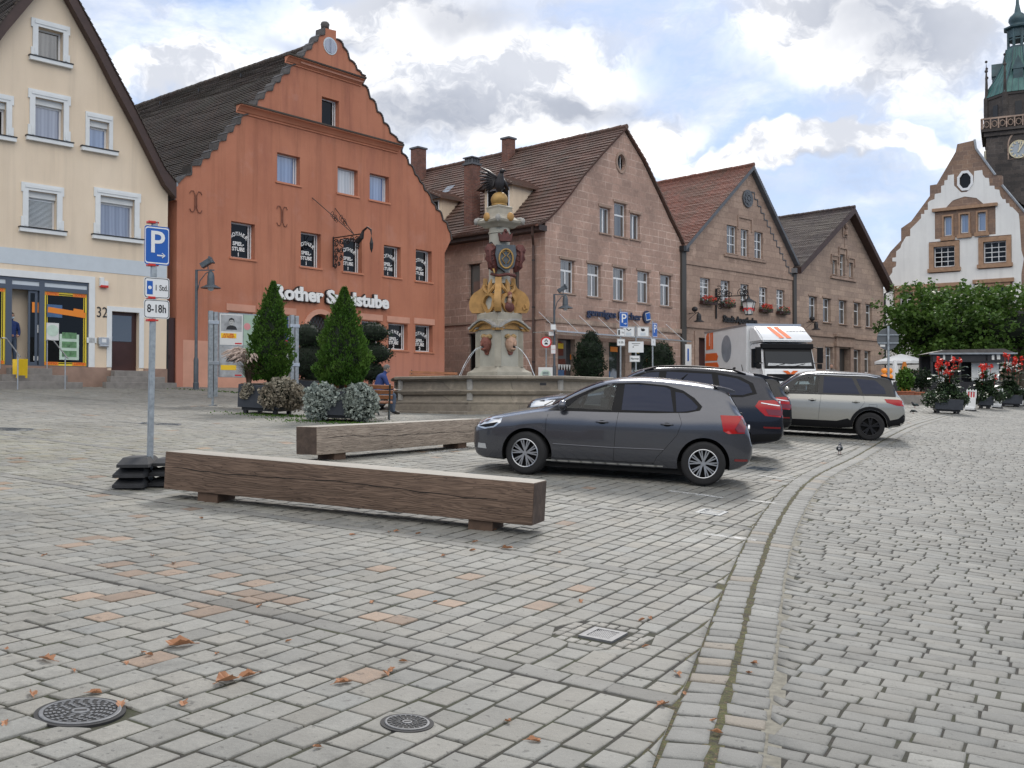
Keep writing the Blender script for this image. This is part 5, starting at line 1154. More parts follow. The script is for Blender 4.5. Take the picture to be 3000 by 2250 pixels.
lt.lathe([(rl_*1.0,zl0),(rl_*1.0,zl0+.25)],n=8,rot=PI/8); lt.lathe([(rl_*.9,zl0+1.0),(rl_*.9,zl0+1.15)],n=8,rot=PI/8); lt.lathe([(rl_*.9,zl1-1.2),(rl_*.95,zl1-.3),(rl_*1.25,zl1-.15),(rl_*1.28,zl1+.02)],n=8,rot=PI/8)
lt.build('lantern','copper_dark',e)
MB().lathe([(.55,0),(.5,.3),(.35,.7),(.15,.9)],(0,0,zl0+1.6),12).build('bell','lead',e)
zc0=zl1; b=MB(); rr_=rad(66); hh_=zr(S8(95))-zc0
b.lathe([(rl_*1.0,zc0+.02),(rr_*.8,zc0+.15*hh_),(rr_*.85,zc0+.28*hh_),(rr_*1.02,zc0+.45*hh_),(rr_*1.0,zc0+.62*hh_),(rr_*.8,zc0+.82*hh_),(rr_*.4,zc0+hh_),(.18,zc0+hh_+1.0),(.12,zc0+hh_+2.8)],n=16); b.build('cupola','copper_dark',e,smooth=True)
b=MB(); b.ball((0,0,zc0+hh_+3.2),.45,12,8); b.cyl((0,0,zc0+hh_+3.5),(0,0,zc0+hh_+5),.05,n=5); b.build('spire_ball','copper_dark',e,smooth=True)
# clock faces
zc=zr(S8(1165)); rc=rad(66)
for k,rot in enumerate((0,1,2,3)):
    t=rot*PI/2; Mx=Matrix.Rotation(t,4,'Z')@Matrix.Translation((0,-rb*.96,zc))
    if k not in (0,3): continue
    b=MB(); b.X=Mx; b.cyl((0,.0,0),(0,-.12,0),rc,n=32); ck=b.build('clock_face',mat('clock_blue',(.34,.38,.42),.5),e)
    b=MB(); b.X=Mx
    for j in range(12):
        a=j*PI/6; b.tube([(rc*.70*math.sin(a),-.15,rc*.70*math.cos(a)),(rc*.92*math.sin(a),-.15,rc*.92*math.cos(a))],.09,4)
    b.build('hour_mark',mat('gilt',(.62,.55,.38),.4,.2),ck)
    b=MB(); b.X=Mx; b.tube([(-.1,-.2,-.35),(.55,-.2,rc*.82)],.08,4); b.tube([(0,-.2,-.2),(.2,-.2,rc*.92)],.07,4); b.build('clock_hands','gilt',ck)
    b=MB(); b.X=Mx; pts=[(rc*math.cos(a),-.06,rc*math.sin(a)) for a in np.linspace(0,2*PI,33)]; b.tube(pts,.10,6,False); b.build('clock_rim','gilt',ck)
    b=MB(); b.X=Mx; b.prism(arch_poly(-rc*1.2,rc*1.2,-rc*1.1,rc*2.2,rc*1.5),-.03,0,[arch_poly(-rc*1.05,rc*1.05,-rc*1.05,rc*2.0,rc*1.4)]); b.build('blind_arch','sandstone_tan',e)
# ================================================================= VEHICLES
def m_paint(c,met=.55):
    def f(t,b,oc):
        n=t.noise(oc,900,2,.5); g=t.ramp(n,.3,.7,.85,1.2); t.l(t.mix(1,(*c,1),t.cxyz(g,g,g),'MULTIPLY'),b.inputs['Base Color'])
        b.inputs['Roughness'].default_value=.24
    return f
mat('paint_grey',metal=.7,coat=.8,build=m_paint((.085,.088,.102))); mat('paint_navy',metal=.4,coat=.45,build=m_paint((.009,.011,.020)))
mat('paint_black',metal=.2,coat=.22,build=m_paint((.006,.0065,.008))); mat('paint_beige',metal=.4,coat=.8,build=m_paint((.34,.335,.305)))
mat('trim_black',(.008,.008,.009),.5,spec=.2); mat('tyre',(.014,.014,.015),.8,bump=(60,.3,.004)); mat('rim_silver',(.42,.43,.45),.3,.85); mat('rim_black',(.012,.012,.014),.35,.3)
mat('car_glass',(.005,.011,.034),.02,spec=.42,ior=1.4); mat('car_glass_clear',(.006,.014,.018),.02,spec=.4,ior=1.35)
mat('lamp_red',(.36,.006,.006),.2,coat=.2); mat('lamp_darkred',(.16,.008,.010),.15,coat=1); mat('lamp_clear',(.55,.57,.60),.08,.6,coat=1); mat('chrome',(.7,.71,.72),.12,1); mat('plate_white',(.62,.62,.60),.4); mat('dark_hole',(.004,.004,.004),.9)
def pchip(P):
    xs=np.array([p[0] for p in P],float); ys=np.array([p[1] for p in P],float); h_=np.diff(xs); d=np.diff(ys)/h_; m=np.zeros(len(xs)); m[0]=d[0]; m[-1]=d[-1]
    for i in range(1,len(xs)-1):
        if d[i-1]*d[i]>0: w1=2*h_[i]+h_[i-1]; w2=h_[i]+2*h_[i-1]; m[i]=(w1+w2)/(w1/d[i-1]+w2/d[i])
    def f(x):
        x=min(max(x,xs[0]),xs[-1]); i=min(int(np.searchsorted(xs,x,side='right'))-1,len(xs)-2); i=max(i,0); t=(x-xs[i])/h_[i]
        return (2*t**3-3*t*t+1)*ys[i]+(t**3-2*t*t+t)*h_[i]*m[i]+(-2*t**3+3*t*t)*ys[i+1]+(t**3-t*t)*h_[i]*m[i+1]
    return f
class Car:
    def __init__(s,S,root):
        s.S=S; s.root=root; L=S['L']; W=S['W']/2; s.ox=(S['fw']+S['rw'])/2
        top=pchip(S['top']); bot=pchip(S['bot']); belt=pchip(S['belt']); plan=pchip(S['plan'])
        xs=sorted(set([0,.012,.03,.06,.1,.16,.24]+[L-.012,L-.03,L-.06,L-.1,L-.16]+list(np.linspace(.3,L-.25,62))+[L]))
        NS,NU,NR=9,6,7; V=[];n=0; rings=[]
        for x in xs:
            zt,zb=top(x),bot(x); bl=min(belt(x),zt-.045); w=W*plan(x); bl=max(bl,zb+.05); pr=[]
            pr.append((0,zb)); pr.append((w*.55,zb)); pr.append((w*.86,zb+.004))
            for k in range(NS):
                t=k/(NS-1); z=zb+.03+(bl-zb-.03)*t; q=(z-.62)/.45; y=w*(1-.045*q*q-(.03 if t==1 else 0)-(.035*(1-min(1,(z-zb)/.10))**2)); 
                if abs(z-S.get('crease',.80))<.035: y+=.006
                pr.append((y,z))
            ys_=pr[-1][1] and pr[-1][0]; hh=zt-bl; g=min(1,hh/.45)
            yr=ys_-S['tumble']*hh*g-(.03+.10*(1-g)); rc=.05+.035*g
            zr=zt-rc*(1.0)-.035*g
            if hh<.16: zr=bl+hh*.55
            for k in range(1,NU+1):
                t=k/NU; pr.append((ys_+(yr-ys_)*(t**1.25),bl+(zr-bl)*t))
            for k in range(1,NR+1):
                t=k/NR; a=t*PI/2; y=yr*(1-t)**.0*math.cos(a)**.72 if t<1 else 0; z=zr+(zt-zr)*math.sin(a)**.55; pr.append((max(y,0),z))
            rings.append(pr); n=len(pr)
        ring=2*n-2
        for x,pr in zip(xs,rings):
            bow=0
            for y,z in pr: V.append((x-s.ox,-y,z))
            for y,z in reversed(pr[1:-1]): V.append((x-s.ox,y,z))
        Fs=[];mi=[]
        for i in range(len(xs)-1):
            for k in range(ring):
                Fs.append((i*ring+k,i*ring+(k+1)%ring,(i+1)*ring+(k+1)%ring,(i+1)*ring+k))
                kk=k if k<n-1 else ring-1-k; two=S.get('roofmat') and kk>=3+NS-1 and (xs[i]>S.get('roof_from',1.0)) and xs[i]<S['L']-.28
                mi.append(2 if two else (1 if kk<2 else 0))
        Fs.append(tuple(range(ring))); Fs.append(tuple(reversed(range((len(xs)-1)*ring,len(xs)*ring)))); mi+=[0,0]
        me=bpy.data.meshes.new('body'); me.from_pydata(V,[],Fs)
        for m in (S['paint'],'dark_hole',S.get('roofmat',S['paint'])): me.materials.append(M(m))
        for p,k in zip(me.polygons,mi): p.material_index=k
        bm=bmesh.new(); bm.from_mesh(me); bmesh.ops.recalc_face_normals(bm,faces=bm.faces); bm.to_mesh(me); bm.free()
        o=bpy.data.objects.new('body',me); COL.objects.link(o)
        c=MB()
        for wx in (S['fw'],S['rw']):
            for sg in (-1,1):
                c.cyl((wx-s.ox,sg*(W-.30),S['r']+.0),(wx-s.ox,sg*(W+.3),S['r']+.0),S['r']+S.get('gap',.055),n=40)
        co=c.build('cut','dark_hole'); cm=co.data; cm.materials.clear(); cm.materials.append(M(S['paint'])); cm.materials.append(M('dark_hole'))
        for p in cm.polygons: p.material_index=1
        if S.get('cut'):
            c2_=MB(); c2_.prism([(x_-s.ox,z_) for x_,z_ in S['cut']],-W-.2,W+.2); c2o=c2_.build('cut2','dark_hole'); c2o.data.materials.clear(); c2o.data.materials.append(M(S['paint'])); c2o.data.materials.append(M('cabin_dark' ))
            for p in c2o.data.polygons: p.material_index=1
            m2=o.modifiers.new('b2','BOOLEAN'); m2.object=c2o; m2.operation='DIFFERENCE'; m2.solver='EXACT'
        md=o.modifiers.new('b','BOOLEAN'); md.object=co; md.operation='DIFFERENCE'; md.solver='EXACT'
        dg=bpy.context.evaluated_depsgraph_get(); dg.update(); nm=bpy.data.meshes.new_from_object(o.evaluated_get(dg)); o.modifiers.clear(); o.data=nm; nm.name='body'; bpy.data.objects.remove(co)
        if S.get('cut'): bpy.data.objects.remove(c2o)
        nm.polygons.foreach_set('use_smooth',[True]*len(nm.polygons)); nm.set_sharp_from_angle(angle=R(38)); o.parent=root; s.body=o
        bm=bmesh.new(); bm.from_mesh(me); s.bvh=BVHTree.FromBMesh(bm); bm.free(); s.W=W
    def proj(s,name,poly,m,frame='L',off=.004,parent=None,cell=.06,smooth=True,hole=None):
        """lay a panel on the bodywork: poly in (x,z) for sides L/R, (y,z) for F/B, or an angle"""
        if frame in ('L','R'): sg=-1 if frame=='L' else 1; o=lambda a,c:Vector((a-s.ox,sg*3,c)); d=Vector((0,-sg,0))
        elif frame in('F','B'): sg=-1 if frame=='F' else 1; o=lambda a,c:Vector((sg*5,a,c)); d=Vector((-sg,0,0))
        elif frame=='T': o=lambda a,c:Vector((a-s.ox,c,4)); d=Vector((0,0,-1))
        else:
            an,px_=frame; u=Vector((math.cos(an),math.sin(an),0)); dd=Vector((-u.y,u.x,0)); C_=Vector((px_[0]-s.ox,px_[1],0)); o=lambda a,c:C_+u*a+Vector((0,0,c))-dd*3; d=dd
        bm=bmesh.new()
        if hole:
            al=list(poly)+list(hole); vs=[bm.verts.new((a,0,c)) for a,c in al]
            for t_ in tessellate_polygon([[Vector((a,c,0)) for a,c in poly],[Vector((a,c,0)) for a,c in hole]]): bm.faces.new([vs[i] for i in t_])
        else: vs=[bm.verts.new((a,0,c)) for a,c in poly]; bm.faces.new(vs)
        xs=[p[0] for p in poly]; zs=[p[1] for p in poly]
        for ax,lo,hi in ((0,min(xs),max(xs)),(2,min(zs),max(zs))):
            n=int((hi-lo)/cell)
            for k in range(1,n+1):
                co=[0,0,0]; co[ax]=lo+(hi-lo)*k/(n+1); no=[0,0,0]; no[ax]=1
                bmesh.ops.bisect_plane(bm,geom=bm.verts[:]+bm.edges[:]+bm.faces[:],plane_co=co,plane_no=no)
        bmesh.ops.triangulate(bm,faces=[f for f in bm.faces if len(f.verts)>4])
        bad=[]
        for v in bm.verts:
            h_=s.bvh.ray_cast(o(v.co.x,v.co.z),d)
            if h_[0] is None: bad.append(v); continue
            v.co=h_[0]+(h_[1] if h_[1].dot(d)<0 else -h_[1])*off
        if bad: bmesh.ops.delete(bm,geom=bad,context='VERTS')
        bmesh.ops.recalc_face_normals(bm,faces=bm.faces)
        for f in bm.faces: 
            f.smooth=smooth
            if f.normal.dot(d)>0: f.normal_flip()
        me=bpy.data.meshes.new(name); bm.to_mesh(me); bm.free(); me.materials.append(M(m)); ob=bpy.data.objects.new(name,me); COL.objects.link(ob); ob.parent=parent or s.root; return ob
    def line(s,name,pts,m='dark_hole',w=.005,frame='L',parent=None,off=.0015):
        """thin seam along a polyline on the side"""
        sg=-1 if frame=='L' else 1; P=[]
        for i in range(len(pts)-1):
            a,b=Vector((pts[i][0],0,pts[i][1])),Vector((pts[i+1][0],0,pts[i+1][1])); n=max(1,int((b-a).length/.06))
            for k in range(n): P.append(a.lerp(b,k/n))
        P.append(Vector((pts[-1][0],0,pts[-1][1]))); q=[]
        for p in P:
            h_=s.bvh.ray_cast(Vector((p.x-s.ox,sg*3,p.z)),Vector((0,-sg,0)))
            if h_[0]: q.append(h_[0]+Vector((0,sg*off,0)))
        b=MB(); b.tube(q,w*.6,4,False); return b.build(name,m,parent or s.body,smooth=True)
    def side_y(s,x,z,sg=-1):
        h_=s.bvh.ray_cast(Vector((x-s.ox,sg*3,z)),Vector((0,-sg,0))); return h_[0].y if h_[0] else sg*s.W
def wheel(parent,x,y,r,w,style,steer=0,sg=-1,name='wheel'):
    e=MB(); prof=[]; ro=r*.66
    P=[(ro,-.5),(ro+.01,-.53),(r*.86,-.53),(r*.96,-.48),(r,-.36),(r,.36),(r*.96,.48),(r*.86,.53),(ro,.5)]
    n=40; V=[];Fs=[]
    for (a,t) in P:
        for i in range(n): th=2*PI*i/n; V.append((a*math.cos(th),t*w*-sg*-1,a*math.sin(th)))
    for j in range(len(P)-1):
        for i in range(n): Fs.append((j*n+i,j*n+(i+1)%n,(j+1)*n+(i+1)%n,(j+1)*n+i))
    b=MB(); b.add(V,Fs); t_=b.build('tyre','tyre',None,smooth=True)
    wh=bpy.data.objects.new(name,t_.data); COL.objects.link(wh); bpy.data.objects.remove(t_); wh.parent=parent; wh.location=(x,y,r); wh.rotation_euler=(0,0,steer)
    o_=sg*w*.5
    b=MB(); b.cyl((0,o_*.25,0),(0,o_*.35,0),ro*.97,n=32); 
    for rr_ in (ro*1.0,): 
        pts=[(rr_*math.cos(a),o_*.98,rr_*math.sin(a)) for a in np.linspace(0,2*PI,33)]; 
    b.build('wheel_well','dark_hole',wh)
    b=MB()
    b.use('rim_silver' if style!='black' else 'rim_black')
    pts=[(ro*.975*math.cos(a),o_*1.0,ro*.975*math.sin(a)) for a in np.linspace(0,2*PI,41)]; b.tube(pts,.009,5,False)
    b.cyl((0,o_*.55,0),(0,o_*.98,0),ro*.20,ro*.17,n=16)
    ns={'fine':5,'black':5,'five':5,'ten':5}[style]
    for k in range(ns):
        a0=2*PI*k/ns+.3
        offs=(-.30,-.14,.14,.30) if style in('fine','ten') else (-.18,.18)
        for da in offs:
            a1=a0+da*.45; a2=a0+da*(1.25 if style!='black' else 1.0); p0=Vector((ro*.17*math.cos(a1),0,ro*.17*math.sin(a1))); p1=Vector((ro*.965*math.cos(a2),0,ro*.965*math.sin(a2))); d=(p1-p0).normalized(); pn=Vector((-d.z,0,d.x)); wd=.0085 if style in('fine','ten') else .020
            y0,y1=o_*.80,o_*1.0
            v=[p0+pn*wd+Vector((0,y1*.97,0)),p0-pn*wd+Vector((0,y1*.97,0)),p1-pn*wd+Vector((0,y1,0)),p1+pn*wd+Vector((0,y1,0))]; v2=[q+Vector((0,y0-y1,0)) for q in v]
            b.add(v+v2,[(0,1,2,3),(7,6,5,4),(0,4,5,1),(1,5,6,2),(2,6,7,3),(3,7,4,0)])
    b.build('rim',None,wh)
    return wh
def mirror(car,x,z,paint,sg=-1,parent=None):
    y=car.side_y(x,z,sg); b=MB(); b.ball((x-car.ox+.02,y+sg*.13,z+.06),.10,14,10,(.62,1.05,.72)); b.tube([(x-car.ox+.03,y,z-.02),(x-car.ox+.02,y+sg*.08,z+.01)],.022,6); return b.build('mirror',paint,car.root,smooth=True)
def handle(car,x,z,sg=-1,m=None):
    y=car.side_y(x,z,sg); b=MB(); b.tube([(x-car.ox-.085,y+sg*.006,z),(x-car.ox-.05,y+sg*.03,z+.004),(x-car.ox+.05,y+sg*.03,z+.006),(x-car.ox+.085,y+sg*.006,z)],[.010,.013,.013,.010],7); o=b.build('door_handle',m or car.S['paint'],car.root,smooth=True)
    b=MB(); b.ball((x-car.ox,y+sg*.001,z-.004),.05,14,6,(1.1,.1,.62)); b.build('handle_recess','dark_hole',o); return o
def car_common(c,S,steer=0,style='fine'):
    L=S['L']
    for wx,st in ((S['fw'],steer),(S['rw'],0)):
        for sg in (-1,1): wheel(c.root,wx-c.ox,sg*(c.W-.115),S['r'],.205,style,st,sg)
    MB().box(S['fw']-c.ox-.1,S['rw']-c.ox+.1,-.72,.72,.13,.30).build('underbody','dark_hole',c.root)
mat('cabin_dark',(.02,.02,.022),.9)
def m_seethru(t,b,oc):
    tr=t.n('ShaderNodeBsdfTransparent'); tr.inputs[0].default_value=(.50,.57,.58,1); gl=t.n('ShaderNodeBsdfGlossy'); gl.inputs['Roughness'].default_value=.02; fr=t.n('ShaderNodeFresnel'); fr.inputs[0].default_value=1.5
    mx=t.n('ShaderNodeMixShader'); out=[q for q in t.nt.nodes if q.type=='OUTPUT_MATERIAL'][0]; t.l(fr.outputs[0],mx.inputs[0]); t.l(tr.outputs[0],mx.inputs[1]); t.l(gl.outputs[0],mx.inputs[2]); t.l(mx.outputs[0],out.inputs[0])
mat('glass_seethru',build=m_seethru)
def cabin(c,x0,x1,zb,zt):
    """front seats, headrests and steering wheel inside the open cabin"""
    for s_ in (-1,1):
        b=MB(); X_=x1-.17-c.ox; b.box(X_-.05,X_+.07,s_*.36-.22,s_*.36+.22,zb+.003,zb+(zt-zb)*.42,.02); b.box(X_-.02,X_+.07,s_*.36-.12,s_*.36+.12,zb+(zt-zb)*.50,zb+(zt-zb)*.82,.03); b.tube([(X_+.02,s_*.36-.05,zb+.1),(X_+.02,s_*.36-.05,zb+(zt-zb)*.55)],.008,5); b.tube([(X_+.02,s_*.36+.05,zb+.1),(X_+.02,s_*.36+.05,zb+(zt-zb)*.55)],.008,5); b.build('seat','frame_dark',c.root,smooth=True,angle=40)
    b=MB(); cx=x0+.20-c.ox; pts=[(cx+.06*math.sin(a),-.36+.18*math.cos(a),zb+.07+.16*math.sin(a)) for a in np.linspace(-.5,PI+.5,18)]; b.tube(pts,.014,6); b.build('steering_wheel','trim_black',c.root,smooth=True)
# ---- 1: grey hatchback in front
GH=[(1.36,.975),(1.52,1.12),(1.75,1.245),(1.94,1.318),(2.05,1.335),(2.0,.975)]
S=dict(L=3.97,W=1.68,r=.305,fw=.83,rw=3.30,cut=GH,paint='paint_grey',tumble=.36,crease=.79,
 top=[(0,.60),(.03,.66),(.10,.715),(.30,.80),(.60,.875),(.95,.945),(1.08,.985),(1.35,1.145),(1.62,1.29),(1.85,1.38),(2.15,1.435),(2.5,1.452),(2.9,1.435),(3.25,1.405),(3.52,1.355),(3.60,1.315),(3.68,1.19),(3.80,1.0),(3.86,.90),(3.90,.82),(3.94,.66),(3.97,.60)],
 bot=[(0,.38),(.05,.24),(.15,.19),(.4,.18),(1.2,.175),(2.6,.18),(3.6,.21),(3.8,.25),(3.92,.32),(3.97,.42)],
 belt=[(0,.70),(.5,.80),(1.0,.90),(1.3,.925),(2.2,.95),(3.0,.975),(3.5,1.0),(3.97,.98)],
 plan=[(0,.60),(.03,.70),(.10,.80),(.25,.90),(.5,.965),(.9,.995),(2,1.0),(3.1,.99),(3.5,.955),(3.75,.90),(3.88,.83),(3.94,.76),(3.97,.68)])
cen=(1.54,15.17); ang=math.atan2(-.40,2.47)
root=ground_empty('parked_car',cen[0],cen[1],ang,'dark grey metallic small hatchback with silver multi-spoke wheels, nearest of the parked cars','car','cars parked on the square')
c=Car(S,root); HATCH=c
dlo=[(1.10,.925),(1.22,1.0),(1.45,1.135),(1.72,1.27),(1.95,1.345),(2.35,1.375),(2.75,1.355),(2.98,1.295),(3.14,1.20),(3.25,1.09),(3.22,1.035),(3.05,.995),(2.6,.967),(1.9,.945)]
for fr in 'LR':
    tr=c.proj('window_trim',dlo,'trim_black',fr,.003,hole=GH)
    g=c.proj('side_window',GH,'glass_seethru',fr,.001,tr)
    c.proj('side_window',[(2.14,.985),(2.16,1.342),(2.38,1.35),(2.72,1.33),(2.80,1.30),(2.86,.998)],'car_glass',fr,.006,tr)
    c.proj('side_window',[(2.90,1.0),(2.87,1.27),(2.98,1.255),(3.10,1.17),(3.19,1.08),(3.16,1.04),(3.02,1.01)],'car_glass',fr,.006,tr)
    c.line('door_seam',[(1.13,.93),(1.09,.80),(1.08,.45),(1.10,.26)],frame=fr); c.line('door_seam',[(2.10,.95),(2.07,.7),(2.06,.26)],frame=fr); c.line('door_seam',[(2.93,.99),(2.98,.85),(2.92,.68),(2.78,.50),(2.66,.36),(2.62,.27)],frame=fr); c.line('sill_seam',[(1.12,.26),(2.62,.27)],frame=fr,w=.008)
    c.line('crease',[(1.2,.46),(2.0,.455),(2.75,.47)],'paint_grey',.016,fr,off=-.001)
    c.proj('headlight',[(.075,.63),(.10,.70),(.22,.76),(.40,.80),(.46,.795),(.44,.72),(.34,.64),(.20,.61)],'lamp_clear',fr,.005)
    c.proj('headlight_bezel',[(.10,.64),(.22,.635),(.33,.66),(.40,.72),(.30,.70),(.18,.67)],'trim_black',fr,.008)
    c.proj('fog_lamp',[(.10,.33),(.10,.40),(.22,.40),(.24,.33)],'lamp_clear',fr,.006)
    c.proj('tail_light',[(3.50,.985),(3.55,.77),(3.62,.735),(3.84,.75),(3.86,.90),(3.80,.985)],'lamp_red',fr,.006)
    c.proj('tail_light_shade',[(3.70,.80),(3.74,.76),(3.84,.765),(3.85,.88),(3.78,.94)],'lamp_darkred',fr,.010)
    sg=-1 if fr=='L' else 1; mirror(c,1.30,.955,'paint_grey',sg); handle(c,1.88,.805,sg); handle(c,2.78,.82,sg)
    c.proj('sill_strip',[(1.05,.215),(1.05,.235),(2.75,.245),(2.75,.225)],'chrome',fr,.004)
c.proj('rear_window',[(-.56,.985),(-.50,1.26),(.50,1.26),(.56,.985)],'car_glass','B',.006); c.proj('windscreen',[(-.66,1.0),(-.50,1.36),(.50,1.36),(.66,1.0)],'car_glass','F',.006)
c.proj('grille',[(-.5,.58),(-.5,.62),(.5,.62),(.5,.58)],'trim_black','F',.005); c.proj('air_intake',[(-.45,.25),(-.5,.42),(.5,.42),(.45,.25)],'trim_black','F',.005)
c.proj('number_plate',[(-.26,.44),(-.26,.55),(.26,.55),(.26,.44)],'plate_white','B',.008); c.proj('rear_reflector',[(3.72,.36),(3.72,.39),(3.90,.39),(3.90,.36)],'lamp_darkred','L',.006)
b=MB(); b.prism([(3.40-c.ox,1.378),(3.54-c.ox,1.36),(3.70-c.ox,1.322),(3.695-c.ox,1.300),(3.54-c.ox,1.29)],-.55,.55); b.build('spoiler','paint_grey',root); b=MB(); b.tube([(3.69-c.ox,-.2,1.298),(3.69-c.ox,.2,1.298)],.010,6); b.build('brake_light','lamp_darkred',root)
b=MB(); b.cyl((3.93-c.ox,0,.78),(3.955-c.ox,0,.78),.05,n=16); b.build('badge','chrome',root)
b=MB(); b.tube([(2.95-c.ox,0,1.44),(3.03-c.ox,0,1.52)],[.018,.006],6); b.build('aerial','trim_black',root)
b=MB(); b.tube([(3.80-c.ox,.0,.98),(3.72-c.ox,.30,1.06)],.009,5); b.ball((3.82-c.ox,0,.975),.03,8,6); b.build('rear_wiper','trim_black',root)
b=MB(); b.tube([(1.02-c.ox,-.5,.985),(1.08-c.ox,-.05,1.03)],.01,5); b.build('wiper','trim_black',root)
b=MB(); b.cyl((.36,0,0),(.36,0,.001),.001); 
car_common(c,S,R(-14),'fine'); cabin(c,1.36,2.05,.975,1.335)
# interior glimpsed: steering wheel silhouette behind the clear pane is left to reflections
# ---- 2: navy SUV
def suv(root,S,paintseam=True,style='ten',rails=True):
    c=Car(S,root); L=S['L']; k=L/4.65; Z=lambda z:z*S.get('zk',1)
    def P(pts): return [(x*k,Z(z)) for x,z in pts]
    for fr in 'LR':
        sg=-1 if fr=='L' else 1
        tr=c.proj('window_trim',P([(1.42,1.06),(1.60,1.20),(1.95,1.42),(2.2,1.52),(2.8,1.565),(3.4,1.55),(3.85,1.49),(4.08,1.38),(4.15,1.20),(3.9,1.13),(3.0,1.09)]),'trim_black',fr,.003)
        c.proj('side_window',P([(1.68,1.12),(1.98,1.38),(2.2,1.485),(2.42,1.51),(2.38,1.12)]),'car_glass',fr,.006,tr)
        c.proj('side_window',P([(2.52,1.125),(2.55,1.52),(3.35,1.51),(3.42,1.15)]),'car_glass',fr,.006,tr)
        c.proj('side_window',P([(3.52,1.155),(3.46,1.50),(3.8,1.45),(4.0,1.36),(4.07,1.22),(3.9,1.165)]),'car_glass',fr,.006,tr)
        for x0 in (1.42,2.46,3.48): c.line('door_seam',P([(x0,1.08),(x0-.04,.8),(x0-.03,.35)]) if x0<3 else P([(3.5,1.12),(3.55,.95),(3.35,.7),(3.2,.4)]),frame=fr)
        c.proj('headlight',P([(.10,.72),(.14,.86),(.45,.94),(.62,.96),(.5,.82),(.3,.73)]),'lamp_clear',fr,.006)
        c.proj('tail_light',P([(4.18,1.08),(4.12,.98),(4.30,.82),(4.62,.80),(4.62,1.03),(4.45,1.10)]),'lamp_red',fr,.006)
        c.proj('tail_light_shade',P([(4.30,.94),(4.36,.84),(4.60,.83),(4.60,.93)]),'lamp_darkred',fr,.010)
        c.proj('tail_light_line',P([(4.22,1.035),(4.22,1.05),(4.60,1.005),(4.60,.99)]),'lamp_clear',fr,.012)
        c.proj('sill_trim',P([(1.2,.30),(1.2,.40),(3.1,.40),(3.1,.30)]),'trim_black',fr,.004)
        c.proj('rear_bumper_trim',P([(4.05,.34),(4.05,.48),(4.6,.52),(4.62,.40)]),'trim_black',fr,.004)
        c.proj('reflector',P([(4.28,.60),(4.28,.63),(4.58,.63),(4.58,.60)]),'lamp_darkred',fr,.007)
        mirror(c,1.62*k,Z(1.10),S['paint'],sg); handle(c,2.25*k,Z(.98),sg); handle(c,3.3*k,Z(1.0),sg)
        if rails:
            b=MB(); 
            pts=[]
            for x_ in np.linspace(2.15*k,3.95*k,9):
                hh=c.bvh.ray_cast(Vector((x_-c.ox,sg*(c.W-.33),4)),Vector((0,0,-1)))[0]; pts.append(hh+Vector((0,0,.035 if 2.2*k<x_<3.9*k else .0)))
            b.tube(pts,.017,6); b.build('roof_rail','trim_black',root,smooth=True)
    zc=S['zk'] if 'zk' in S else 1
    c.proj('rear_window',[(-.60,1.14*zc),(-.52,1.50*zc),(.52,1.50*zc),(.60,1.14*zc)],'car_glass','B',.006); c.proj('windscreen',[(-.72,1.14*zc),(-.56,1.53*zc),(.56,1.53*zc),(.72,1.14*zc)],'car_glass','F',.006)
    c.proj('number_plate',[(-.26,.83*zc),(-.26,.94*zc),(.26,.94*zc),(.26,.83*zc)],'plate_white','B',.010); c.proj('grille',[(-.5,.6*zc),(-.5,.8*zc),(.5,.8*zc),(.5,.6*zc)],'trim_black','F',.006)
    b=MB(); x_=4.10*k-c.ox; b.prism([(x_,1.555*zc),(x_+.12,1.548*zc),(x_+.33,1.505*zc),(x_+.32,1.475*zc),(x_+.15,1.46*zc)],-.56,.56); b.build('spoiler',S['paint'] if not S.get('roofmat') else 'trim_black',root)
    b=MB(); b.tube([(4.50*k-c.ox,.0,1.13*zc),(4.42*k-c.ox,.34,1.2*zc)],.010,5); b.build('rear_wiper','trim_black',root)
    b=MB(); b.ball((4.62*k-c.ox,0,1.03*zc),.045,10,8,(.4,1,1)); b.build('badge','chrome',root)
    b=MB(); 
    for s_ in (-.45,.45): b.tube([(4.40*k-c.ox,s_,.34),(4.59*k-c.ox,s_,.34)],.035,8)
    b.build('exhaust','chrome',root)
    car_common(c,S,0,style); return c
X3=dict(L=4.65,W=1.88,r=.36,fw=.87,rw=3.68,paint='paint_navy',tumble=.36,crease=.97,gap=.05,
 top=[(0,.66),(.03,.80),(.10,.88),(.30,.95),(.8,1.02),(1.25,1.075),(1.40,1.12),(1.75,1.36),(2.05,1.53),(2.4,1.62),(3.0,1.655),(3.6,1.63),(4.05,1.565),(4.28,1.52),(4.34,1.42),(4.46,1.18),(4.55,1.08),(4.61,.98),(4.63,.74),(4.65,.66)],
 bot=[(0,.42),(.05,.30),(.2,.24),(1,.22),(3.6,.24),(4.2,.30),(4.55,.36),(4.65,.46)],
 belt=[(0,.84),(.5,.93),(1.2,1.03),(1.6,1.065),(3.0,1.09),(4.0,1.13),(4.65,1.10)],
 plan=[(0,.62),(.03,.72),(.12,.84),(.35,.93),(.7,.98),(1.2,1),(3.5,1),(4.1,.97),(4.4,.92),(4.55,.86),(4.62,.80),(4.65,.72)])
d3=Vector((.987,-.16)).normalized(); nf=Vector((-d3.y,d3.x)); nose=Vector((.17,18.7)); cw_=nose+d3*((.87+3.68)/2)+nf*.94
root=ground_empty('parked_car',cw_.x,cw_.y,math.atan2(d3.y,d3.x),'dark navy estate-shaped SUV with roof rails, parked second behind the grey hatchback','car','cars parked on the square'); suv(root,X3)
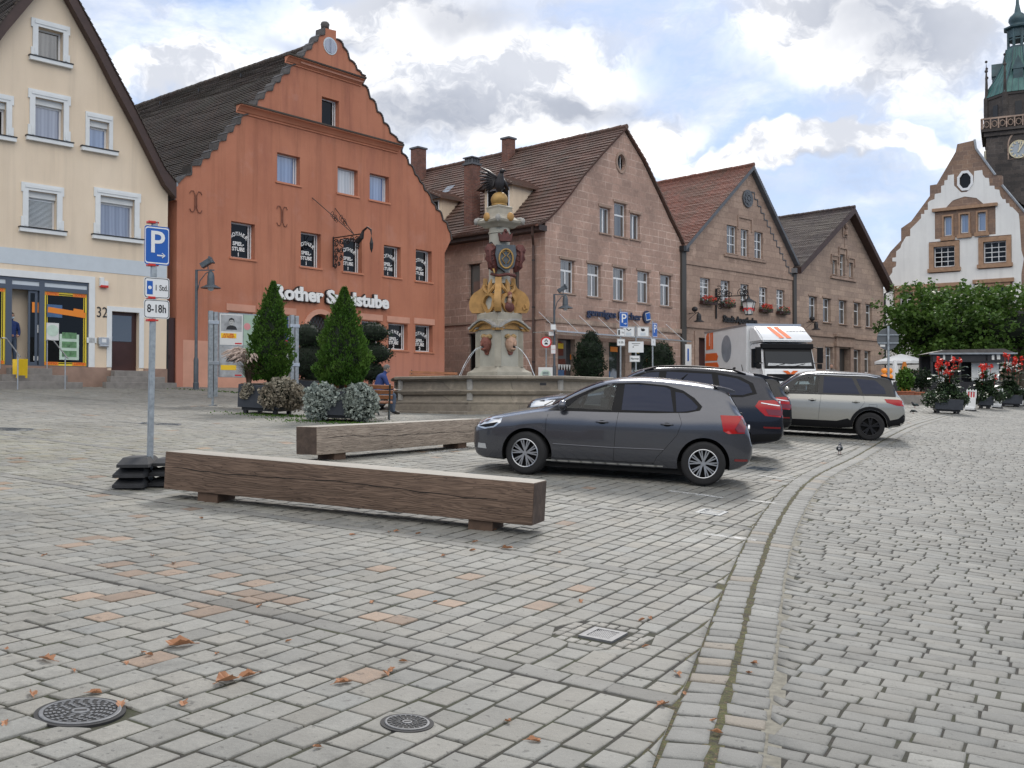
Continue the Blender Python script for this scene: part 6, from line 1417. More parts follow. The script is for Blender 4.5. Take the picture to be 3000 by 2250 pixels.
# ---- 3: black car behind
S3=dict(X3); S3['paint']='paint_black'; S3['L']=4.30; S3['fw']=.85; S3['rw']=3.45; S3['W']=1.80; S3['r']=.33; S3['zk']=.93
kk=4.30/4.65
for key in('top','bot','belt','plan'): S3[key]=[(x*kk,z*(.93 if key!='plan' else 1)) for x,z in X3[key]]
rear=Vector((6.10,22.3)); cw_=rear-d3*(4.30-2.15)+nf*.9
root=ground_empty('parked_car',cw_.x,cw_.y,math.atan2(d3.y,d3.x),'black hatchback mostly hidden between the navy SUV and the beige crossover, third in the row','car','cars parked on the square'); suv(root,S3,rails=False,style='five')
# ---- 4: beige crossover, black roof
G4=[(1.46,1.075),(1.70,1.36),(1.92,1.44),(2.18,1.465),(2.14,1.075)]
S4=dict(cut=G4,L=4.175,W=1.775,r=.335,fw=.87,rw=3.37,paint='paint_beige',roofmat='paint_black',roof_from=1.05,tumble=.30,crease=.90,gap=.06,
 top=[(0,.66),(.03,.82),(.08,.90),(.25,.96),(.7,1.01),(1.02,1.045),(1.15,1.10),(1.45,1.33),(1.68,1.49),(1.95,1.575),(2.5,1.605),(3.2,1.59),(3.62,1.545),(3.80,1.50),(3.87,1.38),(3.97,1.15),(4.05,1.05),(4.12,.96),(4.16,.74),(4.175,.64)],
 bot=[(0,.42),(.05,.30),(.2,.24),(1,.22),(3.2,.24),(3.7,.30),(4.05,.36),(4.175,.46)],
 belt=[(0,.84),(.5,.93),(1.0,.995),(1.6,1.02),(3.0,1.05),(3.6,1.06),(4.175,1.05)],
 plan=[(0,.70),(.03,.80),(.12,.89),(.35,.95),(.7,.985),(1.2,1),(3.2,1),(3.7,.97),(3.95,.93),(4.08,.88),(4.15,.82),(4.175,.76)])
d4=Vector((.975,-.22)).normalized(); nf4=Vector((-d4.y,d4.x)); rwp=Vector((8.50,24.4)); cw_=rwp-d4*1.25+nf4*.80
root=ground_empty('parked_car',cw_.x,cw_.y,math.atan2(d4.y,d4.x),'beige crossover with a black roof, black wheels and black wheel-arch cladding','car','cars parked on the square')
c=Car(S4,root)
for fr in 'LR':
    sg=-1 if fr=='L' else 1
    tr=c.proj('window_trim',[(1.22,1.04),(1.45,1.235),(1.72,1.42),(1.95,1.49),(2.6,1.52),(3.3,1.50),(3.62,1.46),(3.80,1.22),(3.84,1.08),(3.5,1.07),(2.4,1.045)],'paint_black',fr,.003,hole=G4)
    c.proj('side_window',G4,'glass_seethru',fr,.001,tr); c.proj('side_window',[(2.26,1.08),(2.28,1.47),(2.92,1.455),(3.10,1.09)],'car_glass',fr,.006,tr); c.proj('side_window',[(3.18,1.10),(3.02,1.45),(3.45,1.43),(3.66,1.25),(3.70,1.12)],'car_glass',fr,.006,tr)
    for pts in ([(1.16,1.03),(1.12,.8),(1.14,.42)],[(2.22,1.05),(2.2,.8),(2.18,.42)],[(3.18,1.06),(3.22,.9),(3.08,.7)]): c.line('door_seam',pts,frame=fr)
    c.line('fuel_flap',[(3.32,.86),(3.32,.70),(3.50,.70),(3.50,.86),(3.32,.86)],frame=fr,w=.004)
    c.proj('tail_light',[(3.66,1.0),(3.72,.92),(3.95,.86),(4.12,.85),(4.13,.95),(4.0,1.0)],'lamp_red',fr,.007)
    c.proj('sill_cladding',[(1.1,.26),(1.15,.42),(2.6,.43),(2.85,.50),(2.95,.44),(2.92,.26)],'trim_black',fr,.006)
    c.proj('bumper_cladding',[(3.78,.34),(3.80,.50),(4.0,.55),(4.12,.66),(4.16,.60),(4.15,.44),(4.0,.36)],'trim_black',fr,.006)
    for wx in (S4['fw'],S4['rw']):
        a=[(wx+(.40)*math.cos(t),S4['r']+(.40)*math.sin(t)) for t in np.linspace(-.25,PI+.25,22)]; i_=[(wx+(.475)*math.cos(t),S4['r']+(.475)*math.sin(t)) for t in np.linspace(PI+.25,-.25,22)]
        c.proj('arch_cladding',a+i_,'trim_black',fr,.012,cell=.1)
    c.proj('headlight',[(.08,.72),(.10,.86),(.45,.92),(.40,.74)],'lamp_clear',fr,.006)
    mirror(c,1.40,1.06,'lamp_clear' if False else 'paint_beige',sg); handle(c,2.02,.90,sg); handle(c,3.02,.90,sg)
    b=MB(); pts=[]
    for x_ in np.linspace(1.9,3.5,8): hh=c.bvh.ray_cast(Vector((x_-c.ox,sg*(c.W-.26),4)),Vector((0,0,-1)))[0]; pts.append(hh+Vector((0,0,.03)))
    b.tube(pts,.014,6); b.build('roof_rail','chrome',root,smooth=True)
c.proj('rear_window',[(-.56,1.12),(-.50,1.47),(.50,1.47),(.56,1.12)],'car_glass','B',.006); c.proj('windscreen',[(-.68,1.12),(-.55,1.48),(.55,1.48),(.68,1.12)],'car_glass','F',.006); c.proj('number_plate',[(-.26,.70),(-.26,.81),(.26,.81),(.26,.70)],'plate_white','B',.01)
b=MB(); b.prism([(3.60-c.ox,1.548),(3.74-c.ox,1.522),(3.92-c.ox,1.475),(3.91-c.ox,1.45),(3.75-c.ox,1.44)],-.54,.54); b.build('spoiler','paint_black',root); b=MB(); b.tube([(4.02-c.ox,0,1.10),(3.96-c.ox,.3,1.16)],.01,5); b.build('rear_wiper','trim_black',root)
car_common(c,S4,0,'black'); cabin(c,1.46,2.18,1.075,1.46)
# ---- box truck
mat('truck_white',(.72,.73,.74),.35,noise=(2,.05)); mat('logo_orange',(.72,.13,.015),.4); mat('emblem_grey',(.30,.33,.38),.3,.3,noise=(2,.2)); mat('truck_glass',(.012,.016,.022),.04,spec=.4,ior=1.4); mat('dash_pale',(.45,.46,.47),.6,noise=(8,.3))
te=ground_empty('box_truck',11.75,43.2,R(8.6),'white delivery truck with orange stripes and an orange logo, box body and dark cab windscreen','truck',tilt=False)
b=MB(); b.box(-1.25,1.25,1.75,7.2,1.0,3.52,.04); bx=b.build('cargo_box','truck_white',te)
b=MB()
for sg in (-1,1): b.box(sg*1.262-.012,sg*1.262+.012,1.74,7.21,3.44,3.53); b.box(sg*1.262-.012,sg*1.262+.012,1.74,7.21,.98,1.08)
b.box(-1.26,1.26,1.735,1.76,3.44,3.531); b.build('box_frame','rim_silver',bx)
# cab
cab=[(0.0,.45),(.0,1.35),(.10,1.55),(.38,2.52),(.55,2.62),(1.65,2.62),(1.65,.45)]
bm=bmesh.new(); pv=[[bm.verts.new((sx_*1.18*(1 if z<1.6 else 1-.06*(z-1.6)),y,z)) for y,z in cab] for sx_ in (-1,1)]
bm.faces.new(pv[0]); bm.faces.new(list(reversed(pv[1])))
for i in range(len(cab)): j=(i+1)%len(cab); bm.faces.new([pv[0][i],pv[1][i],pv[1][j],pv[0][j]])
bmesh.ops.recalc_face_normals(bm,faces=bm.faces); bmesh.ops.bevel(bm,geom=[e for e in bm.edges],offset=.06,segments=3,affect='EDGES'); cb=MB().bm(bm).build('cab','truck_white',te,smooth=True,angle=40)
def ny(z): return .10+.28*(z-1.55)/.97
b=MB(); z0,z1=1.50,2.48; hw=1.12
b.add([(-hw,ny(z0)-.012,z0),(hw,ny(z0)-.012,z0),(hw-.05,ny(z1)-.012,z1),(-hw+.05,ny(z1)-.012,z1)],[(0,1,2,3)]); b.build('windscreen_seal','trim_black',cb)
b=MB(); b.add([(-hw+.06,ny(z0+.10)-.03,z0+.12),(hw-.06,ny(z0+.10)-.03,z0+.12),(hw-.10,ny(z1-.22)-.03,z1-.24),(-hw+.10,ny(z1-.22)-.03,z1-.24)],[(0,1,2,3)]); ws=b.build('windscreen','truck_glass',cb)
b=MB(); b.add([(-hw+.15,ny(z0+.12)-.036,z0+.13),(hw-.12,ny(z0+.12)-.036,z0+.13),(hw-.14,ny(z0+.26)-.036,z0+.27),(.1,ny(z0+.2)-.036,z0+.2),(-hw+.2,ny(z0+.24)-.036,z0+.25)],[(0,1,2,3,4)]); b.build('dashboard','dash_pale',ws)
b=MB(); b.tube([(-.9,ny(1.62)-.05,1.56),(-.2,ny(1.75)-.05,1.72)],.015,5); b.tube([(0,ny(1.62)-.05,1.56),(.7,ny(1.75)-.05,1.72)],.015,5); b.build('wiper','trim_black',cb)
b=MB(); b.box(-1.16,1.16,.26,.45,2.36,2.58,.03); b.build('sun_visor','trim_black',cb)
b=MB(); b.box(-1.05,1.05,-.02,.05,.98,1.28,.01); b.build('grille','trim_black',cb)
b=MB(); b.box(-1.2,1.2,-.10,.3,.45,.85,.05); b.build('bumper','rim_black',cb)
for sg in (-1,1):
    MB().box(sg*.85-.22,sg*.85+.22,-.115,-.09,.55,.78,.01).build('headlight','lamp_clear',cb)
    b=MB(); b.box(sg*1.38-.12,sg*1.38+.12,.05,.17,1.75,2.42,.03); b.tube([(sg*1.38,.12,2.35),(sg*1.15,.35,2.45)],.02,5); b.tube([(sg*1.38,.12,1.8),(sg*1.15,.2,1.75)],.02,5); b.build('wing_mirror','trim_black',cb)
    b=MB(); b.box(sg*1.36-.1,sg*1.36+.1,.06,.16,1.5,1.72,.03); b.build('wide_mirror','trim_black',cb)
    b=MB(); xx=sg*1.185; b.prism([(.45,1.58),(1.35,1.58),(1.35,2.4),(.62,2.4)],xx-.008,xx+.008,plane='yz'); b.build('door_window','truck_glass',cb)
    b=MB(); 
    for wy in (.95,5.9): wheel(te,sg*1.06,wy,.42,.28,'five',0,sg).rotation_euler=(0,0,PI/2)
b=MB(); b.box(-.45,.45,.5,7.6,.55,.85); b.build('chassis','trim_black',te)
# chevron logo on the nose
b=MB(); b.prism([(-.35,1.42),(-.12,1.42),(0,1.33),(0,1.18)],-.018,-.006); b.prism([(.35,1.42),(.12,1.42),(0.02,1.33),(0.02,1.18)],-.018,-.006); b.build('nose_emblem','logo_orange',cb)
# roof fairing with stripes
fp=[(.22,2.66),(.30,2.80),(1.15,3.36),(1.70,3.42),(1.70,2.66)]
bm=bmesh.new(); pv=[[bm.verts.new((sx_*1.16*(1 if z<2.9 else .97),y,z)) for y,z in fp] for sx_ in (-1,1)]
bm.faces.new(pv[0]); bm.faces.new(list(reversed(pv[1])))
for i in range(len(fp)): j=(i+1)%len(fp); bm.faces.new([pv[0][i],pv[1][i],pv[1][j],pv[0][j]])
bmesh.ops.recalc_face_normals(bm,faces=bm.faces); bmesh.ops.bevel(bm,geom=[e for e in bm.edges],offset=.07,segments=3,affect='EDGES'); fr_=MB().bm(bm).build('roof_fairing','truck_white',te,smooth=True,angle=40)
def onf(x,t): # point on fairing slope
    a=Vector((0,.30,2.80)); c_=Vector((0,1.15,3.36)); p=a.lerp(c_,t); return Vector((x,p.y,p.z))+Vector((0,-.56,.85)).normalized()*.012
for x0 in (-.62,-.30):
    b=MB(); v=[onf(x0+.28,.02),onf(x0+.50,.02),onf(x0+.22,.98),onf(x0,.98)]; b.add([tuple(q) for q in v],[(0,1,2,3)]); b.build('stripe','logo_orange',fr_)
an=math.atan2(.56,.85); p=onf(.62,.62); textmesh('trans-o-flex',.16,'letter_black',fr_,'lettering',tuple(p),rot=(an,0,0),ext=.002,sx=1.2)
# side artwork of the box (image-left side)
X=-1.262
def side(poly,name,m,par=bx,d=.010,x=-1.255): b=MB(); b.prism(poly,x-d,x,plane='yz'); return b.build(name,m,par)
b=MB(); side([(6.95,2.62),(6.95,3.30),(6.75,3.42),(6.55,3.42),(6.55,2.80),(6.42,2.80),(6.42,3.42),(6.30,3.42),(6.30,2.62)],'logo_mark','logo_orange'); side([(6.22,2.62),(6.22,3.42),(5.98,3.42),(5.98,2.62)],'logo_mark','logo_orange')
side([(7.1,2.10),(7.05,2.45),(5.5,2.42),(5.3,2.25),(5.45,2.05)],'logo_mark','logo_orange'); side([(7.12,1.58),(7.08,2.0),(5.4,1.97),(5.2,1.78),(5.5,1.52)],'logo_mark','logo_orange')
b=MB(); b.cyl((-1.257,4.2,2.55),(-1.268,4.2,2.55),.62,n=32); o=b.build('globe_emblem','emblem_grey',bx)
tt=textmesh('trans-o-flex',1.05,'letter_black',bx,'lettering',(-1.264,4.6,1.25),rot=(PI/2,0,-PI/2),ext=.002,bold=.01,sx=1.05,shear=.15)
side([(1.95,1.15),(2.02,1.15),(2.35,1.75),(2.30,1.75)],'logo_slash','letter_black')
# ================================================================= FOLIAGE HELPERS
def m_leaf(c1,c2,c3=None,trl=.25):
    def f(t,b,oc):
        g=t.n('ShaderNodeNewGeometry'); r_=g.outputs['Random Per Island']; n=t.noise(oc,1.6,3,.6)
        c=t.mix(r_,c1,c2); c=t.mix(t.ramp(n,.45,.7,0,.7),c,c3 or c2); t.l(c,b.inputs['Base Color'])
        tr=t.n('ShaderNodeBsdfTranslucent'); t.l(c,tr.inputs[0]); mx=t.n('ShaderNodeMixShader'); mx.inputs[0].default_value=trl
        out=[q for q in t.nt.nodes if q.type=='OUTPUT_MATERIAL'][0]; t.l(b.outputs[0],mx.inputs[1]); t.l(tr.outputs[0],mx.inputs[2]); t.l(mx.outputs[0],out.inputs[0])
    return f
mat('leaf_thuja',rough=.6,spec=.2,build=m_leaf((.035,.090,.014),(.075,.160,.024),(.10,.17,.03)))
mat('leaf_yew',rough=.6,spec=.2,build=m_leaf((.010,.022,.012),(.022,.040,.018)))
mat('leaf_plane',rough=.5,spec=.3,build=m_leaf((.030,.070,.014),(.085,.16,.03),(.12,.20,.035),.3))
mat('leaf_silver',rough=.7,spec=.2,build=m_leaf((.20,.24,.22),(.38,.42,.38),(.30,.33,.28),.1))
mat('leaf_dry',rough=.8,spec=.2,build=m_leaf((.22,.20,.16),(.36,.33,.26),(.26,.21,.15),.1))
mat('leaf_canna',rough=.35,spec=.4,build=m_leaf((.025,.05,.022),(.05,.09,.035),(.035,.03,.025),.2))
mat('leaf_grass',rough=.7,spec=.2,build=m_leaf((.10,.07,.05),(.17,.12,.09),(.07,.06,.035),.15))
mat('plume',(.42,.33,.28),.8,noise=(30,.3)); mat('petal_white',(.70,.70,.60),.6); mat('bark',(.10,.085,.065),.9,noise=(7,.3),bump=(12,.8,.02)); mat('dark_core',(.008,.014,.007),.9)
mat('planter_steel',(.045,.050,.060),.45,.3,noise=(5,.15)); mat('terracotta',(.38,.14,.08),.8,noise=(8,.15)); mat('soil',(.04,.03,.02),.95)
def quads(name,C,S,m,parent,flat=0.0,asp=.5,bend=.25,out=None,outw=0.0):
    """C (n,3) centres, S (n,) sizes -> loose leaf quads, randomly turned"""
    n=len(C); a=rng.normal(size=(n,3)); 
    if out is not None: a=a*(1-outw)+out*outw*1.7
    a[:,2]*=(1-flat); a/=np.linalg.norm(a,axis=1)[:,None]; q=rng.normal(size=(n,3)); e=np.cross(a,q); e/=np.linalg.norm(e,axis=1)[:,None]+1e-9; nn=np.cross(a,e)
    S=S[:,None]; V=np.stack([C-a*S*.5,C+e*S*asp*.5+nn*S*bend*.3,C+a*S*.5,C-e*S*asp*.5+nn*S*bend*.3],1).reshape(-1,3)
    return npmesh(name,V,np.arange(4*n).reshape(-1,4),m,parent)
def thuja(root,H_,Rm,z0,name='crown'):
    tr=MB().cyl((0,0,z0-.3),(0,0,z0+H_*.5),.07,.04,8).build('trunk','bark',root)
    prof=lambda t: Rm*np.where(t<.25,.72+.28*np.sin(t/.25*PI/2),1-((t-.25)/.75)**1.25*.93)
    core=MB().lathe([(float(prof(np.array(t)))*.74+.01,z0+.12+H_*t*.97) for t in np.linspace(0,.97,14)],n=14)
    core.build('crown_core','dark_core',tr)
    n=int(15000); t=rng.random(n)**1.25; th=rng.random(n)*2*PI; k=9
    sd_=Rm*37; lump=1+.14*np.sin(th*3+t*12+sd_)+.13*np.sin(th*5-t*23+sd_*2)+.13*np.sin(th*11+t*43)*np.sin(t*23+sd_)
    r=prof(t)*lump*(1-.30*rng.random(n)**2.2); C=np.stack([r*np.cos(th),r*np.sin(th),z0+.05+t*H_+.02*rng.normal(size=n)],1)
    o=np.stack([np.cos(th)*.7,np.sin(th)*.7,np.full(n,.9)],1)
    X_=[C];O_=[o]
    for _ in range(110):   # stray shoots that break the outline
        tt=rng.random()**1.3*.93; a=rng.random()*2*PI; k=22; s_=np.linspace(0,1,k); r0=float(prof(np.array(tt)))*.95; L_=rng.uniform(.06,.17)
        X_.append(np.stack([(r0+L_*s_*.7)*math.cos(a)+.018*rng.normal(size=k),(r0+L_*s_*.7)*math.sin(a)+.018*rng.normal(size=k),z0+.05+tt*H_+L_*s_],1)); O_.append(np.tile([math.cos(a)*.7,math.sin(a)*.7,.9],(k,1)))
    C=np.concatenate(X_); o=np.concatenate(O_); n=len(C); t=(C[:,2]-z0)/H_
    quads(name,C,rng.uniform(.035,.095,n)*(1.25-.4*t),'leaf_thuja',root,out=o,outw=.6,asp=.42)
def blobleaf(name,root,blobs,n,size,m,core=.80,asp=.5,flat=0,coremat='dark_core',jit=.10,shell=.45):
    tot=sum(b[3]*b[4]*b[5] for b in blobs)**1; C=[]
    for (x,y,z,a,b,c) in blobs:
        k=int(n*(a*b*c)/tot)+20; d=rng.normal(size=(k,3)); d/=np.linalg.norm(d,axis=1)[:,None]; r=1-shell*rng.random(k)**1.7; l=1+jit*np.sin(d[:,0]*9+d[:,2]*7)+jit*np.sin(d[:,1]*15-d[:,2]*12)
        C.append(np.stack([x+d[:,0]*r*a*l,y+d[:,1]*r*b*l,z+d[:,2]*r*c*l],1))
    C=np.concatenate(C); o=quads(name,C,size*rng.uniform(.6,1.35,len(C)),m,root,asp=asp,flat=flat)
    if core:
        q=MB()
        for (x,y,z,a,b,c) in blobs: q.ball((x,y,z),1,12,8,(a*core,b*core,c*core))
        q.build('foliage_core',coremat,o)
    return o
# ================================================================= TIMBER BEAMS
def m_wood(c1,c2,dark=.45):
    def f(t,b,oc):
        v=t.vmath('MULTIPLY',oc,(.35,3.2,3.2)); d=t.noise(v,1.2,4,.6,'Color'); vv=t.vmath('ADD',v,t.vmath('SCALE',d,1.5))
        w_=t.n('ShaderNodeTexWave',wave_type='BANDS',bands_direction='Z'); t.l(vv,w_.inputs[0]); w_.inputs['Scale'].default_value=3.4; w_.inputs['Distortion'].default_value=3.5; w_.inputs['Detail'].default_value=4
        n=t.noise(t.vmath('MULTIPLY',oc,(.8,9,9)),2.0,6,.7); n2=t.noise(oc,1.1,5,.6)
        c=t.mix(w_.outputs['Fac'],c1,c2); g=t.math('MULTIPLY',t.ramp(n,.3,.7,.72,1.18),t.ramp(n2,.3,.7,1-dark*.4,1.15)); c=t.mix(1,c,t.cxyz(g,g,g),'MULTIPLY')
        ck=t.noise(t.vmath('MULTIPLY',oc,(.5,1,7)),3.0,3,.5); c=t.mix(t.ramp(t.math('ABSOLUTE',t.math('SUBTRACT',ck,.5)),.0,.012,.75,0),c,(.015,.01,.008))
        # weathered grey where it faces the sky
        x=t.xyz(t.n('ShaderNodeNewGeometry').outputs['Normal'])[2]; up=t.ramp(x,.6,.9)
        c=t.mix(t.math('MULTIPLY',up,.85),c,t.mix(n,(.25,.235,.20),(.42,.40,.36))); t.l(c,b.inputs['Base Color'])
        bp=t.n('ShaderNodeBump'); bp.inputs['Strength'].default_value=.5; bp.inputs['Distance'].default_value=.006; t.l(t.math('ADD',n,w_.outputs['Fac']),bp.inputs['Height']); t.l(bp.outputs[0],b.inputs['Normal'])
    return f
mat('beam_brown',rough=.75,spec=.3,build=m_wood((.165,.112,.082),(.115,.077,.057))); mat('beam_pale',rough=.8,spec=.25,build=m_wood((.38,.315,.255),(.29,.235,.19))); mat('end_grain',(.075,.052,.040),.85,noise=(9,.35),bump=(25,.6,.01)); mat('beam_foot',(.10,.062,.042),.8,noise=(6,.25))
def beam(A,B_,m,label,side):
    A=Vector(A);B_=Vector(B_); d=(B_-A); L=d.length; d/=L; n=Vector((-d.y,d.x))*side; c=(A+B_)/2+n*.21; za,zb=h(*(A+n*.21)),h(*(B_+n*.21))
    e=empty('timber_bench',(c.x,c.y,(za+zb)/2),0,label,'bench','timber beam benches'); e.rotation_euler=(Matrix.Rotation(math.atan2(d.y,d.x),3,'Z')@Matrix.Rotation(-math.asin((zb-za)/L),3,'Y')).to_euler()
    b=MB(); b.box(-L/2,L/2,-.21,.21,.095,.515,.014); bm_=b.build('beam',m,e,smooth=True,angle=50)
    for s_ in (-1,1):
        b=MB(); b.box(s_*L/2-.004,s_*L/2+.003,-.200,.200,.105,.505); b.build('beam_end','end_grain',bm_)
        b=MB(); b.box(s_*(L/2-.55)-.13,s_*(L/2-.55)+.13,-.17,.17,-.03,.098,.008); b.build('foot','beam_foot',e)
    b=MB()
    rr=random.Random(L); 
    for sd in (-1,1):
        x=-L/2+.1; z=.34; pts=[]
        while x<L/2-.3: pts.append((x,sd*.2115,z)); x+=.12; z+=rr.uniform(-.012,.010)
        for i in range(len(pts)-1):
            w_=.0022+.0025*math.sin(i*.7)**2; a,c_=pts[i],pts[i+1]; b.add([(a[0],a[1],a[2]-w_),(c_[0],c_[1],c_[2]-w_),(c_[0],c_[1],c_[2]+w_),(a[0],a[1],a[2]+w_)],[(0,1,2,3)])
    b.build('drying_crack','dark_hole',bm_)
    return e
beam((-3.88,11.4),(.19,10.0),'beam_brown','long brown timber beam bench in the foreground, smooth dark face with a long crack',1)
beam((-2.87,15.1),(-.56,18.8),'beam_pale','paler weathered timber beam bench behind the first, ending at the grey hatchback',1)
# ================================================================= SIGN POST ON RUBBER FEET
mat('rubber',(.022,.023,.026),.75,noise=(9,.3),bump=(30,.4,.004))
def textsign(par,txt,size,loc,rot,m='letter_black',**k): return textmesh(txt,size,m,par,'lettering',loc,rot,ext=.0015,**k)
def plate(par,x,z,w_,hh,m,name='sign_plate',border=None,y=-.035,r=.03,t=.004):
    b=MB(); n=5; pts=[]
    for cx,cz,a0 in ((x+w_/2-r,z+hh/2-r,0),(x-w_/2+r,z+hh/2-r,PI/2),(x-w_/2+r,z-hh/2+r,PI),(x+w_/2-r,z-hh/2+r,PI*1.5)):
        for k in range(n): a=a0+k/(n-1)*PI/2; pts.append((cx+r*math.cos(a),cz+r*math.sin(a)))
    b.prism(pts,y-t,y); o=b.build(name,m,par)
    if border:
        pi=[(x+(a-x)*(1-.045),z+(c-z)*(1-.06)) for a,c in pts]; pi2=[(x+(a-x)*(1-.09),z+(c-z)*(1-.12)) for a,c in pts]; b=MB(); b.prism(pi,y-t-.0012,y-t-.0002,[pi2]); b.build('sign_border',border,o)
    return o
def psign(e,z,w_,hh,arrow=True,rz=0):
    o=plate(e,0,z,w_,hh,'sign_blue',border='sign_white'); textsign(o,'P',hh*.80,(-.0,-.042,z+hh*.06),(PI/2,0,0),'sign_white',bold=.004)
    if arrow:
        b=MB(); b.box(.0,w_*.30,-.043,-.040,z-hh*.27,z-hh*.235); b.tube([(w_*.20,-.042,z-hh*.19),(w_*.32,-.042,z-hh*.25),(w_*.20,-.042,z-hh*.31)],.007,4); b.build('arrow','sign_white',o)
    return o
sp=Vector((-4.33,12.25)); gz_=h(*sp)
e=empty('parking_sign',(sp.x,sp.y,gz_),R(40),'blue arrow parking sign over plates 1 Std. and 8-18h, grey post in stacked rubber feet','sign post')
zt=3.76-gz_
b=MB(); b.X=Matrix.Rotation(R(.8),4,'Y'); b.box(-.03,.03,-.03,.03,.05,zt,.006); b.build('post','galvanised',e)
z=lambda y: 1.6+(1175-y)/3000*12.25-gz_
xo=.06
def shifted(o,dx): o.location.x+=dx
pw=.300
o=psign(e,z(718),pw,.465); shifted(o,xo)
o=plate(e,0,z(843),pw+.01,.25,'sign_white',border='letter_black'); shifted(o,xo); MB().box(-.12,-.05,-.042,-.040,z(843)-.08,z(843)+.08).build('disc_symbol','sign_blue',o); b=MB(); b.ball((-.085,-.042,z(843)),.022,8,6,(1,.1,1)); b.build('disc_dial','sign_white',o); textsign(o,'1 Std.',.095,(.055,-.0405,z(843)),(PI/2,0,0),sx=.75,bold=.001)
o=plate(e,0,z(873+32),pw+.01,.225,'sign_white',border='letter_black'); shifted(o,xo); textsign(o,'8-18h',.135,(0,-.0405,z(905)),(PI/2,0,0),sx=.75,bold=.002)
for y_ in (650,776,872,938):
    b=MB(); b.box(-.045,.045,-.044,.038,z(y_)-.014,z(y_)+.014,.004); b.box(.045,.085,-.03,.0,z(y_)-.008,z(y_)+.010); b.build('clamp','red_plastic',e)
for i in range(3):
    zz_=.005+i*.118; dx=(-.02,.0,.02)[i]; rz=R((2,-1,3)[i])
    b=MB(); b.X=Matrix.Rotation(R(-34)+rz,4,'Z')@Matrix.Translation((dx,0,0))
    # wedge-ended plate with moulded grip holes
    def slabx(x0,x1,y0,y1,z0,z1,k=.10): b.add([(x0,y0,z0),(x1,y0,z0),(x1,y1,z0),(x0,y1,z0),(x0,y0,z0+.035),(x1,y0,z0+.035),(x1,y1,z0+.035),(x0,y1,z0+.035),(x0+.04,y0+k,z1),(x1-.04,y0+k,z1),(x1-.04,y1-k,z1),(x0+.04,y1-k,z1)],[(0,3,2,1),(0,1,5,4),(1,2,6,5),(2,3,7,6),(3,0,4,7),(4,5,9,8),(5,6,10,9),(6,7,11,10),(7,4,8,11),(8,9,10,11)])
    slabx(-.31,.04,-.42,.40,zz_,zz_+.108,.16); slabx(.045,.30,-.20,.42,zz_,zz_+.085,.12)
    b.box(-.22,-.06,-.28,-.275,zz_+.06,zz_+.075); b.build('rubber_foot','rubber',e)
# ================================================================= POSTER BOARD
P1=hit(623,1188); P2=at(861,1175,P1.y*1.04+.25); d=Vector((P2.x-P1.x,P2.y-P1.y)); Lb=d.length
e=empty('poster_board',(P1.x,P1.y,h(P1.x,P1.y)),math.atan2(d.y,d.x),'free-standing board of election posters between galvanised posts, behind the left conifer','notice board')
hb=(1188-911)/3000*P1.y; zb_=hb*.30
def post(x):
    b=MB(); b.box(x-.13,x-.01,-.05,.05,.22,hb,.006); b.box(x+.02,x+.13,-.05,.05,.25,hb-.02,.006); b.cyl((x,0,0),(x,0,.4),.035,n=8); b.cyl((x,0,0),(x,0,.02),.12,n=10); o=b.build('post','galvanised',e)
    for z_ in (.45*hb,.88*hb): MB().box(x-.15,x+.15,-.07,-.051,z_-.05,z_+.05,.004).build('clamp','steel',o)
post(0); post(Lb)
MB().box(.16,Lb-.16,-.01,.02,zb_,hb-.03).build('board','galvanised',e)
mat('poster_grey',(.36,.37,.38),.5,noise=(4,.35)); mat('poster_mintg',(.34,.46,.37),.5,noise=(4,.12)); mat('poster_navy',(.03,.05,.20),.5,noise=(4,.15)); mat('ink',(.02,.02,.022),.5,noise=(9,.4)); mat('skin_grey',(.42,.42,.41),.6,noise=(5,.25)); mat('poster_yellow',(.85,.55,.03),.5); mat('poster_pink',(.62,.26,.27),.5)
cw=(Lb-.36)/3; rh=(hb-.05-zb_)/2
def portrait(o,cx,cz,s,m='skin_grey',hairs='ink',y=-.024):
    b=MB(); b.prism([(cx+s*.30*math.cos(t),cz+s*.42*math.sin(t)) for t in np.linspace(0,2*PI,18,endpoint=False)],y-.002,y); b.build('poster_print',m,o)
    b=MB(); b.prism([(cx-s*.36,cz+.05*s),(cx-s*.30,cz+s*.40),(cx,cz+s*.55),(cx+s*.32,cz+s*.40),(cx+s*.38,cz-.05*s),(cx+s*.26,cz+s*.10),(cx+s*.22,cz+s*.30),(cx-s*.22,cz+s*.28),(cx-s*.28,cz+s*.1)],y-.004,y-.0022); b.prism([(cx-s*.7,cz-s*.95),(cx-s*.5,cz-s*.55),(cx-s*.15,cz-s*.40),(cx+s*.2,cz-s*.42),(cx+s*.55,cz-s*.55),(cx+s*.75,cz-s*.95)],y-.004,y-.0022); b.prism([(cx-s*.16,cz+s*.05),(cx-.06*s,cz+s*.05),(cx-.06*s,cz+s*.09),(cx-s*.16,cz+s*.09)],y-.004,y-.0022); b.prism([(cx+s*.04,cz+s*.05),(cx+s*.14,cz+s*.05),(cx+s*.14,cz+s*.09),(cx+s*.04,cz+s*.09)],y-.004,y-.0022); b.prism([(cx-s*.13,cz-s*.20),(cx+s*.08,cz-s*.20),(cx+s*.08,cz-s*.17),(cx-s*.13,cz-s*.17)],y-.004,y-.0022); b.build('poster_print',hairs,o)
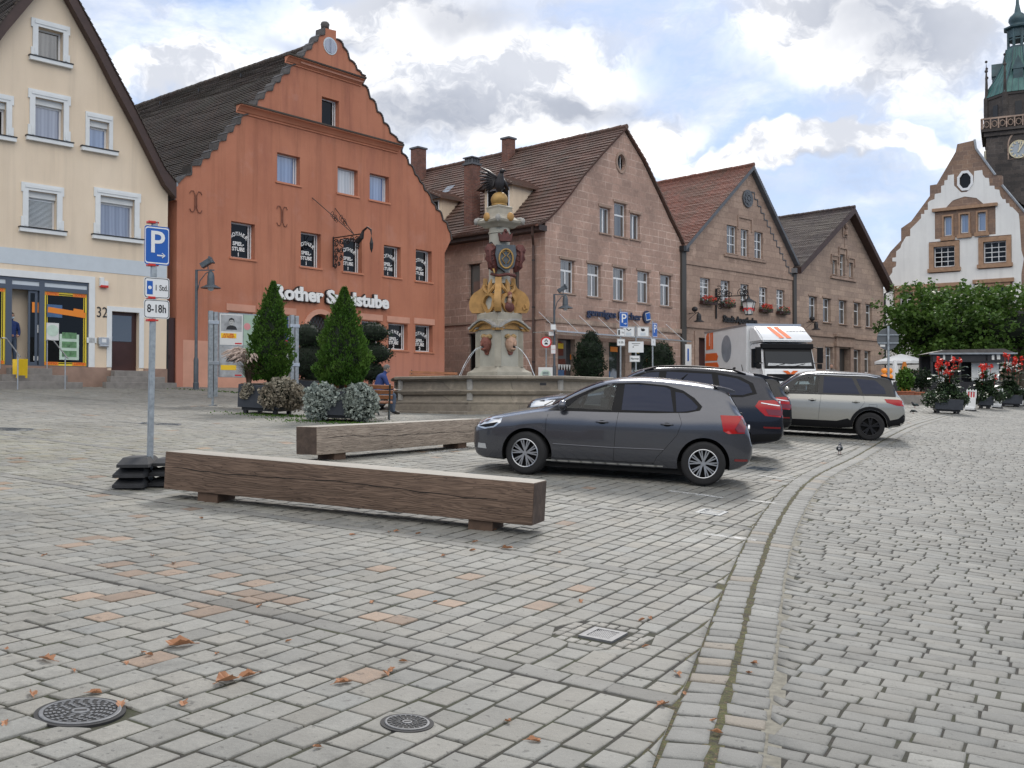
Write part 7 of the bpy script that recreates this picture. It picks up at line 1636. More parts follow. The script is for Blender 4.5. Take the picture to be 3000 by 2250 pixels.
for r_ in (0,1):
    for c_ in range(3):
        x0=.18+c_*cw+.012; x1=x0+cw-.024; z0=zb_+r_*rh+.012; z1=z0+rh-.024; base=['paper_white','poster_mintg','poster_navy'][c_] if r_ else ['poster_grey','poster_mintg','paper_white'][c_]
        o=MB().box(x0,x1,-.018,-.0101,z0,z1,).build('poster',base,e); cx=(x0+x1)/2; ww=x1-x0; hh=z1-z0
        if c_==0:
            MB().box(x0+.03,x1-.03,-.0205,-.0181,z0+hh*.44,z1-.03).build('poster_print','poster_grey',o); portrait(o,cx,z0+hh*.74,ww*.34)
            MB().box(x0+.03,x0+ww*.72,-.0205,-.0181,z0+hh*.22,z0+hh*.38).build('poster_print','poster_yellow',o)
            if r_: textsign(o,'AUS LIEBE',.085,(x0+ww*.38,-.021,z0+hh*.335),(PI/2,0,0),'sign_red',bold=.002,sx=.8); textsign(o,'ZUR FREIHEIT.',.085,(x0+ww*.38,-.021,z0+hh*.255),(PI/2,0,0),'sign_red',bold=.002,sx=.7)
            MB().box(x1-ww*.34,x1-.03,-.0205,-.0181,z0+.03,z0+.07).build('poster_print','sign_red',o)
        elif c_==1 and r_:
            portrait(o,cx+ww*.1,z0+hh*.62,ww*.36,'poster_mintg','leaf_yew'); b=MB(); b.cyl((x0+ww*.16,-.018,z0+hh*.62),(x0+ww*.16,-.022,z0+hh*.62),ww*.15,n=18); b.build('poster_print','poster_pink',o)
            textsign(o,'Am Al',.14,(cx+.05,-.0245,z0+hh*.42),(PI/2,0,0),'sign_white',bold=.004,sx=.8)
        elif c_==2 and r_:
            b=MB(); 
            for q in ((.2,.70,.8,.74),(.2,.60,.8,.64),(.75,.60,.8,.74)): b.box(x0+ww*q[0],x0+ww*q[2],-.0205,-.0181,z0+hh*q[1],z0+hh*q[3])
            b.build('poster_print','sign_white',o); MB().box(x0+ww*.5,x1-.02,-.0205,-.0181,z0+.05,z0+hh*.22).build('poster_print','sign_red',o)
        else: portrait(o,cx,z0+hh*.66,ww*.32,'skin_grey','ink')
# ================================================================= PLANTERS WITH CONIFERS
def planter(pos,w_,hh,rz,label,name='conifer_planter',group='planters on the square',cat='planter',leg=.16):
    e=ground_empty(name,pos[0],pos[1],rz,label,cat,group)
    b=MB(); b.box(-w_/2,w_/2,-w_/2,w_/2,leg,leg+hh,.012); bx=b.build('box','planter_steel',e)
    MB().box(-w_/2+.04,w_/2-.04,-w_/2+.04,w_/2-.04,leg+hh+.001,leg+hh+.012).build('soil','soil',bx)
    MB().box(-w_/2+.08,w_/2-.08,-w_/2+.08,w_/2-.08,leg-.07,leg-.002).build('pallet','iron_black',e)
    for sx_ in (-1,1):
        for sy_ in (-1,1): MB().box(sx_*(w_/2-.16)-.05,sx_*(w_/2-.16)+.05,sy_*(w_/2-.16)-.05,sy_*(w_/2-.16)+.05,-.02,leg-.072).build('foot','iron_black',e)
    return e,leg+hh
def worldblob(e,px,py,Y): return e.matrix_world.inverted()@at(px,py,Y)
c4=lambda x,y:(450+x*.4069,600+y*.4069)
A=Vector((-6.42,26.9)); e,zt=planter(A,1.15,.60,R(-12),'left conifer planter, silver foliage on its right corner and brown fountain grass on its left'); thuja(e,2.55,.56,zt+.10)
bpy.context.view_layer.update()
blobleaf('silver_leaf_plant',e,[(.62,-.45,.62,.42,.40,.36),(.35,-.62,.50,.30,.24,.34),(.80,-.2,.48,.30,.36,.36)],4200,.085,'leaf_dry',.75,.7); blobleaf('silver_leaf_plant',e,[(-.28,-.60,.62,.18,.10,.16),(-.38,-.62,.50,.12,.09,.14)],330,.075,'leaf_dry',0,.7)
def fgrass(e,x,y,z,n=190,r=.75,plumes=46,m='leaf_grass'):
    V=[];Fq=[]
    b=MB(); p=MB()
    for i in range(n):
        a=random.uniform(0,2*PI); L_=random.uniform(.5,1)*r; hgt=random.uniform(.35,.75); pts=[(x+math.cos(a)*L_*t*t*.9+math.cos(a)*.05,y+math.sin(a)*L_*t*t*.9,z+hgt*math.sin(t*PI*.62)) for t in (0,.25,.5,.75,1)]
        pn=Vector((-math.sin(a),math.cos(a),0))*.008
        for j in range(4):
            A_,B__=Vector(pts[j]),Vector(pts[j+1]); b.add([A_-pn,A_+pn,B__+pn*.8,B__-pn*.8],[(0,1,2,3)])
    g_=b.build('grass_tuft',m,e,fixn=False)
    for i in range(plumes):
        a=random.uniform(PI*.55,PI*1.75) if random.random()<.8 else random.uniform(0,6.28); L_=random.uniform(.6,1.15)*r; hgt=random.uniform(.65,1.0); pts=[(x+math.cos(a)*L_*t**1.6,y+math.sin(a)*L_*t**1.6*.6,z+hgt*math.sin(t*PI*.66)) for t in np.linspace(0,1,8)]
        p.tube(pts[:6],.006,3,False); p.tube(pts[4:],[.012,.026,.024,.008],5)
    p.build('plume','plume',g_)
fgrass(e,-.42,-.30,zt-.05)
B2=Vector((-4.22,25.2)); e,zt=planter(B2,1.25,.58,R(8),'right conifer planter with two big mounds of silver foliage, beside the wooden bench'); thuja(e,2.35,.62,zt+.12)
blobleaf('silver_leaf_plant',e,[(-.42,-.58,.62,.42,.30,.30),(-.55,-.62,.40,.28,.24,.36)],3600,.085,'leaf_silver',.78,.7); blobleaf('silver_leaf_plant',e,[(.45,-.50,.60,.44,.40,.33),(.55,-.50,.38,.34,.34,.34),(.34,-.66,.36,.22,.22,.28)],5200,.09,'leaf_silver',.78,.7)
# planter behind between the conifers + dark clipped yews in front of the arched door
q=at(930,1150,32); e,zt=planter((q.x,q.y),1.2,.62,R(5),'grey planter with dark clipped yew and arching pale grasses before the arched door')
blobleaf('yew_foliage',e,[(-.30,0,1.35,.62,.55,.62),(.38,.1,1.25,.60,.5,.70),(-.42,0,2.15,.46,.45,.42),(.30,.1,2.0,.52,.42,.40),(.05,0,.95,.6,.45,.4)],7500,.075,'leaf_yew',.86); MB().cyl((0,0,zt),(0,0,2.0),.06,n=7).build('trunk','bark',e)
fgrass(e,.62,-.4,zt-.05,90,.5,12)
q=at(1083,1150,31.5); e,zt=planter((q.x,q.y),1.0,.5,R(0),'planter with a cloud-pruned dark yew of stacked rounded tiers, right of the second conifer')
blobleaf('yew_foliage',e,[(.05,0,2.35,.50,.45,.32),(.10,0,1.72,.56,.5,.34),(-.02,0,1.15,.50,.45,.32),(-.3,0,2.0,.35,.35,.3),(-.25,0,1.4,.35,.35,.4)],6500,.07,'leaf_yew',.86); MB().cyl((0,0,zt),(0,0,2.3),.07,n=7).build('trunk','bark',e)
# ================================================================= BENCHES AND SEATED MAN
mat('slat_orange',(.30,.12,.05),.5,noise=(7,.2)); mat('cast_iron',(.05,.06,.06),.5,.3)
def park_bench(x,y,rz,label,L_=1.9):
    e=ground_empty('park_bench',x,y,rz,label,'bench','slatted benches by the fountain')
    for k in range(3): MB().box(-L_/2,L_/2,.02+k*.14,.13+k*.14,.43-.01*k,.465-.01*k,.006).build('seat_slat','slat_orange',e)
    for k in range(3):
        b=MB(); b.X=Matrix.Translation((0,.47+k*.035,.58+k*.13))@Matrix.Rotation(R(-12),4,'X'); b.box(-L_/2,L_/2,0,.03,-.05,.05,.005); b.build('back_slat','slat_orange',e)
    for s_ in (-1,1):
        b=MB(); X_=s_*(L_/2-.08)
        b.tube([(X_,.03,0),(X_,.12,.22),(X_,.05,.40),(X_,.10,.42)],.024,6); b.tube([(X_,.62,0),(X_,.42,.24),(X_,.44,.42),(X_,.60,.92)],.024,6); b.tube([(X_,.02,.41),(X_,.46,.41)],.022,6); b.tube([(X_,.03,.42),(X_,.0,.62),(X_,.25,.66),(X_,.50,.64)],.018,6); b.tube([(X_,.12,.22),(X_,.28,.30),(X_,.42,.24)],.016,6); b.build('side_frame','cast_iron',e)
    return e
qb=hit(1128,1231); park_bench(qb.x-.85,qb.y+.55,R(188),'slatted bench with cast-iron legs right of the second conifer planter, its back turned')
MAN=Vector((-3.78,28.6)); park_bench(MAN.x-.25,MAN.y+.3,R(118),'slatted bench under the seated man in blue, between planter and fountain')
q=at(1265,1100,40); park_bench(q.x,q.y,R(0),'empty slatted bench behind the fountain basin in front of the orange house')
mat('skin',(.42,.24,.17),.55); mat('jacket_blue',(.022,.045,.16),.8,noise=(9,.2)); mat('jeans',(.07,.095,.14),.85,noise=(12,.2)); mat('hair_grey',(.13,.12,.11),.8,noise=(30,.3)); mat('shoe',(.03,.025,.022),.6); mat('mask_blue',(.50,.62,.68),.7); mat('hair_dark',(.03,.022,.018),.7)
def figure(root,J,E,regions,name='body',sub=2,headat=None,facing=None,hairm='hair_grey',mask=False,hand=True):
    """J name:(pos,radius); E list of bones; regions: (bone a,b)->material"""
    names=list(J); me=bpy.data.meshes.new(name); me.from_pydata([J[n][0] for n in names],[(names.index(a),names.index(b)) for a,b,_ in E],[])
    o=bpy.data.objects.new(name,me); COL.objects.link(o); sk=o.modifiers.new('s','SKIN'); sk.use_smooth_shade=True; o.modifiers.new('u','SUBSURF').levels=sub; o.modifiers['u'].render_levels=sub
    for i,n in enumerate(names): r_=J[n][1]; me.skin_vertices[0].data[i].radius=(r_ if isinstance(r_,tuple) else (r_,r_))
    me.skin_vertices[0].data[names.index('pelvis')].use_root=True
    dg=bpy.context.evaluated_depsgraph_get(); dg.update(); nm=bpy.data.meshes.new_from_object(o.evaluated_get(dg)); o.modifiers.clear(); o.data=nm; nm.name=name
    ms=[]; 
    for _,_,m in E:
        if m not in ms: ms.append(m)
    nm.materials.clear()
    for m in ms: nm.materials.append(M(m))
    for p in nm.polygons:
        c=p.center; best=9;bi=0
        for a,b,m in E:
            A_,B__=Vector(J[a][0]),Vector(J[b][0]); ab=B__-A_; t=max(0,min(1,(c-A_).dot(ab)/max(ab.length_squared,1e-9))); dd=(c-(A_+ab*t)).length
            rr_=J[a][1] if not isinstance(J[a][1],tuple) else J[a][1][0]
            if dd-rr_*.4<best: best=dd-rr_*.4; bi=ms.index(m)
        p.material_index=bi
    nm.polygons.foreach_set('use_smooth',[True]*len(nm.polygons)); o.parent=root
    hc=Vector(headat); f=Vector(facing).normalized(); rt=f.cross(Vector((0,0,1))).normalized(); up=rt.cross(f)
    X=Matrix((( rt.x,f.x,up.x,hc.x),(rt.y,f.y,up.y,hc.y),(rt.z,f.z,up.z,hc.z),(0,0,0,1)))
    b=MB(); b.X=X; b.ball((0,-.012,.022),.100,16,12,(.80,1.02,1.02)); 
    hv=[v for v in b.v]; hb_=b.build('hair',hairm,o,smooth=True)
    # trim the hair shell away from the face
    bm=bmesh.new(); bm.from_mesh(hb_.data); inv=X.inverted(); kill=[v for v in bm.verts if (inv@v.co).y>.045 and (inv@v.co).z<.065 or (inv@v.co).z<-.06 and (inv@v.co).y>-.02]; bmesh.ops.delete(bm,geom=kill,context='VERTS'); bm.to_mesh(hb_.data); bm.free()
    b=MB(); b.X=X; b.ball((0,.005,0),.095,16,12,(.76,.96,1.12)); b.ball((0,.100,-.015),.016,8,6,(.8,1.1,1.6)); b.ball((.073,-.005,-.01),.022,8,6,(.35,.7,1.1)); b.ball((-.073,-.005,-.01),.022,8,6,(.35,.7,1.1)); b.ball((0,.055,-.075),.04,8,6,(1,.8,.6)); b.build('head','skin',o,smooth=True)
    b=MB(); b.X=X
    for s_ in (-1,1): b.ball((s_*.030,.088,.018),.009,8,6,(1.3,.6,.7))
    b.box(-.022,.022,.086,.094,-.052,-.046); b.build('eyes_and_mouth','hair_dark',o)
    if mask: b=MB(); b.X=X; b.ball((0,.035,-.042),.078,14,8,(.86,.92,.72)); b.build('face_mask','mask_blue',o,smooth=True)
    return o
def hand(root,p,d,side,parent):
    """palm at p pointing along d, five curled fingers"""
    p=Vector(p); d=Vector(d).normalized(); s_=Vector(side).normalized(); n=d.cross(s_).normalized(); b=MB()
    b.tube([p-d*.03,p+d*.02,p+d*.075],[.026,.034,.034],8)
    for i,(o_,l) in enumerate(((-.026,.060),(-.009,.072),(.009,.068),(.026,.052))):
        q=p+d*.075+s_*o_; b.tube([q,q+d*l*.5-n*.006,q+d*l*.85-n*.028],[.0095,.009,.007],6)
    q=p+d*.02-s_*.03; b.tube([q,q-s_*.02+d*.03-n*.01,q-s_*.018+d*.06-n*.02],[.011,.010,.008],6)
    return b.build('hand','skin',parent,smooth=True)
# seated man: local frame +y = facing direction (image right)
zm=h(MAN.x,MAN.y)
e=empty('person',(MAN.x,MAN.y,zm),R(-62),'seated person in blue jacket and jeans bent over a paper beside the fountain','person')
J=dict(pelvis=((0,0,.56),(.17,.14)),waist=((0,.02,.70),(.165,.13)),chest=((0,.10,.92),(.185,.135)),shoul=((0,.17,1.06),(.15,.10)),neck=((0,.23,1.14),.055),head0=((0,.27,1.20),.06),head=((0,.29,1.26),.075),
 hl=((-.11,.05,.54),.10),kl=((-.15,.46,.54),.075),al=((-.15,.50,.10),.048),fl=((-.15,.60,.05),.045),tl=((-.16,.70,.035),.035),hr=((.11,.05,.54),.10),kr=((.14,.48,.56),.075),ar=((.14,.44,.10),.048),fr=((.14,.54,.05),.045),tr=((.15,.64,.035),.035),
 sl=((-.20,.16,1.04),.072),el=((-.27,.22,.78),.056),wl=((-.12,.44,.70),.038),sr=((.20,.16,1.04),.072),er=((.27,.24,.78),.056),wr=((.12,.44,.70),.038))
E=[('pelvis','waist','jacket_blue'),('waist','chest','jacket_blue'),('chest','shoul','jacket_blue'),('shoul','neck','jacket_blue'),('neck','head0','skin'),('head0','head','skin'),
 ('pelvis','hl','jeans'),('hl','kl','jeans'),('kl','al','jeans'),('al','fl','shoe'),('fl','tl','shoe'),('pelvis','hr','jeans'),('hr','kr','jeans'),('kr','ar','jeans'),('ar','fr','shoe'),('fr','tr','shoe'),
 ('shoul','sl','jacket_blue'),('sl','el','jacket_blue'),('el','wl','jacket_blue'),('shoul','sr','jacket_blue'),('sr','er','jacket_blue'),('er','wr','jacket_blue')]
o=figure(e,J,E,None,headat=(0,.30,1.28),facing=(0,.9,-.42)); hand(e,(-.10,.47,.69),(.5,.8,-.1),(.8,-.5,0),o); hand(e,(.10,.47,.69),(-.5,.8,-.1),(.8,.5,0),o)
b=MB(); b.X=Matrix.Translation(e.location)@Matrix.Rotation(R(-62),4,'Z'); b.box(-.12,.12,.50,.68,.695,.703); o=b.build('paper','paper_white'); tag(o,'white folded paper held on the knees of the seated person','paper')
def standing(root,top,bot,mask=False,hair='hair_dark',S_=1.0):
    s=S_
    J=dict(pelvis=((0,0,.95*s),(.16,.115)),waist=((0,0,1.10*s),(.15,.11)),chest=((0,0,1.28*s),(.18,.12)),shoul=((0,0,1.42*s),(.14,.09)),neck=((0,.01,1.50*s),.05),head0=((0,.02,1.56*s),.055),head=((0,.02,1.62*s),.07),
     hl=((-.09,0,.90*s),.095),kl=((-.10,.02,.48*s),.062),al=((-.10,0,.09*s),.045),fl=((-.10,.08,.045),.042),tl=((-.11,.17,.035),.034),hr=((.09,0,.90*s),.095),kr=((.10,.02,.48*s),.062),ar=((.10,0,.09*s),.045),fr=((.10,.08,.045),.042),tr=((.11,.17,.035),.034),
     sl=((-.19,0,1.41*s),.066),el=((-.25,-.02,1.14*s),.05),wl=((-.17,.18,1.02*s),.034),sr=((.19,0,1.41*s),.066),er=((.25,-.02,1.14*s),.05),wr=((.17,.18,1.02*s),.034))
    E=[('pelvis','waist',top),('waist','chest',top),('chest','shoul',top),('shoul','neck',top),('neck','head0','skin'),('head0','head','skin'),('pelvis','hl',bot),('hl','kl',bot),('kl','al',bot),('al','fl','shoe'),('fl','tl','shoe'),('pelvis','hr',bot),('hr','kr',bot),('kr','ar',bot),('ar','fr','shoe'),('fr','tr','shoe'),('shoul','sl',top),('sl','el',top),('el','wl',top),('shoul','sr',top),('sr','er',top),('er','wr',top)]
    o=figure(root,J,E,None,headat=(0,.03,1.64*s),facing=(0,1,-.05),hairm=hair,mask=mask); hand(root,(-.14,.21,1.01*s),(.8,.5,0),(0,0,1),o); hand(root,(.14,.21,1.01*s),(-.8,.5,0),(0,0,1),o); return o
q=CREAM.world(sx(118),.35,zsp); e=empty('person',q,math.atan2(CREAM.d[1],CREAM.d[0])+PI,'person in blue top and jeans with a face mask, standing in the shop doorway','person'); standing(e,'jacket_blue','jeans',True)
q=at(2436,1085,47); e=empty('person',(q.x,q.y,h(q.x,q.y)),R(160),'person in dark clothes walking beside the truck cab, mostly hidden by the beige car','person'); standing(e,'frame_dark','jeans')
# wet floor sign
q=CREAM.world(sx(85),-.75,zsp-.30); e=empty('wet_floor_sign',q,math.atan2(CREAM.d[1],CREAM.d[0]),'yellow folding wet-floor warning sign on the shop steps','warning sign')
for s_ in (-1,1):
    b=MB(); b.X=Matrix.Rotation(R(13)*s_,4,'X'); b.prism([(-.17,-.02-.0),(-.11,-.02),(-.10,.06),(.10,.06),(.11,-.02),(.17,-.02),(.13,.58),(-.13,.58)],-.012+s_*.135*-1,.004+s_*.135*-1); b.build('panel','yellow',e)
b=MB(); b.prism([(-.08,.22),(.08,.22),(0,.36)],-.20,-.19,[[(-.045,.24),(.045,.24),(0,.325)]]); b.build('warning_mark','letter_black',e)
# ================================================================= LAMP POSTS
def lamp(x,y,hh,rz,label,spot=1):
    e=empty('street_lamp',(x,y,h(x,y)-.02),rz,label,'street lamp','street lamps with hanging bell shades')
    b=MB(); b.lathe([(.10,0),(.10,.25),(.085,.27),(.085,1.05),(.055,1.15),(.048,hh)],n=12); b.box(-.03,.62,-.02,.02,hh-.03,hh+.01); b.tube([(.03,0,hh-.75),(.12,0,hh-.38),(.32,0,hh-.12),(.5,0,hh-.03)],.018,6); b.build('pole','iron_grey',e,smooth=True,angle=35)
    b=MB(); b.lathe([(.02,hh-.03),(.09,hh-.10),(.12,hh-.22),(.13,hh-.50),(.15,hh-.52),(.34,hh-.62),(.35,hh-.64),(.12,hh-.60)],(.50,0,0),16,caps=False); b.cyl((.5,0,hh-.05),(.5,0,hh+.02),.02); b.build('lamp_shade','iron_grey',e,smooth=True,angle=40)
    MB().lathe([(.11,hh-.62),(.10,hh-.70),(.02,hh-.74)],(.50,0,0),12).build('bulb_glass','frame_white',e)
    b=MB(); b.tube([(.40,0,hh),(.40,0,hh+.12)],.02,6); b.X=Matrix.Translation((.36,0,hh+.24))@Matrix.Rotation(R(-32*spot),4,'Y'); b.box(-.22,.16,-.12,.12,-.09,.10,.02); b.box(.16,.22,-.15,.15,-.12,.13,.01); b.build('floodlight','iron_grey',e)
    return e
q=at(574,1131.5,35.5); lamp(q.x,q.y,(1131-778)/3000*q.y,0,'grey street lamp with hanging bell shade before the left side of the orange house')
lamp(at(1624,1100,46.3).x,46.3,4.35,0,'street lamp with bell shade and small signs, by the corner of the bookshop')
def wlamp(H_,c,x,y,label):
    q=H_.f(c,x,y); p=H_.world(q[0],0,q[1]); e=empty('wall_lamp',p,math.atan2(H_.d[1],H_.d[0]),label,'wall lamp','wall lamps on the sandstone houses'); e.scale=(.68,.68,.68)
    b=MB(); b.tube([(0,-.02,.0),(0,-1.0,.0)],.03,6); b.tube([(0,-.02,-.5),(0,-.5,-.15),(0,-.8,0)],.02,6); b.build('arm','iron_black',e)
    b=MB(); b.lathe([(.02,0),(.14,-.1),(.19,-.25),(.20,-.58),(.42,-.72),(.43,-.74),(.1,-.7)],(0,-1.0,0),14,caps=False); b.build('lamp_shade','iron_black',e)
    b=MB(); b.ball((0,-.6,.30),.22,10,8,(1,1.2,1)); b.tube([(0,-.6,0),(0,-.6,.2)],.03,6); b.build('floodlight','iron_black',e)
wlamp(s2,C7,300,1195,'black wall lamp with bell shade at the left edge of the pharmacy house'); wlamp(s3,C7,1180,1262,'black floodlight lamp on the wall above the truck roof')
# ================================================================= SIGNS IN FRONT OF THE BOOKSHOP
CZm=(.2260,1560,850)
def spx(x,y): return (1560+x*.226,850+y*.226)
def pole_at(px,py,Y,label,name='parking_sign',rz=0,dia=.03,topy=None,cat='sign post',group=None):
    q=at(px,py,Y); g_=h(q.x,q.y); e=empty(name,(q.x,q.y,g_),rz,label,cat,group); zt=at(px,topy,Y).z-g_; MB().cyl((0,0,-.05),(0,0,zt),dia,n=10).build('post','galvanised',e); return e,(lambda y_:at(px,850+y_*.226,Y).z-g_),F/Y
e,zf,k=pole_at(1818,1100,38,'blue parking sign above two small white plates, taller one in front of the bookshop',topy=905,rz=R(25)); 
o=psign(e,zf(383),.36,.58); shifted(o,.12); 
o=plate(e,0,zf(550),.34,.28,'sign_white',border='letter_black'); MB().box(-.12,-.05,-.045,-.041,zf(550)-.09,zf(550)+.09).build('disc_symbol','letter_black',o); textsign(o,'1 Std.',.10,(.06,-.041,zf(550)),(PI/2,0,0),sx=.7)
o=plate(e,0,zf(678),.34,.26,'sign_white',border='letter_black'); textsign(o,'8-18h',.13,(0,-.041,zf(678)),(PI/2,0,0),sx=.7)
e,zf,k=pole_at(1912,1100,40,'smaller blue parking sign with one white plate, seen at an angle beside the notice boards',topy=940,rz=R(52)); o=psign(e,zf(515),.36,.56,False); shifted(o,.12); o=plate(e,0,zf(675),.34,.28,'sign_white',border='letter_black'); textsign(o,'1',.15,(0,-.041,zf(675)),(PI/2,0,0))
e,zf,k=pole_at(1863,1100,39,'grey post with two white pictogram boards, a notice board and a lettered plate','notice_sign',topy=955,rz=R(4))
for dx in (-.28,.27):
    o=plate(e,dx,zf(540),.46,.38*1.0+.0,'sign_white',border='frame_dark',r=.01); b=MB(); 
    if dx<0: b.tube([(dx-.09,-.042,zf(540)+.12),(dx,-.042,zf(540)+.04),(dx+.09,-.042,zf(540)+.10)],.018,5)
    else: b.ball((dx,-.042,zf(540)+.07),.08,10,6,(1,.1,.7)); b.tube([(dx-.08,-.042,zf(540)+.13),(dx+.02,-.042,zf(540)+.05)],.015,5)
    b.build('pictogram','letter_black',o); MB().box(dx-.10,dx+.10,-.043,-.0405,zf(540)-.14,zf(540)-.03).build('text_block','trim_grey',o)
o=plate(e,0,zf(738),1.12*.45*1.0+.08,.42,'sign_white',border='trim_grey',r=.01); 
b=MB(); b.box(-.16,.16,-.0425,-.0405,zf(738)+.12,zf(738)+.14); b.box(-.10,.10,-.0425,-.0405,zf(738)+.06,zf(738)+.075); b.box(-.13,-.09,-.0425,-.0405,zf(738)-.02,zf(738)+.02); b.build('text_block','letter_black',o)
o=plate(e,-.05,zf(890),.40,.24,'sign_white',border='letter_black',r=.01); textsign(o,'Pfarrweg',.10,(-.05,-.042,zf(890)),(PI/2,0,0),sx=.85,bold=.002)
e,zf,k=pole_at(1600,1100,43.5,'round red-rimmed sign banning motorcycles and cars on a thin post at the bookshop corner','traffic_sign',topy=1005)
b=MB(); b.cyl((0,-.03,zf(675)),(0,-.045,zf(675)),.235,n=28); o=b.build('sign_disc','sign_red',e); b=MB(); b.cyl((0,-.046,zf(675)),(0,-.048,zf(675)),.175,n=28); b.build('sign_face','sign_white',o)
b=MB(); z_=zf(675); b.box(-.07,.07,-.052,-.049,z_-.10,z_-.05); b.box(-.05,.05,-.052,-.049,z_-.05,z_-.02); b.ball((-.05,-.05,z_+.04),.025,8,6,(1,.2,1)); b.ball((.05,-.05,z_+.04),.025,8,6,(1,.2,1)); b.tube([(-.05,-.05,z_+.05),(0,-.05,z_+.09),(.05,-.05,z_+.05)],.015,5); b.ball((0,-.05,z_+.12),.02,8,6,(1,.2,1)); b.build('pictogram','letter_black',o)
lp=[o for o in COL.objects if o.name.startswith('street_lamp')][-1]
for (y_,c_,w_) in ((480,'sign_white',.2),(565,'sign_white',.2),(740,'sign_white',.18),(797,'sign_white',.18)):
    z_=at(1624,850+y_*.226,46.3).z-lp.location.z; plate(lp,(-.05 if y_!=565 else -.14),z_,w_*1.2,.26 if y_==480 else .2,c_,'small_sign','letter_black' if y_==480 else 'sign_red',y=-.09,r=.02)
q=at(1598,1100,42.5); e=empty('poster_stand',(q.x,q.y,h(q.x,q.y)),R(8),'white poster stand with a round printed notice beside the bookshop window','poster stand'); zt=at(1598,1076,42.5).z-e.location.z
b=MB(); b.box(-.30,.30,-.02,.02,zt-.95,zt,.005); o=b.build('poster','paper_white',e); b=MB(); b.cyl((0,-.021,zt-.32),(0,-.024,zt-.32),.22,n=24); b.build('poster_print','poster_mint',o); b=MB()
for k_ in range(4): b.box(-.13,.13,-.027,-.0245,zt-.22-.06*k_,zt-.19-.06*k_)
b.build('text_block','letter_navy',o); b=MB(); b.tube([(-.25,.0,zt-.9),(-.28,.2,0)],.015,5); b.tube([(.25,.0,zt-.9),(.28,.2,0)],.015,5); b.tube([(-.28,-.02,zt-.9),(-.28,-.06,0)],.015,5); b.tube([(.28,-.02,zt-.9),(.28,-.06,0)],.015,5); b.build('stand_leg','iron_black',e)
q=at(2004,1040,50); e=empty('banner_sign',(q.x,q.y-1.2,h(q.x,q.y-1.2)),R(20),'tall narrow white banner sign by the downpipe between bookshop and pharmacy','sign'); zt=at(2004,1009,48.8).z-e.location.z
b=MB(); b.box(-.16,.16,-.02,.02,.3,zt); o=b.build('banner','sign_white',e); b=MB(); b.cyl((0,.04,0),(0,.04,zt),.02); b.build('post','steel',e); b=MB(); b.box(-.06,.02,-.024,-.0205,zt-.8,zt-.2); b.build('text_block','sign_blue',o)
# shrubs before the bookshop
q=at(1722,1130,44); e,zt=planter((q.x,q.y),.95,.55,R(20),'grey planter with a bushy dark green cone-shaped conifer in front of the bookshop window')
blobleaf('conifer_foliage',e,[(0,0,1.25,.72,.65,.72),(0,0,1.85,.60,.55,.60),(.05,0,2.35,.34,.32,.40)],6500,.10,'leaf_yew',.84); MB().cyl((0,0,zt),(0,0,2),.06,n=6).build('trunk','bark',e)
q=at(1927,1130,45); e,zt=planter((q.x,q.y),.95,.55,R(20),'grey planter with a broad dark green shrub behind the smaller parking sign')
blobleaf('conifer_foliage',e,[(0,0,1.25,.74,.65,.75),(0,0,1.75,.58,.55,.62)],5500,.10,'leaf_yew',.84); MB().cyl((0,0,zt),(0,0,1.6),.06,n=6).build('trunk','bark',e)
# round sign seen from behind, orange lamps
e,zf,k=pole_at(2603,1100,29,'round dark grey back of a traffic sign on a slim post behind the beige car','traffic_sign',topy=955,dia=.032)
zc=at(2601,993,29).z-e.location.z; b=MB(); b.cyl((0,.03,zc),(0,.045,zc),.31,n=32); b.build('sign_disc','sign_grey_back',e); b=MB(); b.box(-.30,.30,.0,.03,zc+.10,zc+.13); b.box(-.30,.30,.0,.03,zc-.13,zc-.10); b.build('clamp','galvanised',e); MB().box(-.22,-.08,.027,.03,zc-.22,zc-.16).build('sticker','paper_white',e)
q=at(2597,1100,35); e=empty('warning_beacon',(q.x,q.y,h(q.x,q.y)),0,'stack of round orange warning lamps on a barrier post behind the beige car','warning light'); mat('amber',(.85,.27,.01),.25,coat=1)
zt=at(2597,1078,35).z-e.location.z; MB().cyl((0,.1,0),(0,.1,zt-.1),.03).build('post','sign_white',e)
for (dx,dz) in ((-.075,-.10),(.10,-.10),(-.085,-.30),(.105,-.30)):
    b=MB(); b.cyl((dx,-.05,zt+dz),(dx,.05,zt+dz),.10,n=18); b.ball((dx,-.05,zt+dz),.09,12,8,(1,.4,1)); b.build('lamp_lens','amber',e)
MB().box(-.22,.22,-.02,.05,zt-.75,zt-.45).build('barrier_board','sign_white',e)
# ================================================================= FOUNTAIN
mat('basin_stone',rough=.9,build=m_stone((.285,.25,.20),(.23,.20,.165),(.12,.105,.085),2.2,3.0,.32,.4,.010)); mat('column_stone',(.34,.315,.26),.85,noise=(2.5,.18),bump=(15,.4,.006)); mat('column_white',(.40,.385,.33),.8,noise=(2,.14),bump=(15,.3,.005)); mat('column_grey',(.30,.29,.27),.9,noise=(4,.3))
mat('ochre',(.40,.225,.075),.6,noise=(5,.22)); mat('gold',(.36,.22,.07),.5,.25,noise=(6,.15)); mat('bronze_black',(.022,.020,.022),.5,.3,noise=(9,.3)); mat('heraldic_red',(.11,.035,.03),.6,noise=(6,.3)); mat('heraldic_blue',(.075,.09,.105),.5,noise=(6,.3)); mat('mask_red',(.20,.075,.055),.7,noise=(9,.3)); mat('mask_skin',(.44,.28,.20),.7,noise=(8,.2)); mat('mask_gold',(.42,.28,.13),.6,noise=(12,.3))
mat('water',(.05,.07,.06),.03,spec=1); mat('water_jet',(.75,.80,.84),.15,alpha=.5,spec=1)
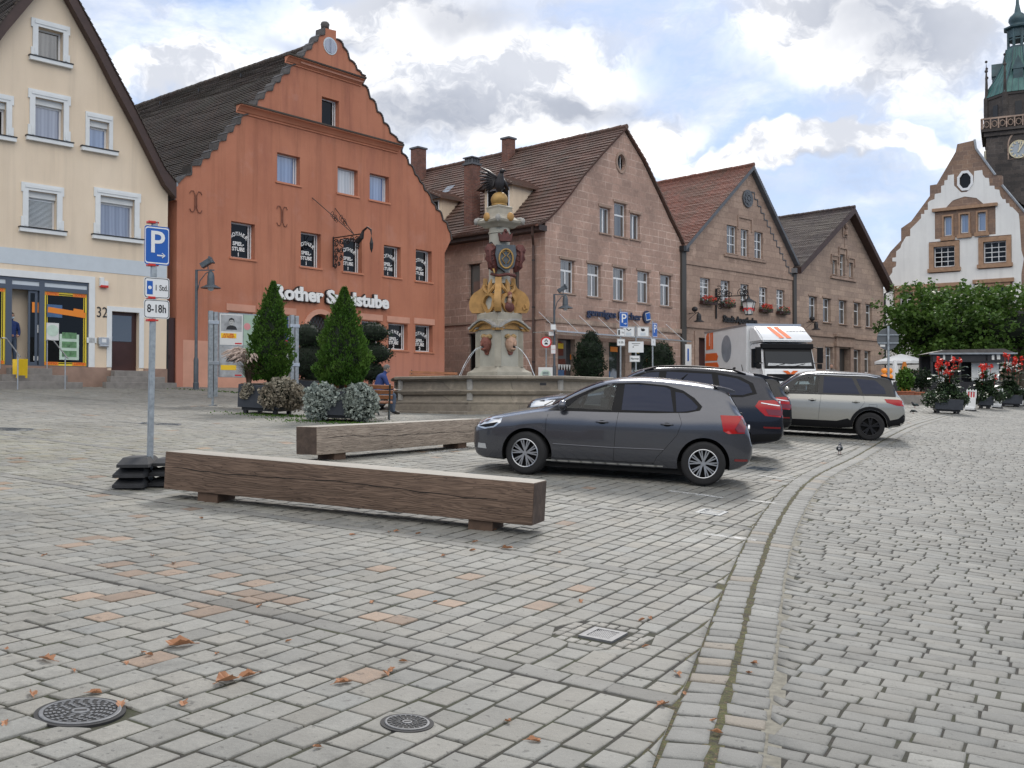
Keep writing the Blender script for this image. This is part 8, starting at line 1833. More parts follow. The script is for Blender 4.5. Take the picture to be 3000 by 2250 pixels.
FY=32.6; FX=at(1463,1100,FY).x; gz_=h(FX,FY)-.05; fz=lambda y:1.6+(1175-y)/3000*FY-gz_
e=empty('fountain',(FX,FY,gz_),0,'stone fountain with wide polygonal basin, painted column, water masks, coat of arms and eagle','fountain')
zr_=at(1400,1100,29.2).z-gz_
RB=3.62; rot8=R(22.5+9)
base_low=h(FX,FY-3.5)-gz_-.5
prof=[(RB+.10,base_low),(RB+.10,.0),(RB+.10,zr_*.16),(RB-.02,zr_*.18),(RB-.0,zr_*.24),(RB-.14,zr_*.30),(RB-.20,zr_*.44),(RB-.10,zr_*.47),(RB-.08,zr_*.50),(RB-.04,zr_*.56),(RB-.14,zr_*.62),(RB-.20,zr_*.85),(RB-.10,zr_*.87),(RB-.10,zr_*.90),(RB+.04,zr_*.92),(RB+.05,zr_*.985),(RB+.0,zr_),(RB-.34,zr_),(RB-.36,zr_-.03),(RB-.36,zr_-.5)]
MB().lathe(prof,n=8,rot=rot8,caps=False).build('basin','basin_stone',e)
b=MB()
for k in range(8):
    t=rot8+k*PI/4; 
    for r_,z0_,z1_ in ((RB-.17,zr_*.60,zr_*.90),): b.cyl((r_*math.cos(t),r_*math.sin(t),zr_*.30),(r_*math.cos(t),r_*math.sin(t),zr_*.90),.09,n=8)
b.build('corner_pilaster','column_grey',e)
MB().lathe([(.01,zr_-.22),(RB-.35,zr_-.22)],n=8,rot=rot8,caps=False).build('water','water',e)
b=MB(); b.lathe([(RB+.45,base_low),(RB+.45,-.02),(RB+.05,0)],n=8,rot=rot8,caps=False); b.build('base_step','basin_stone',e)
MB().box(1.2,1.38,-RB*.93-.03,-RB*.93+.1,zr_*.72,zr_*.80).build('plaque','iron_black',e)
# column (square shaft turned corner-on)
z1=lambda y:fz(450+y*.4219)
AN=R(42); 
def sq(b,prof,ang=AN,cx=0,cy=0): b.lathe([(r_*math.sqrt(2),z_) for r_,z_ in prof],(cx,cy,0),4,rot=ang+PI/4)
W=.50
b=MB(); sq(b,[(W*1.5,.2),(W*1.5,z1(1545)),(W*1.45,z1(1520)),(W*1.18,z1(1500)),(W*1.12,z1(1488)),(W*1.02,z1(1480))]); b.build('column_base','column_stone',e,smooth=True,angle=30)
sh_=MB(); sq(sh_,[(W,z1(1482)),(W,z1(1215))]); shf=sh_.build('lower_shaft','column_white',e)
for t in (AN+PI/2*k for k in range(4)):
        b=MB(); cx_,cy_=W*math.sqrt(2)*math.cos(t+PI/4),W*math.sqrt(2)*math.sin(t+PI/4); b.X=Matrix.Translation((cx_*.93,cy_*.93,0))@Matrix.Rotation(t+PI/4,4,'Z'); b.box(-.10,.10,-.10,.10,z1(1484),z1(1213)); b.build('corner_pilaster','column_stone',shf)
def facepanel(b,k,w_,z0,z1_,d=.02):
    t=AN+PI/2*k; b.X=Matrix.Rotation(t,4,'Z'); b.box(W-.001,W+d,-w_,w_,z0,z1_)
# curved cornices with ochre undersides (one per face)
for k in range(4):
    t=AN+PI/2*k-PI/2; b=MB(); b.X=Matrix.Rotation(t+PI/2,4,'Z')
    zt_,zb_=z1(1165),z1(1215); ww=W*1.30; n_=14; up=[];lo=[]
    for i in range(n_+1):
        u=-1+2*i/n_; bump_=math.cos(u*PI*.62)**2 if abs(u)<.8 else 0; cz=zb_+.22*math.cos(u*PI/2)**1.5-.03*(abs(u)>.85); lo.append((u*ww,cz-.07)); up.append((u*ww,cz))
    b.prism(up+list(reversed(lo)),W*.8,W+.20,plane='yz'); b.build('cornice_moulding','ochre',e)
    b=MB(); b.X=Matrix.Rotation(t+PI/2,4,'Z'); b.prism([(a,c_+.001) for a,c_ in up]+[(a*1.0,c_+.06) for a,c_ in reversed(up)],W*.7,W+.27,plane='yz'); b.build('cornice_top','column_grey',e)
    b=MB(); b.X=Matrix.Rotation(t+PI/2,4,'Z'); b.prism([(a*.86,c_-.075) for a,c_ in up]+[(W*.7,z1(1225)),(-W*.7,z1(1225))],W-.01,W+.06,plane='yz'); b.build('cornice_field','ochre',e)
b=MB(); sq(b,[(W*1.12,z1(1205)),(W*1.10,z1(1165)),(W*1.02,z1(1160)),(W*1.02,z1(1115)),(W*.95,z1(1108))]); b.build('plinth_block','column_stone',e)
# volute stage
b=MB(); sq(b,[(W*.80,z1(1110)),(W*.74,z1(1000)),(W*.55,z1(900)),(W*.50,z1(880))]); b.build('volute_core','column_white',e)
for k in range(4):
    t=AN+PI/2*k+PI/4   # corner scrolls
    b=MB(); b.X=Matrix.Rotation(t,4,'Z'); zb_,zt_=z1(1108),z1(868); hh=zt_-zb_
    pts=[(.45,0),(.95,0),(1.03,.10*hh),(1.05,.28*hh),(1.00,.45*hh),(.88,.58*hh),(.72,.66*hh),(.62,.72*hh),(.56,.85*hh),(.55,hh),(.42,hh),(.42,.6*hh),(.50,.45*hh),(.60,.25*hh)]
    b.prism([(a*.92,zb_+z_) for a,z_ in pts],-.10,.10); b.tube([(.90*.92,-.13,zb_+.25*hh),(.95*.92,-.13,zb_+.12*hh),(.86*.92,-.13,zb_+.08*hh),(.82*.92,-.13,zb_+.17*hh)],.03,6); b.build('scroll_volute','ochre',e,smooth=True,angle=40)
    t=AN+PI/2*k; b=MB(); b.X=Matrix.Rotation(t,4,'Z')   # face cartouche
    yo=W*.86; 
    outer=[(.30*math.sin(a)*(1.15 if math.cos(a)<0 else .9),zb_+.28*hh+.30*hh*math.cos(a)*-1) for a in np.linspace(0,2*PI,20,endpoint=False)]; inner=[(a_*.66,zb_+.28*hh+(z_-zb_-.28*hh)*.70) for a_,z_ in outer]
    b.prism(outer,yo-.1,yo+.06,[inner],plane='yz'); 
    for s_ in (-1,1): b.tube([(yo+.03,s_*.05,zb_+.55*hh),(yo+.02,s_*.22,zb_+.68*hh),(yo-.04,s_*.26,zb_+.80*hh),(yo-.1,s_*.15,zb_+.78*hh)],[.05,.06,.04,.02],6)
    b.tube([(yo,0,zb_+.5*hh),(yo-.05,0,zb_+.8*hh),(yo-.16,0,zb_+1.02*hh)],[.07,.09,.03],7); b.build('cartouche','ochre',e,smooth=True,angle=40)
# small bust on the right-hand face
b=MB(); b.X=Matrix.Rotation(AN-PI/2*1,4,'Z'); zb_=z1(1108); b.ball((W*.9,0,zb_+.16),.17,12,8,(.8,1.3,1)); o=b.build('bust','heraldic_red',e,smooth=True); b=MB(); b.X=Matrix.Rotation(AN-PI/2,4,'Z'); b.ball((W*.98,0,zb_+.52),.085,12,8,(1,.85,1.2)); b.tube([(W*.93,0,zb_+.28),(W*.96,0,zb_+.46)],[.09,.05],8); b.build('bust_head','mask_skin',o,smooth=True); b=MB(); b.X=Matrix.Rotation(AN-PI/2,4,'Z'); b.ball((W*.95,0,zb_+.57),.095,12,8,(1,1,1)); b.build('hair','mask_red',o,smooth=True)
# upper shaft
U=.335; b=MB(); b.lathe([(U*1.12,z1(905)),(U*1.02,z1(880)),(U,z1(860)),(U*.97,z1(560)),(U*1.06,z1(556)),(U*1.06,z1(548)),(U*.98,z1(545)),(U*.98,z1(515))],n=20); b.build('upper_shaft','column_white',e,smooth=True,angle=35)
b=MB(); sq(b,[(U*1.0,z1(518)),(U*1.25,z1(500)),(U*1.55,z1(485)),(U*1.62,z1(470)),(U*1.45,z1(462)),(U*.98,z1(440)),(U*.90,z1(425)),(U*.85,z1(385)),(U*.92,z1(372)),(U*.70,z1(362))]); b.build('capital','column_stone',e)
for k in range(4):
    t=AN+PI/2*k+PI/4; b=MB(); b.X=Matrix.Rotation(t,4,'Z'); b.ball((U*2.2,0,z1(468)),.085,10,8,(1,1,1.2)); b.tube([(U*1.5,0,z1(455)),(U*2.0,0,z1(452)),(U*2.3,0,z1(492))],[.04,.06,.04],6); b.build('capital_ornament','column_grey',e,smooth=True)
    t=AN+PI/2*k; b=MB(); b.X=Matrix.Rotation(t,4,'Z'); b.ball((U*1.60,0,z1(450)),.11,10,8,(.7,1.2,1.3)); b.build('capital_ornament','ochre',e,smooth=True)
zg_=z1(318); b=MB(); b.ball((0,0,zg_),.275,20,14,(1,1,.92)); b.lathe([(.24,z1(362)),(.25,z1(350)),(.18,z1(345))],n=16); b.build('golden_globe','gold',e,smooth=True)
# eagle
ze_=z1(282); EX=Matrix.Translation((0,0,ze_))@Matrix.Scale(.80,4)@Matrix.Translation((0,0,-ze_))@Matrix.Rotation(R(-12),4,'Z'); b=MB(); b.X=EX
b.tube([(0,.05,ze_+.08),(0,.03,ze_+.30),(.02,0,ze_+.55),(.06,-.03,ze_+.74),(.10,-.08,ze_+.86)],[.10,.19,.20,.12,.085],10); b.ball((.13,-.10,ze_+.92),.095,10,8,(1.15,1,1)); b.tube([(.20,-.12,ze_+.94),(.28,-.14,ze_+.92),(.30,-.14,ze_+.86)],[.05,.03,.008],6)
for s_ in (-1,1): b.tube([(s_*.09,0,ze_+.22),(s_*.09,-.02,ze_+.05),(s_*.12,-.09,ze_-.03)],[.07,.045,.03],6)
b.tube([(0,.05,ze_+.15),(.0,.12,ze_-.10)],[.10,.12],6); o=b.build('eagle','bronze_black',e,smooth=True)
for s_,sp_ in ((-1,1.0),(1,.62)):
    b=MB(); b.X=EX
    for i in range(9):
        t=i/8; x0=s_*(.10+.10*t); z0_=ze_+.66-.22*t; L_=(.86-.42*t)*sp_; a=(.62-1.35*t) if s_<0 else (-1.05-.35*t); x1=x0+s_*L_*math.cos(a); z1_=z0_+L_*math.sin(a)
        b.tube([(x0,.02,z0_),((x0+x1)/2,.04+.02*i,(z0_+z1_)/2+.05),(x1,.06+.015*i,z1_)],[.07,.06,.022],5)
    b.build('wing','bronze_black',o,smooth=True)
# coat of arms hanging on the front of the shaft
zc=z1(735); b=MB(); X0=.18; Yf=-U-.02
sh_=[(-.30,.40),(.30,.40),(.34,.10),(.26,-.28),(0,-.46),(-.26,-.28),(-.34,.10)]
b.X=Matrix.Translation((X0,Yf,zc))@Matrix.Rotation(R(12),4,'Z'); b.prism([(a,c_) for a,c_ in sh_],-.16,.08); o=b.build('coat_of_arms','heraldic_blue',e)
b=MB(); b.X=Matrix.Translation((X0,Yf,zc))@Matrix.Rotation(R(12),4,'Z'); b.tube([(.22*math.sin(a),-.19,.30*math.cos(a)-.04) for a in np.linspace(0,2*PI,21)],.028,6); 
for s_ in (-1,1): b.tube([(s_*.04,-.18,-.20),(s_*.13,-.19,-.05),(s_*.03,-.19,.05),(s_*.12,-.19,.16),(s_*.03,-.18,.2)],.018,5)
b.build('monogram','gold',o,smooth=True)
b=MB(); b.X=Matrix.Translation((X0,Yf,zc))@Matrix.Rotation(R(12),4,'Z'); b.prism([(-.17,.52),(.17,.52),(.22,.78),(.12,.70),(.06,.84),(0,.74),(-.06,.84),(-.12,.70),(-.22,.78)],-.16,.05); b.ball((0,-.05,.86),.06,8,6); b.build('crown','heraldic_red',o)
for s_ in (-1,1):
    b=MB(); b.X=Matrix.Translation((X0,Yf,zc))@Matrix.Rotation(R(12),4,'Z')
    b.prism([(s_*a,c_) for a,c_ in ((.28,.30),(.40,.44),(.56,.42),(.66,.26),(.60,.10),(.64,-.04),(.54,-.16),(.55,-.30),(.42,-.42),(.28,-.46),(.24,-.2))],-.09,.03); b.tube([(s_*.34,-.11,.30),(s_*.50,-.12,.20),(s_*.50,-.12,-.10),(s_*.38,-.11,-.34)],[.03,.05,.045,.02],6)
    for j in range(4): b.tube([(s_*.36,-.10,.28-.17*j),(s_*(.62-.03*j),-.09,.20-.17*j)],[.03,.012],5)
    b.build('supporter_wing','heraldic_red',o,smooth=True)
b=MB(); b.X=Matrix.Translation((X0-.42,Yf-.02,zc)); b.tube([(0,0,-.35),(.0,-.02,-.05),(.02,-.03,.22),(-.02,-.03,.38)],[.12,.15,.09,.055],9); b.ball((-.02,-.04,.44),.07,8,6); b.build('arms_eagle','bronze_black',o,smooth=True); b=MB(); b.X=Matrix.Translation((X0-.42,Yf-.02,zc)); b.tube([(-.0,-.10,.42),(.03,-.17,.38)],[.03,.01],5); b.tube([(.06,-.14,-.35),(.1,-.18,-.5)],[.04,.02],5); b.build('beak_and_claw','gold',o)
b=MB(); b.X=Matrix.Translation((X0,Yf,zc)); b.tube([(-.45,-.05,-.50),(-.2,-.10,-.56),(.1,-.12,-.52),(.35,-.08,-.58)],.05,6); b.build('scroll_band','heraldic_red',o,smooth=True)
# spouting masks with jets
for k,mt,nm in ((-2,'mask_red','left'),(-1,'mask_skin','right')):
    t=AN+PI/2*k if k==-1 else AN+PI*1; t=AN-PI/2 if k==-1 else AN-PI
    X=Matrix.Rotation(t,4,'Z'); zm_=z1(1325); b=MB(); b.X=X; b.ball((W+.05,0,zm_),.23,16,12,(.75,.88,1.15)); b.ball((W+.24,0,zm_-.02),.05,8,6,(1,.8,1.5)); b.ball((W+.16,.09,zm_+.06),.05,8,6); b.ball((W+.16,-.09,zm_+.06),.05,8,6); b.ball((W+.16,0,zm_-.17),.08,8,6,(1,1.2,.7)); b.ball((W+.05,.19,zm_),.05,8,6,(.8,.5,1.5)); b.ball((W+.05,-.19,zm_),.05,8,6,(.8,.5,1.5)); mk=b.build('mask',mt,e,smooth=True)
    b=MB(); b.X=X; 
    rr=random.Random(k)
    for i in range(16): a=rr.uniform(-1.5,1.5); b.ball((W+.02+.10*math.cos(a)*rr.uniform(.3,1),.17*math.sin(a),zm_+.20+.06*rr.random()),.07,7,5,(1,1,.8))
    b.build('hair','mask_gold',mk,smooth=True); b=MB(); b.X=X; b.cyl((W+.17,0,zm_-.10),(W+.225,0,zm_-.10),.05,n=10); b.build('mouth','dark_hole',mk)
    b=MB(); b.X=X; b.prism([(-.12,zm_-.20),(.12,zm_-.20),(.07,zm_-.33),(0,zm_-.36),(-.07,zm_-.33)],W-.01,W+.05,plane='yz'); b.build('beard','mask_red',mk,smooth=False)
    zw=zr_-.22; pts=[]; 
    for i in range(15): s_=i/14; pts.append((W+.22+1.05*s_,0.0,zm_-.10-(zm_-.10-zw)*s_**1.9))
    b=MB(); b.X=X; b.tube(pts,[.010+.004*math.sin(i*2.1) for i in range(15)],6); b.build('water_jet','water_jet',e,smooth=True)
    b=MB(); b.X=X; b.tube([(p[0]*.97+.02,.035+.02*math.sin(i),p[2]-.02) for i,p in enumerate(pts)],.006,4,False); b.build('water_jet','water_jet',e)
# ================================================================= PLANE TREES, PAVILION, CAFE
def plane_tree(px,Y,lab,w_=3.2,z0=1005+60,z1_=850,n=5200):
    q=at(px,1100,Y); g_=h(q.x,q.y); e=empty('plane_tree',(q.x,q.y,g_),0,lab,'tree','clipped plane trees by the town hall'); zb_=at(px,z0,Y).z-g_; zt=at(px,z1_,Y).z-g_
    b=MB(); b.tube([(0,0,-.2),(.04,0,zb_*.5),(-.03,.03,zb_+.3),(0,0,zb_+1.6)],[.24,.20,.17,.12],10); t_=b.build('trunk','bark',e,smooth=True)
    b=MB()
    for k in range(9):
        a=k*PI*2/9+.3; r_=w_*.8*random.uniform(.6,1); zz=zb_+random.uniform(.4,zt-zb_-1); b.tube([(0,0,zb_+.1+.1*k),(math.cos(a)*r_*.5,math.sin(a)*r_*.4,zz-.3),(math.cos(a)*r_,math.sin(a)*r_*.7,zz+.2)],[.08,.05,.02],5)
    b.build('limb','bark',t_,smooth=True)
    cl=[]; nc=120
    for _ in range(nc):
        x=random.uniform(-w_,w_); y=random.uniform(-w_*.75,w_*.75); top=zt-.35*random.random()-.25*(abs(x)/w_)**3; z=random.uniform(zb_+.25,top-.3); cl.append((x,y,z,random.uniform(.45,.8)))
    C=[]
    for (x,y,z,r_) in cl:
        k=n//nc; d=rng.normal(size=(k,3)); d/=np.linalg.norm(d,axis=1)[:,None]; C.append(np.stack([x+d[:,0]*r_*rng.uniform(.4,1.05,k),y+d[:,1]*r_,z+d[:,2]*r_*.75*rng.uniform(.4,1,k)],1))
    for _ in range(26): # upright shoots
        x=random.uniform(-w_,w_); y=random.uniform(-w_*.6,w_*.6); k=24; hh=random.uniform(.5,1.15); s_=np.linspace(0,1,k); C.append(np.stack([x+.13*rng.normal(size=k),y+.13*rng.normal(size=k),zt-.5+hh*s_],1))
    C=np.concatenate(C); quads('crown',C,rng.uniform(.14,.30,len(C)),'leaf_plane',e,flat=.45,asp=.8)
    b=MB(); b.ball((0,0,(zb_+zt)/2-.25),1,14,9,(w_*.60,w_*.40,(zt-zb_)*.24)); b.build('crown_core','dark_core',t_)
plane_tree(2722,62,'leftmost clipped plane tree, its crown covering the left town hall windows',2.3,n=6500)
plane_tree(2862,60,'middle clipped plane tree standing over the dark pavilion roof',3.0,n=7500,z1_=855)
plane_tree(2995,58,'clipped plane tree at the right edge of the picture, in front of the town hall',3.2,n=7500,z1_=838)
q=at(2832,1130,53); g_=h(q.x,q.y); e=empty('pavilion',(q.x,q.y,g_),R(-5),'dark open pavilion with a flat slate roof and black fascia under the plane trees','pavilion')
mat('fascia_black',(.022,.022,.026),.5,noise=(4,.3))
zt=at(2832,1027,53).z-g_; zf1=at(2832,1037,53).z-g_; zf0=at(2832,1062,53).z-g_; hw=2.05
b=MB(); b.prism([(-hw-.1,zf1),(hw+.1,zf1),(hw-.5,zt+.05),(-hw+.7,zt)],-.9,1.2); b.build('roof','slate',e); MB().box(-hw-.12,hw+.12,-1.0,-.9,zf1-.06,zf1+.02).build('roof_edge','zinc',e)
MB().box(-hw,hw,-.85,-.80,zf0,zf1-.061).build('fascia','fascia_black',e); MB().box(-hw,hw,1.1,1.15,.6,zf1-.06).build('back_panel','fascia_black',e)
for x_ in (-hw+.05,-.6,.7,hw-.05):
    for y_ in (-.8,1.0): MB().box(x_-.05,x_+.05,y_-.05,y_+.05,-.1,zf1-.07).build('post','fascia_black',e)
mat('cloth_white',(.70,.71,.72),.8); mat('cloth_orange',(.50,.17,.03),.8,noise=(5,.2)); mat('board_black',(.02,.022,.028),.5)
for x_,w_,z_ in ((-1.45,.10,zf0+.12),(-1.05,.05,zf0+.1),(.95,.12,zf0+.1),(1.2,.16,zf0+.12)): MB().box(x_,x_+w_,-.87,-.851,z_,z_+.26).build('menu_card','paper_white',e)
MB().box(.15,1.5,-.3,-.25,1.0,1.95).build('menu_board','trim_white',e); MB().box(-1.5,-1.1,-.3,-.25,1.0,1.9).build('menu_board','trim_white',e); MB().box(-hw,hw,-.5,.3,.0,.95).build('counter','fascia_black',e)
def parasol(px,Y,lab,open_=True,top=1037,w_=1.6,m='cloth_white'):
    q=at(px,1100,Y); g_=h(q.x,q.y); e=empty('parasol',(q.x,q.y,g_),0,lab,'parasol'); zt=at(px,top,Y).z-g_; MB().cyl((0,0,0),(0,0,zt),.03,n=8).build('pole','steel',e); MB().cyl((0,0,0),(0,0,.12),.3,n=14).build('base','terracotta',e)
    if open_: b=MB(); b.lathe([(w_,zt-.45),(w_*.55,zt-.22),(.04,zt)],n=8,caps=False); b.lathe([(w_,zt-.45),(w_+.01,zt-.60)],n=8,caps=False); b.build('canopy',m,e,fixn=False)
    else: b=MB(); b.lathe([(.08,zt),(.16,zt-.4),(.30,zt-1.3),(.34,zt-1.6),(.2,zt-1.62)],n=9); b.build('canopy',m,e)
parasol(2640,60,'open white cafe parasol at the left edge of the plane trees',w_=1.55); parasol(2622,57,'closed white cafe parasol under the open one',False,1055); parasol(2650,52,'closed orange cafe parasol between terracotta pot and trees',False,1060,m='cloth_orange')
q=at(2623,1130,50); e=ground_empty('menu_board',q.x,q.y,0,'black chalkboard stand on the cafe terrace','menu board',tilt=False); b=MB(); b.X=Matrix.Rotation(R(-10),4,'X'); b.box(-.26,.26,-.02,.02,.12,.95); b.build('board','board_black',e); b=MB(); b.box(-.24,-.21,.0,.3,0,.1); b.box(.21,.24,0,.3,0,.1); b.build('leg','bark',e)
def potplant(px,Y,lab,r_=.3,hh=.42,pm='terracotta',lm='leaf_thuja',blobs=None,n=900,sz=.16):
    q=at(px,1132,Y); e=ground_empty('potted_plant',q.x,q.y,0,lab,'potted plant','potted plants on the cafe terrace',tilt=False); MB().lathe([(r_*.7,0),(r_,hh),(r_*1.08,hh),(r_*1.08,hh-.06),(r_*.9,hh-.04)],n=14).build('pot',pm,e); blobleaf('foliage',e,blobs or [(0,0,hh+.5,.5,.45,.6)],n,sz,lm,.55)
potplant(2652,49,'large terracotta pot with a leafy shrub beside the chalkboard',.42,.55,blobs=[(0,0,1.1,.40,.4,.55)]); potplant(2690,52,'grey-green shrub in a pot left of the red flowers, behind the low stone trough',.3,.4,blobs=[(0,0,1.05,.75,.6,.55)],lm='leaf_silver' if False else 'leaf_yew')
q=at(2688,1135,48); e=ground_empty('stone_trough',q.x,q.y,0,'low grey stone trough on the cafe terrace','trough',tilt=False); MB().box(-.95,1.0,-.25,.25,-.05,.42,.02).build('trough','step_stone',e); MB().box(-.90,.95,-.20,.20,.421,.43).build('soil','soil',e)
# canna planters and white striped barriers along the street
def canna(px,py,hh_px,lab,w_=.95,seed=0,blooms=9,whites=True):
    q=hit(px,py); k=q.y/3000; e,zt=planter((q.x,q.y+.3),w_,.42,R(-14),lab,name='flower_planter',group='flower planters along the street'); H_=hh_px*k; rs=random.Random(seed)
    b=MB(); st=MB(); pk=[]
    for i in range(26):
        x,y=rs.uniform(-.42,.42),rs.uniform(-.3,.3); top=zt+(H_-zt)*rs.uniform(.5,.92); st.tube([(x*.6,y*.6,zt-.02),(x,y,top)],.012,4)
        for j in range(5):
            z_=zt+(top-zt)*(j+.4)/5.2; a=rs.uniform(0,6.28); L_=rs.uniform(.28,.5); up=rs.uniform(.15,.6); c0=Vector((x,y,z_)); d_=Vector((math.cos(a),math.sin(a),0)); s_=Vector((-d_.y,d_.x,0))*L_*.24
            P0_=c0; P1_=c0+d_*L_*.35+Vector((0,0,up*L_*.6)); P2_=c0+d_*L_*.75+Vector((0,0,up*L_*.8)); P3_=c0+d_*L_+Vector((0,0,up*L_*.55))
            b.add([P0_,P1_-s_,P1_+s_,P2_-s_*.8,P2_+s_*.8,P3_],[(0,1,2),(1,3,4,2),(3,5,4)])
        if i<blooms: pk.append((x*1.15,y,top+rs.uniform(.1,.3)))
    st.build('stems','leaf_canna',e); b.build('canna_leaves','leaf_canna',e,fixn=False)
    for (x,y,z_) in pk:
        b=MB(); leafcloud(b,26,(x,y,z_),(.10,.10,.13),.10,asp=.9); b.tube([(x*.9,y,z_-.4),(x,y,z_)],.01,4); b.build('canna_bloom','petal_red',e,fixn=False)
    blobleaf('foliage',e,[(-.55,-.30,zt-.02,.42,.36,.34),(-.25,-.42,zt+.02,.3,.25,.25),(.52,-.3,zt+.0,.28,.25,.30),(0,0,zt+.25,.45,.4,.4)],2600,.085,'leaf_canna',.75,.7)
    if whites: b=MB(); [leafcloud(b,60,c_,r_,.06,asp=.9) for c_,r_ in (((-.60,-.42,zt-.02),(.36,.26,.30)),((-.25,-.52,zt+.05),(.3,.2,.2)))]; b.build('white_blossoms','petal_white',e,fixn=False)
    return e
canna(2782,1212,158,'nearest flower planter on the right, tall red cannas and a mound of small white flowers',1.05,1,11); canna(2893,1198,120,'middle flower planter, a dark foliage column and white flowers between two striped barriers',.62,2,6); canna(2965,1192,145,'rightmost flower planter, tall red cannas at the right edge of the picture',.95,3,12,False)
def barrier(px,py,hh_px,lab):
    q=hit(px,py); k=q.y/3000; e=ground_empty('road_barrier',q.x,q.y+.15,R(-20),lab,'barrier','white and red striped barriers between the flower planters'); H_=hh_px*k; w_=.20
    b=MB(); b.box(-w_*1.1,w_*.9,-.05,.05,.12,H_*.62,.01); b.box(-w_*1.25,w_*.7,-.10,.10,.0,.16,.02); b.box(-w_,-w_+.05,-.045,.045,H_*.62,H_*.93); b.box(w_-.05,w_,-.045,.045,H_*.62,H_*.93); b.box(-w_,w_,-.044,.044,H_*.90,H_*.95)
    for j in range(4): b.cyl((-w_+.03+j*(2*w_-.06)/3,0,H_*.95),(-w_+.03+j*(2*w_-.06)/3,0,H_),.022,n=7)
    b.build('frame','sign_white',e); MB().box(-w_+.05,w_-.05,-.02,.02,H_*.62,H_*.90).build('stripe_panel','paper_white',e)
    for j in range(3): MB().box(-w_+.07+j*.10,-w_+.12+j*.10,-.024,-.0205,H_*.63,H_*.89).build('red_stripe','sign_red',e)
    MB().box(-.22,.22,-.2,.2,-.02,.05,.01).build('rubber_foot','rubber',e)
barrier(2848,1204,63,'white barrier with red stripes beside the nearest flower planter'); barrier(2926,1196,58,'white barrier with red stripes left of the rightmost flower planter'); barrier(2990,1190,52,'white barrier with red stripes at the right edge of the picture')
# ================================================================= PIGEONS
mat('pigeon',(.045,.048,.056),.6,noise=(20,.4)); mat('pigeon_neck',(.03,.045,.045),.35,.3); mat('pigeon_foot',(.30,.06,.05),.6)
def pigeon(px,py,rz,lab,peck=False,s_=1.0):
    q=hit(px,py); e=ground_empty('pigeon',q.x,q.y,rz,lab,'pigeon','pigeons on the square',tilt=False); e.scale=(s_,s_,s_)
    b=MB(); b.ball((0,0,.135),.075,14,10,(1.55,.92,.92)); 
    hp=(.15,0,.25) if not peck else (.17,0,.09)
    b.tube([(.07,0,.155),(.12,0,(hp[2]+.15)/2+.01),(hp[0]-.005,0,hp[2])],[.055,.038,.028],9); b.ball(hp,.030,10,8,(1.15,.9,1)); b.tube([(-.07,0,.13),(-.16,0,.105),(-.22,0,.09)],[.045,.032,.022],7); o=b.build('body','pigeon',e,smooth=True)
    b=MB()
    for q_ in (-1,1): b.ball((-.02,q_*.058,.14),.07,12,8,(1.6,.25,.7))
    b.build('wing','pigeon_neck',o,smooth=True); b=MB(); b.tube([(hp[0]+.025,0,hp[2]),(hp[0]+.055,0,hp[2]-.012)],[.008,.003],5); b.build('beak','letter_black',o)
    b=MB()
    for q_ in (-1,1): b.tube([(0,q_*.025,.08),(.0,q_*.025,.005),(.03,q_*.03,.004)],.006,4); b.tube([(0,q_*.025,.006),(.022,q_*.005,.004)],.005,4)
    b.build('legs','pigeon_foot',e)
pigeon(2460,1331,R(68),'dark pigeon standing beside the gutter, right of the parked cars',s_=.85); pigeon(2680,1195,R(200),'dark pigeon left of the nearest flower planter'); pigeon(2678,1141,R(180),'distant pigeon on the far pavement, left one of two'); pigeon(2712,1147,R(30),'distant pigeon pecking on the far pavement, right one of two',True); pigeon(2676,1212,R(120),'small pigeon pecking low on the paving near the flower planter',True,.8)
# ================================================================= COVERS, DRAINS, MARKINGS, LEAVES
mat('cast_cover',(.13,.133,.138),.6,.2,noise=(30,.25)); mat('cover_dark',(.02,.02,.02),.8); mat('concrete_ring',(.20,.20,.19),.85,noise=(20,.2))
def cover(P_,r_,rings,lab,spokes=24):
    n=gnormal(P_.x,P_.y); e=ground_empty('manhole_cover',P_.x,P_.y,R(20),lab,'manhole cover',dz=.006); Z=.0022
    MB().lathe([(r_+.02,-.03),(r_+.02,-.001)],n=40).build('ring_joint','cover_dark',e); MB().lathe([(r_,-.02),(r_,.0025),(r_-.004,.004),(r_*.90,.004),(r_*.895,0)],n=48,caps=False).build('rim','cast_cover',e); MB().lathe([(.0001,.0),(r_*.9,.0)],n=40,caps=False).build('recess','cover_dark',e)
    b=MB(); k=0
    edges=np.linspace(r_*.86,r_*.26,rings+1)
    for i in range(rings):
        ro,ri=edges[i],edges[i+1]+.006; m_=int(spokes*(1-i*.12)); 
        for j in range(m_):
            a0=2*PI*j/m_+.012/ro+i*.13; a1=2*PI*(j+1)/m_-.012/ro+i*.13; pts=[(ro*math.cos(a0),ro*math.sin(a0)),(ro*math.cos(a1),ro*math.sin(a1)),(ri*math.cos(a1),ri*math.sin(a1)),(ri*math.cos(a0),ri*math.sin(a0))]; b.prism(pts,.0005,.0042,plane='xy')
    b.build('tread_pattern','cast_cover',e); MB().lathe([(r_*.23,.0005),(r_*.22,.0045),(.0001,.0045)],n=20,caps=False).build('hub','cast_cover',e); MB().box(-r_*.15,r_*.15,-r_*.06,r_*.06,.0047,.0055).build('key_slot','cover_dark',e)
cover(MAN1,.172,6,'large round cast manhole cover with a ring tread at the lower left',22); cover(MAN2,.104,3,'small round cast manhole cover near the bottom centre',20)
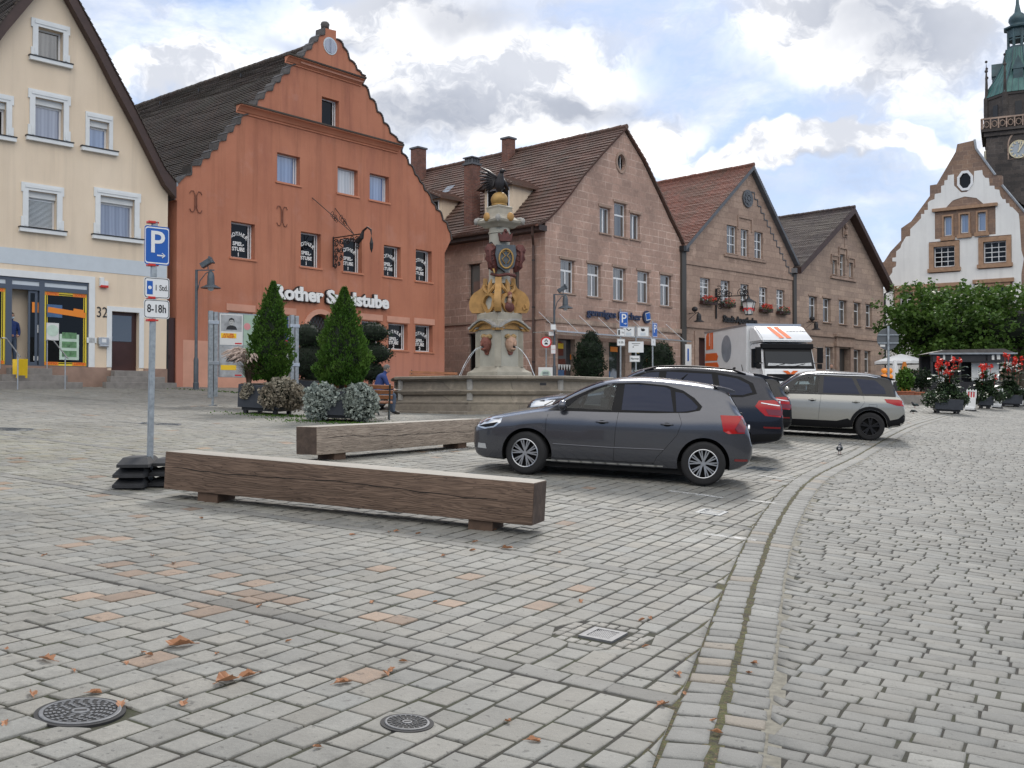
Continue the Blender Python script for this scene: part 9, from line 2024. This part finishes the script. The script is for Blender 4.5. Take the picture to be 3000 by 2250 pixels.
def drain(P_,w_,l_,rz,lab,mt='iron_grey'):
    e=ground_empty('drain_cover',P_.x,P_.y,rz,lab,'drain cover',group='rectangular drain covers',dz=.0015); b=MB(); t=.04
    b.box(-w_/2,w_/2,-l_/2,-l_/2+t,-.05,.006); b.box(-w_/2,w_/2,l_/2-t,l_/2,-.05,.006); b.box(-w_/2,-w_/2+t,-l_/2+t,l_/2-t,-.05,.006); b.box(w_/2-t,w_/2,-l_/2+t,l_/2-t,-.05,.006); b.build('frame',mt,e); MB().box(-w_/2+t,w_/2-t,-l_/2+t,l_/2-t,-.05,-.004).build('recess','cover_dark',e)
    b=MB(); n_=9
    for i in range(-n_,n_):
        for sg in (1,-1):
            x0=i*(w_-2*t)/n_; a=Vector((x0,-l_/2+t,0)); c_=Vector((x0+sg*(l_-2*t)*.7,l_/2-t,0)); pts=[a.lerp(c_,s_/20) for s_ in range(21)]; pts=[p for p in pts if abs(p.x)<w_/2-t]
            if len(pts)>1: b.tube([pts[0],pts[-1]],.0045,4,False)
    b.build('grating',mt,e)
drain(DRAIN,.23,.27,math.atan2(RD[1],RD[0])-PI/2,'square cast drain grating between small setts in the foreground','cast_cover'); drain(DRAIN2,.30,.36,math.atan2(RD[1],RD[0])-PI/2,'dark drain grating left of the gutter behind the long beam bench')
q=hit(2232,1374); drain(q,.4,.5,math.atan2(RD[1],RD[0])-PI/2,'dark drain grating beside the rear of the grey hatchback'); q=hit(20,1258); drain(q,.8,.6,R(10),'wide flat iron cover at the left edge of the square'); q=hit(470,1242); drain(q,.8,.5,R(10),'flat iron cover on the square just right of the sign post')
def m_linepaint(t,b,oc):
    n=t.noise(oc,7,5,.7); n2=t.noise(oc,60,3,.6); tr=t.n('ShaderNodeBsdfTransparent'); mx=t.n('ShaderNodeMixShader'); out=[q for q in t.nt.nodes if q.type=='OUTPUT_MATERIAL'][0]; t.l(t.ramp(t.math('ADD',n,t.math('MULTIPLY',n2,.3)),.52,.80,.35,.95),mx.inputs[0]); t.l(b.outputs[0],mx.inputs[1]); t.l(tr.outputs[0],mx.inputs[2]); t.l(mx.outputs[0],out.inputs[0])
mat('worn_paint',(.62,.62,.60),.7,build=m_linepaint)
def line_(a,b_,w_=.11):
    A_,B__=hit(*a),hit(*b_); n_=max(2,int((B__-A_).length/.15)); d=(B__-A_); d.z=0; d.normalize(); s_=Vector((-d.y,d.x,0))*w_/2; V=[];Fq=[]
    for i in range(n_+1):
        p=A_.lerp(B__,i/n_)
        for sg in (-1,1): q=p+s_*sg; V.append((q.x,q.y,h(q.x,q.y)+.0085))
    for i in range(n_): Fq.append((i*2,i*2+1,i*2+3,i*2+2))
    V=np.array(V); Fq=np.array(Fq); f=Fq[0]
    if np.cross(V[f[1]]-V[f[0]],V[f[2]]-V[f[0]])[2]<0: Fq=Fq[:,::-1]
    tag(npmesh('parking_line',V,Fq,'worn_paint'),kind='structure')
line_((2222,1394),(2352,1410)); line_((2190,1468),(2272,1476)); line_((2060,1566),(2215,1586)); line_((2310,1312),(2455,1325)); line_((2465,1296),(2560,1303)); line_((1960,1440),(2120,1460)); line_((1250,1330),(1400,1310))
# fallen leaves
mat('leaf_brown',rough=.75,build=m_leaf((.30,.14,.07),(.42,.22,.12),(.22,.10,.055),.1))
def leafmesh(seed):
    rs=random.Random(seed); n=14; b=MB(); V=[(0,0,.012)]
    for i in range(n):
        a=2*PI*i/n; r_=.5*(1+.32*math.cos(a*5)*.7+rs.uniform(-.12,.12))*(1 if abs(math.sin(a))<.9 else .75); V.append((r_*math.cos(a),r_*math.sin(a)*.62,.02+.26*abs(math.sin(a))**1.3*rs.uniform(.5,1.2)+.06*rs.random()))
    b.add(V,[(0,1+i,1+(i+1)%n) for i in range(n)]); b.tube([(.45,0,.05),(.85,.08,.02)],.016,4); o=b.build('fallen_leaf','leaf_brown',fixn=False); me=o.data; bpy.data.objects.remove(o); return me
LM=[leafmesh(s_) for s_ in range(6)]
BIG=[(523,1899,.15),(140,1938,.10),(665,2003,.14),(727,1987,.09),(354,2072,.075),(1985,1983,.07),(1003,2010,.09),(278,2040,.06),(1486,1610,.11),(1940,2073,.08),(538,2072,.075)]
BL=['largest curled brown leaf, left of centre on the foreground setts','curled brown leaf high at the left, above the large manhole cover','long brown leaf just below the centre left, left one of a close pair','small brown leaf touching the right end of the long leaf','red-brown leaf lying against the right rim of the large manhole cover','pale brown leaf beside the left gutter joint','brown leaf above the small manhole cover, upper left of it','tiny brown leaf above the top rim of the large manhole cover','upright curled leaf standing in the joint below the long beam bench','brown leaf in the gutter joint at the lower right','pale leaf between the two manhole covers']
for (x_,y_,s_),lb in zip(BIG,BL):
    q=hit(x_,y_); o=bpy.data.objects.new('fallen_leaf',random.choice(LM)); COL.objects.link(o); o.location=(q.x,q.y,h(q.x,q.y)+.006); o.scale=(s_,s_,s_); o.rotation_euler=(random.uniform(-.2,.2),random.uniform(-.2,.2),random.uniform(0,6.28)); tag(o,lb,'leaf','fallen leaves on the paving')
small=[(420,1919),(437,1922),(635,1920),(370,1950),(215,1970),(95,2045),(18,1908),(722,1830),(845,1884),(1180,1945),(1147,1970),(1130,1977),(1488,2118),(1565,2180),(930,2200),(1890,1900),(1880,1822),(1905,1815),(1392,1590),(1225,1567),(1160,1560),(1140,1562),(445,1632),(510,1655),(760,1780),(1275,1768),(1702,1766),(1640,1620),(1300,1632),(1032,1570),(15,2130),(2005,2040),(2090,2115),(2100,2150),(2210,1950),(2195,1975),(130,1630),(60,1345),(590,1520),(1090,1770),(1450,1555),(1385,1615)]
for (x_,y_) in small:
    q=hit(x_,y_); o=bpy.data.objects.new('fallen_leaf',random.choice(LM)); COL.objects.link(o); s_=random.uniform(.035,.065); o.location=(q.x,q.y,h(q.x,q.y)+.005); o.scale=(s_,s_,s_); o.rotation_euler=(random.uniform(-.3,.3),random.uniform(-.3,.3),random.uniform(0,6.28)); tag(o,'small curled brown leaf lying loose on the stone paving','leaf','small fallen leaves scattered on the paving')
# moss and weeds by the planters
b=MB()
for c_ in ((-4.3,24.6,1.3,.25),(-5.6,26.2,1.4,.2),(-8.5,35.2,3.,.12)):
    for _ in range(700):
        x_=c_[0]+random.gauss(0,c_[2]*.6); y_=c_[1]+random.gauss(0,c_[3]*1.5); s_=random.uniform(.01,.03); z_=h(x_,y_)
        a=random.uniform(0,6.28); b.add([(x_-s_*math.cos(a),y_-s_*math.sin(a),z_),(x_+s_*math.cos(a),y_+s_*math.sin(a),z_),(x_+random.uniform(-.02,.02),y_,z_+random.uniform(.015,.05))],[(0,1,2)])
tag(b.build('moss_growth','leaf_thuja',None,fixn=False),'low green moss and weeds growing around the planters and wall foot','moss',kind='stuff')
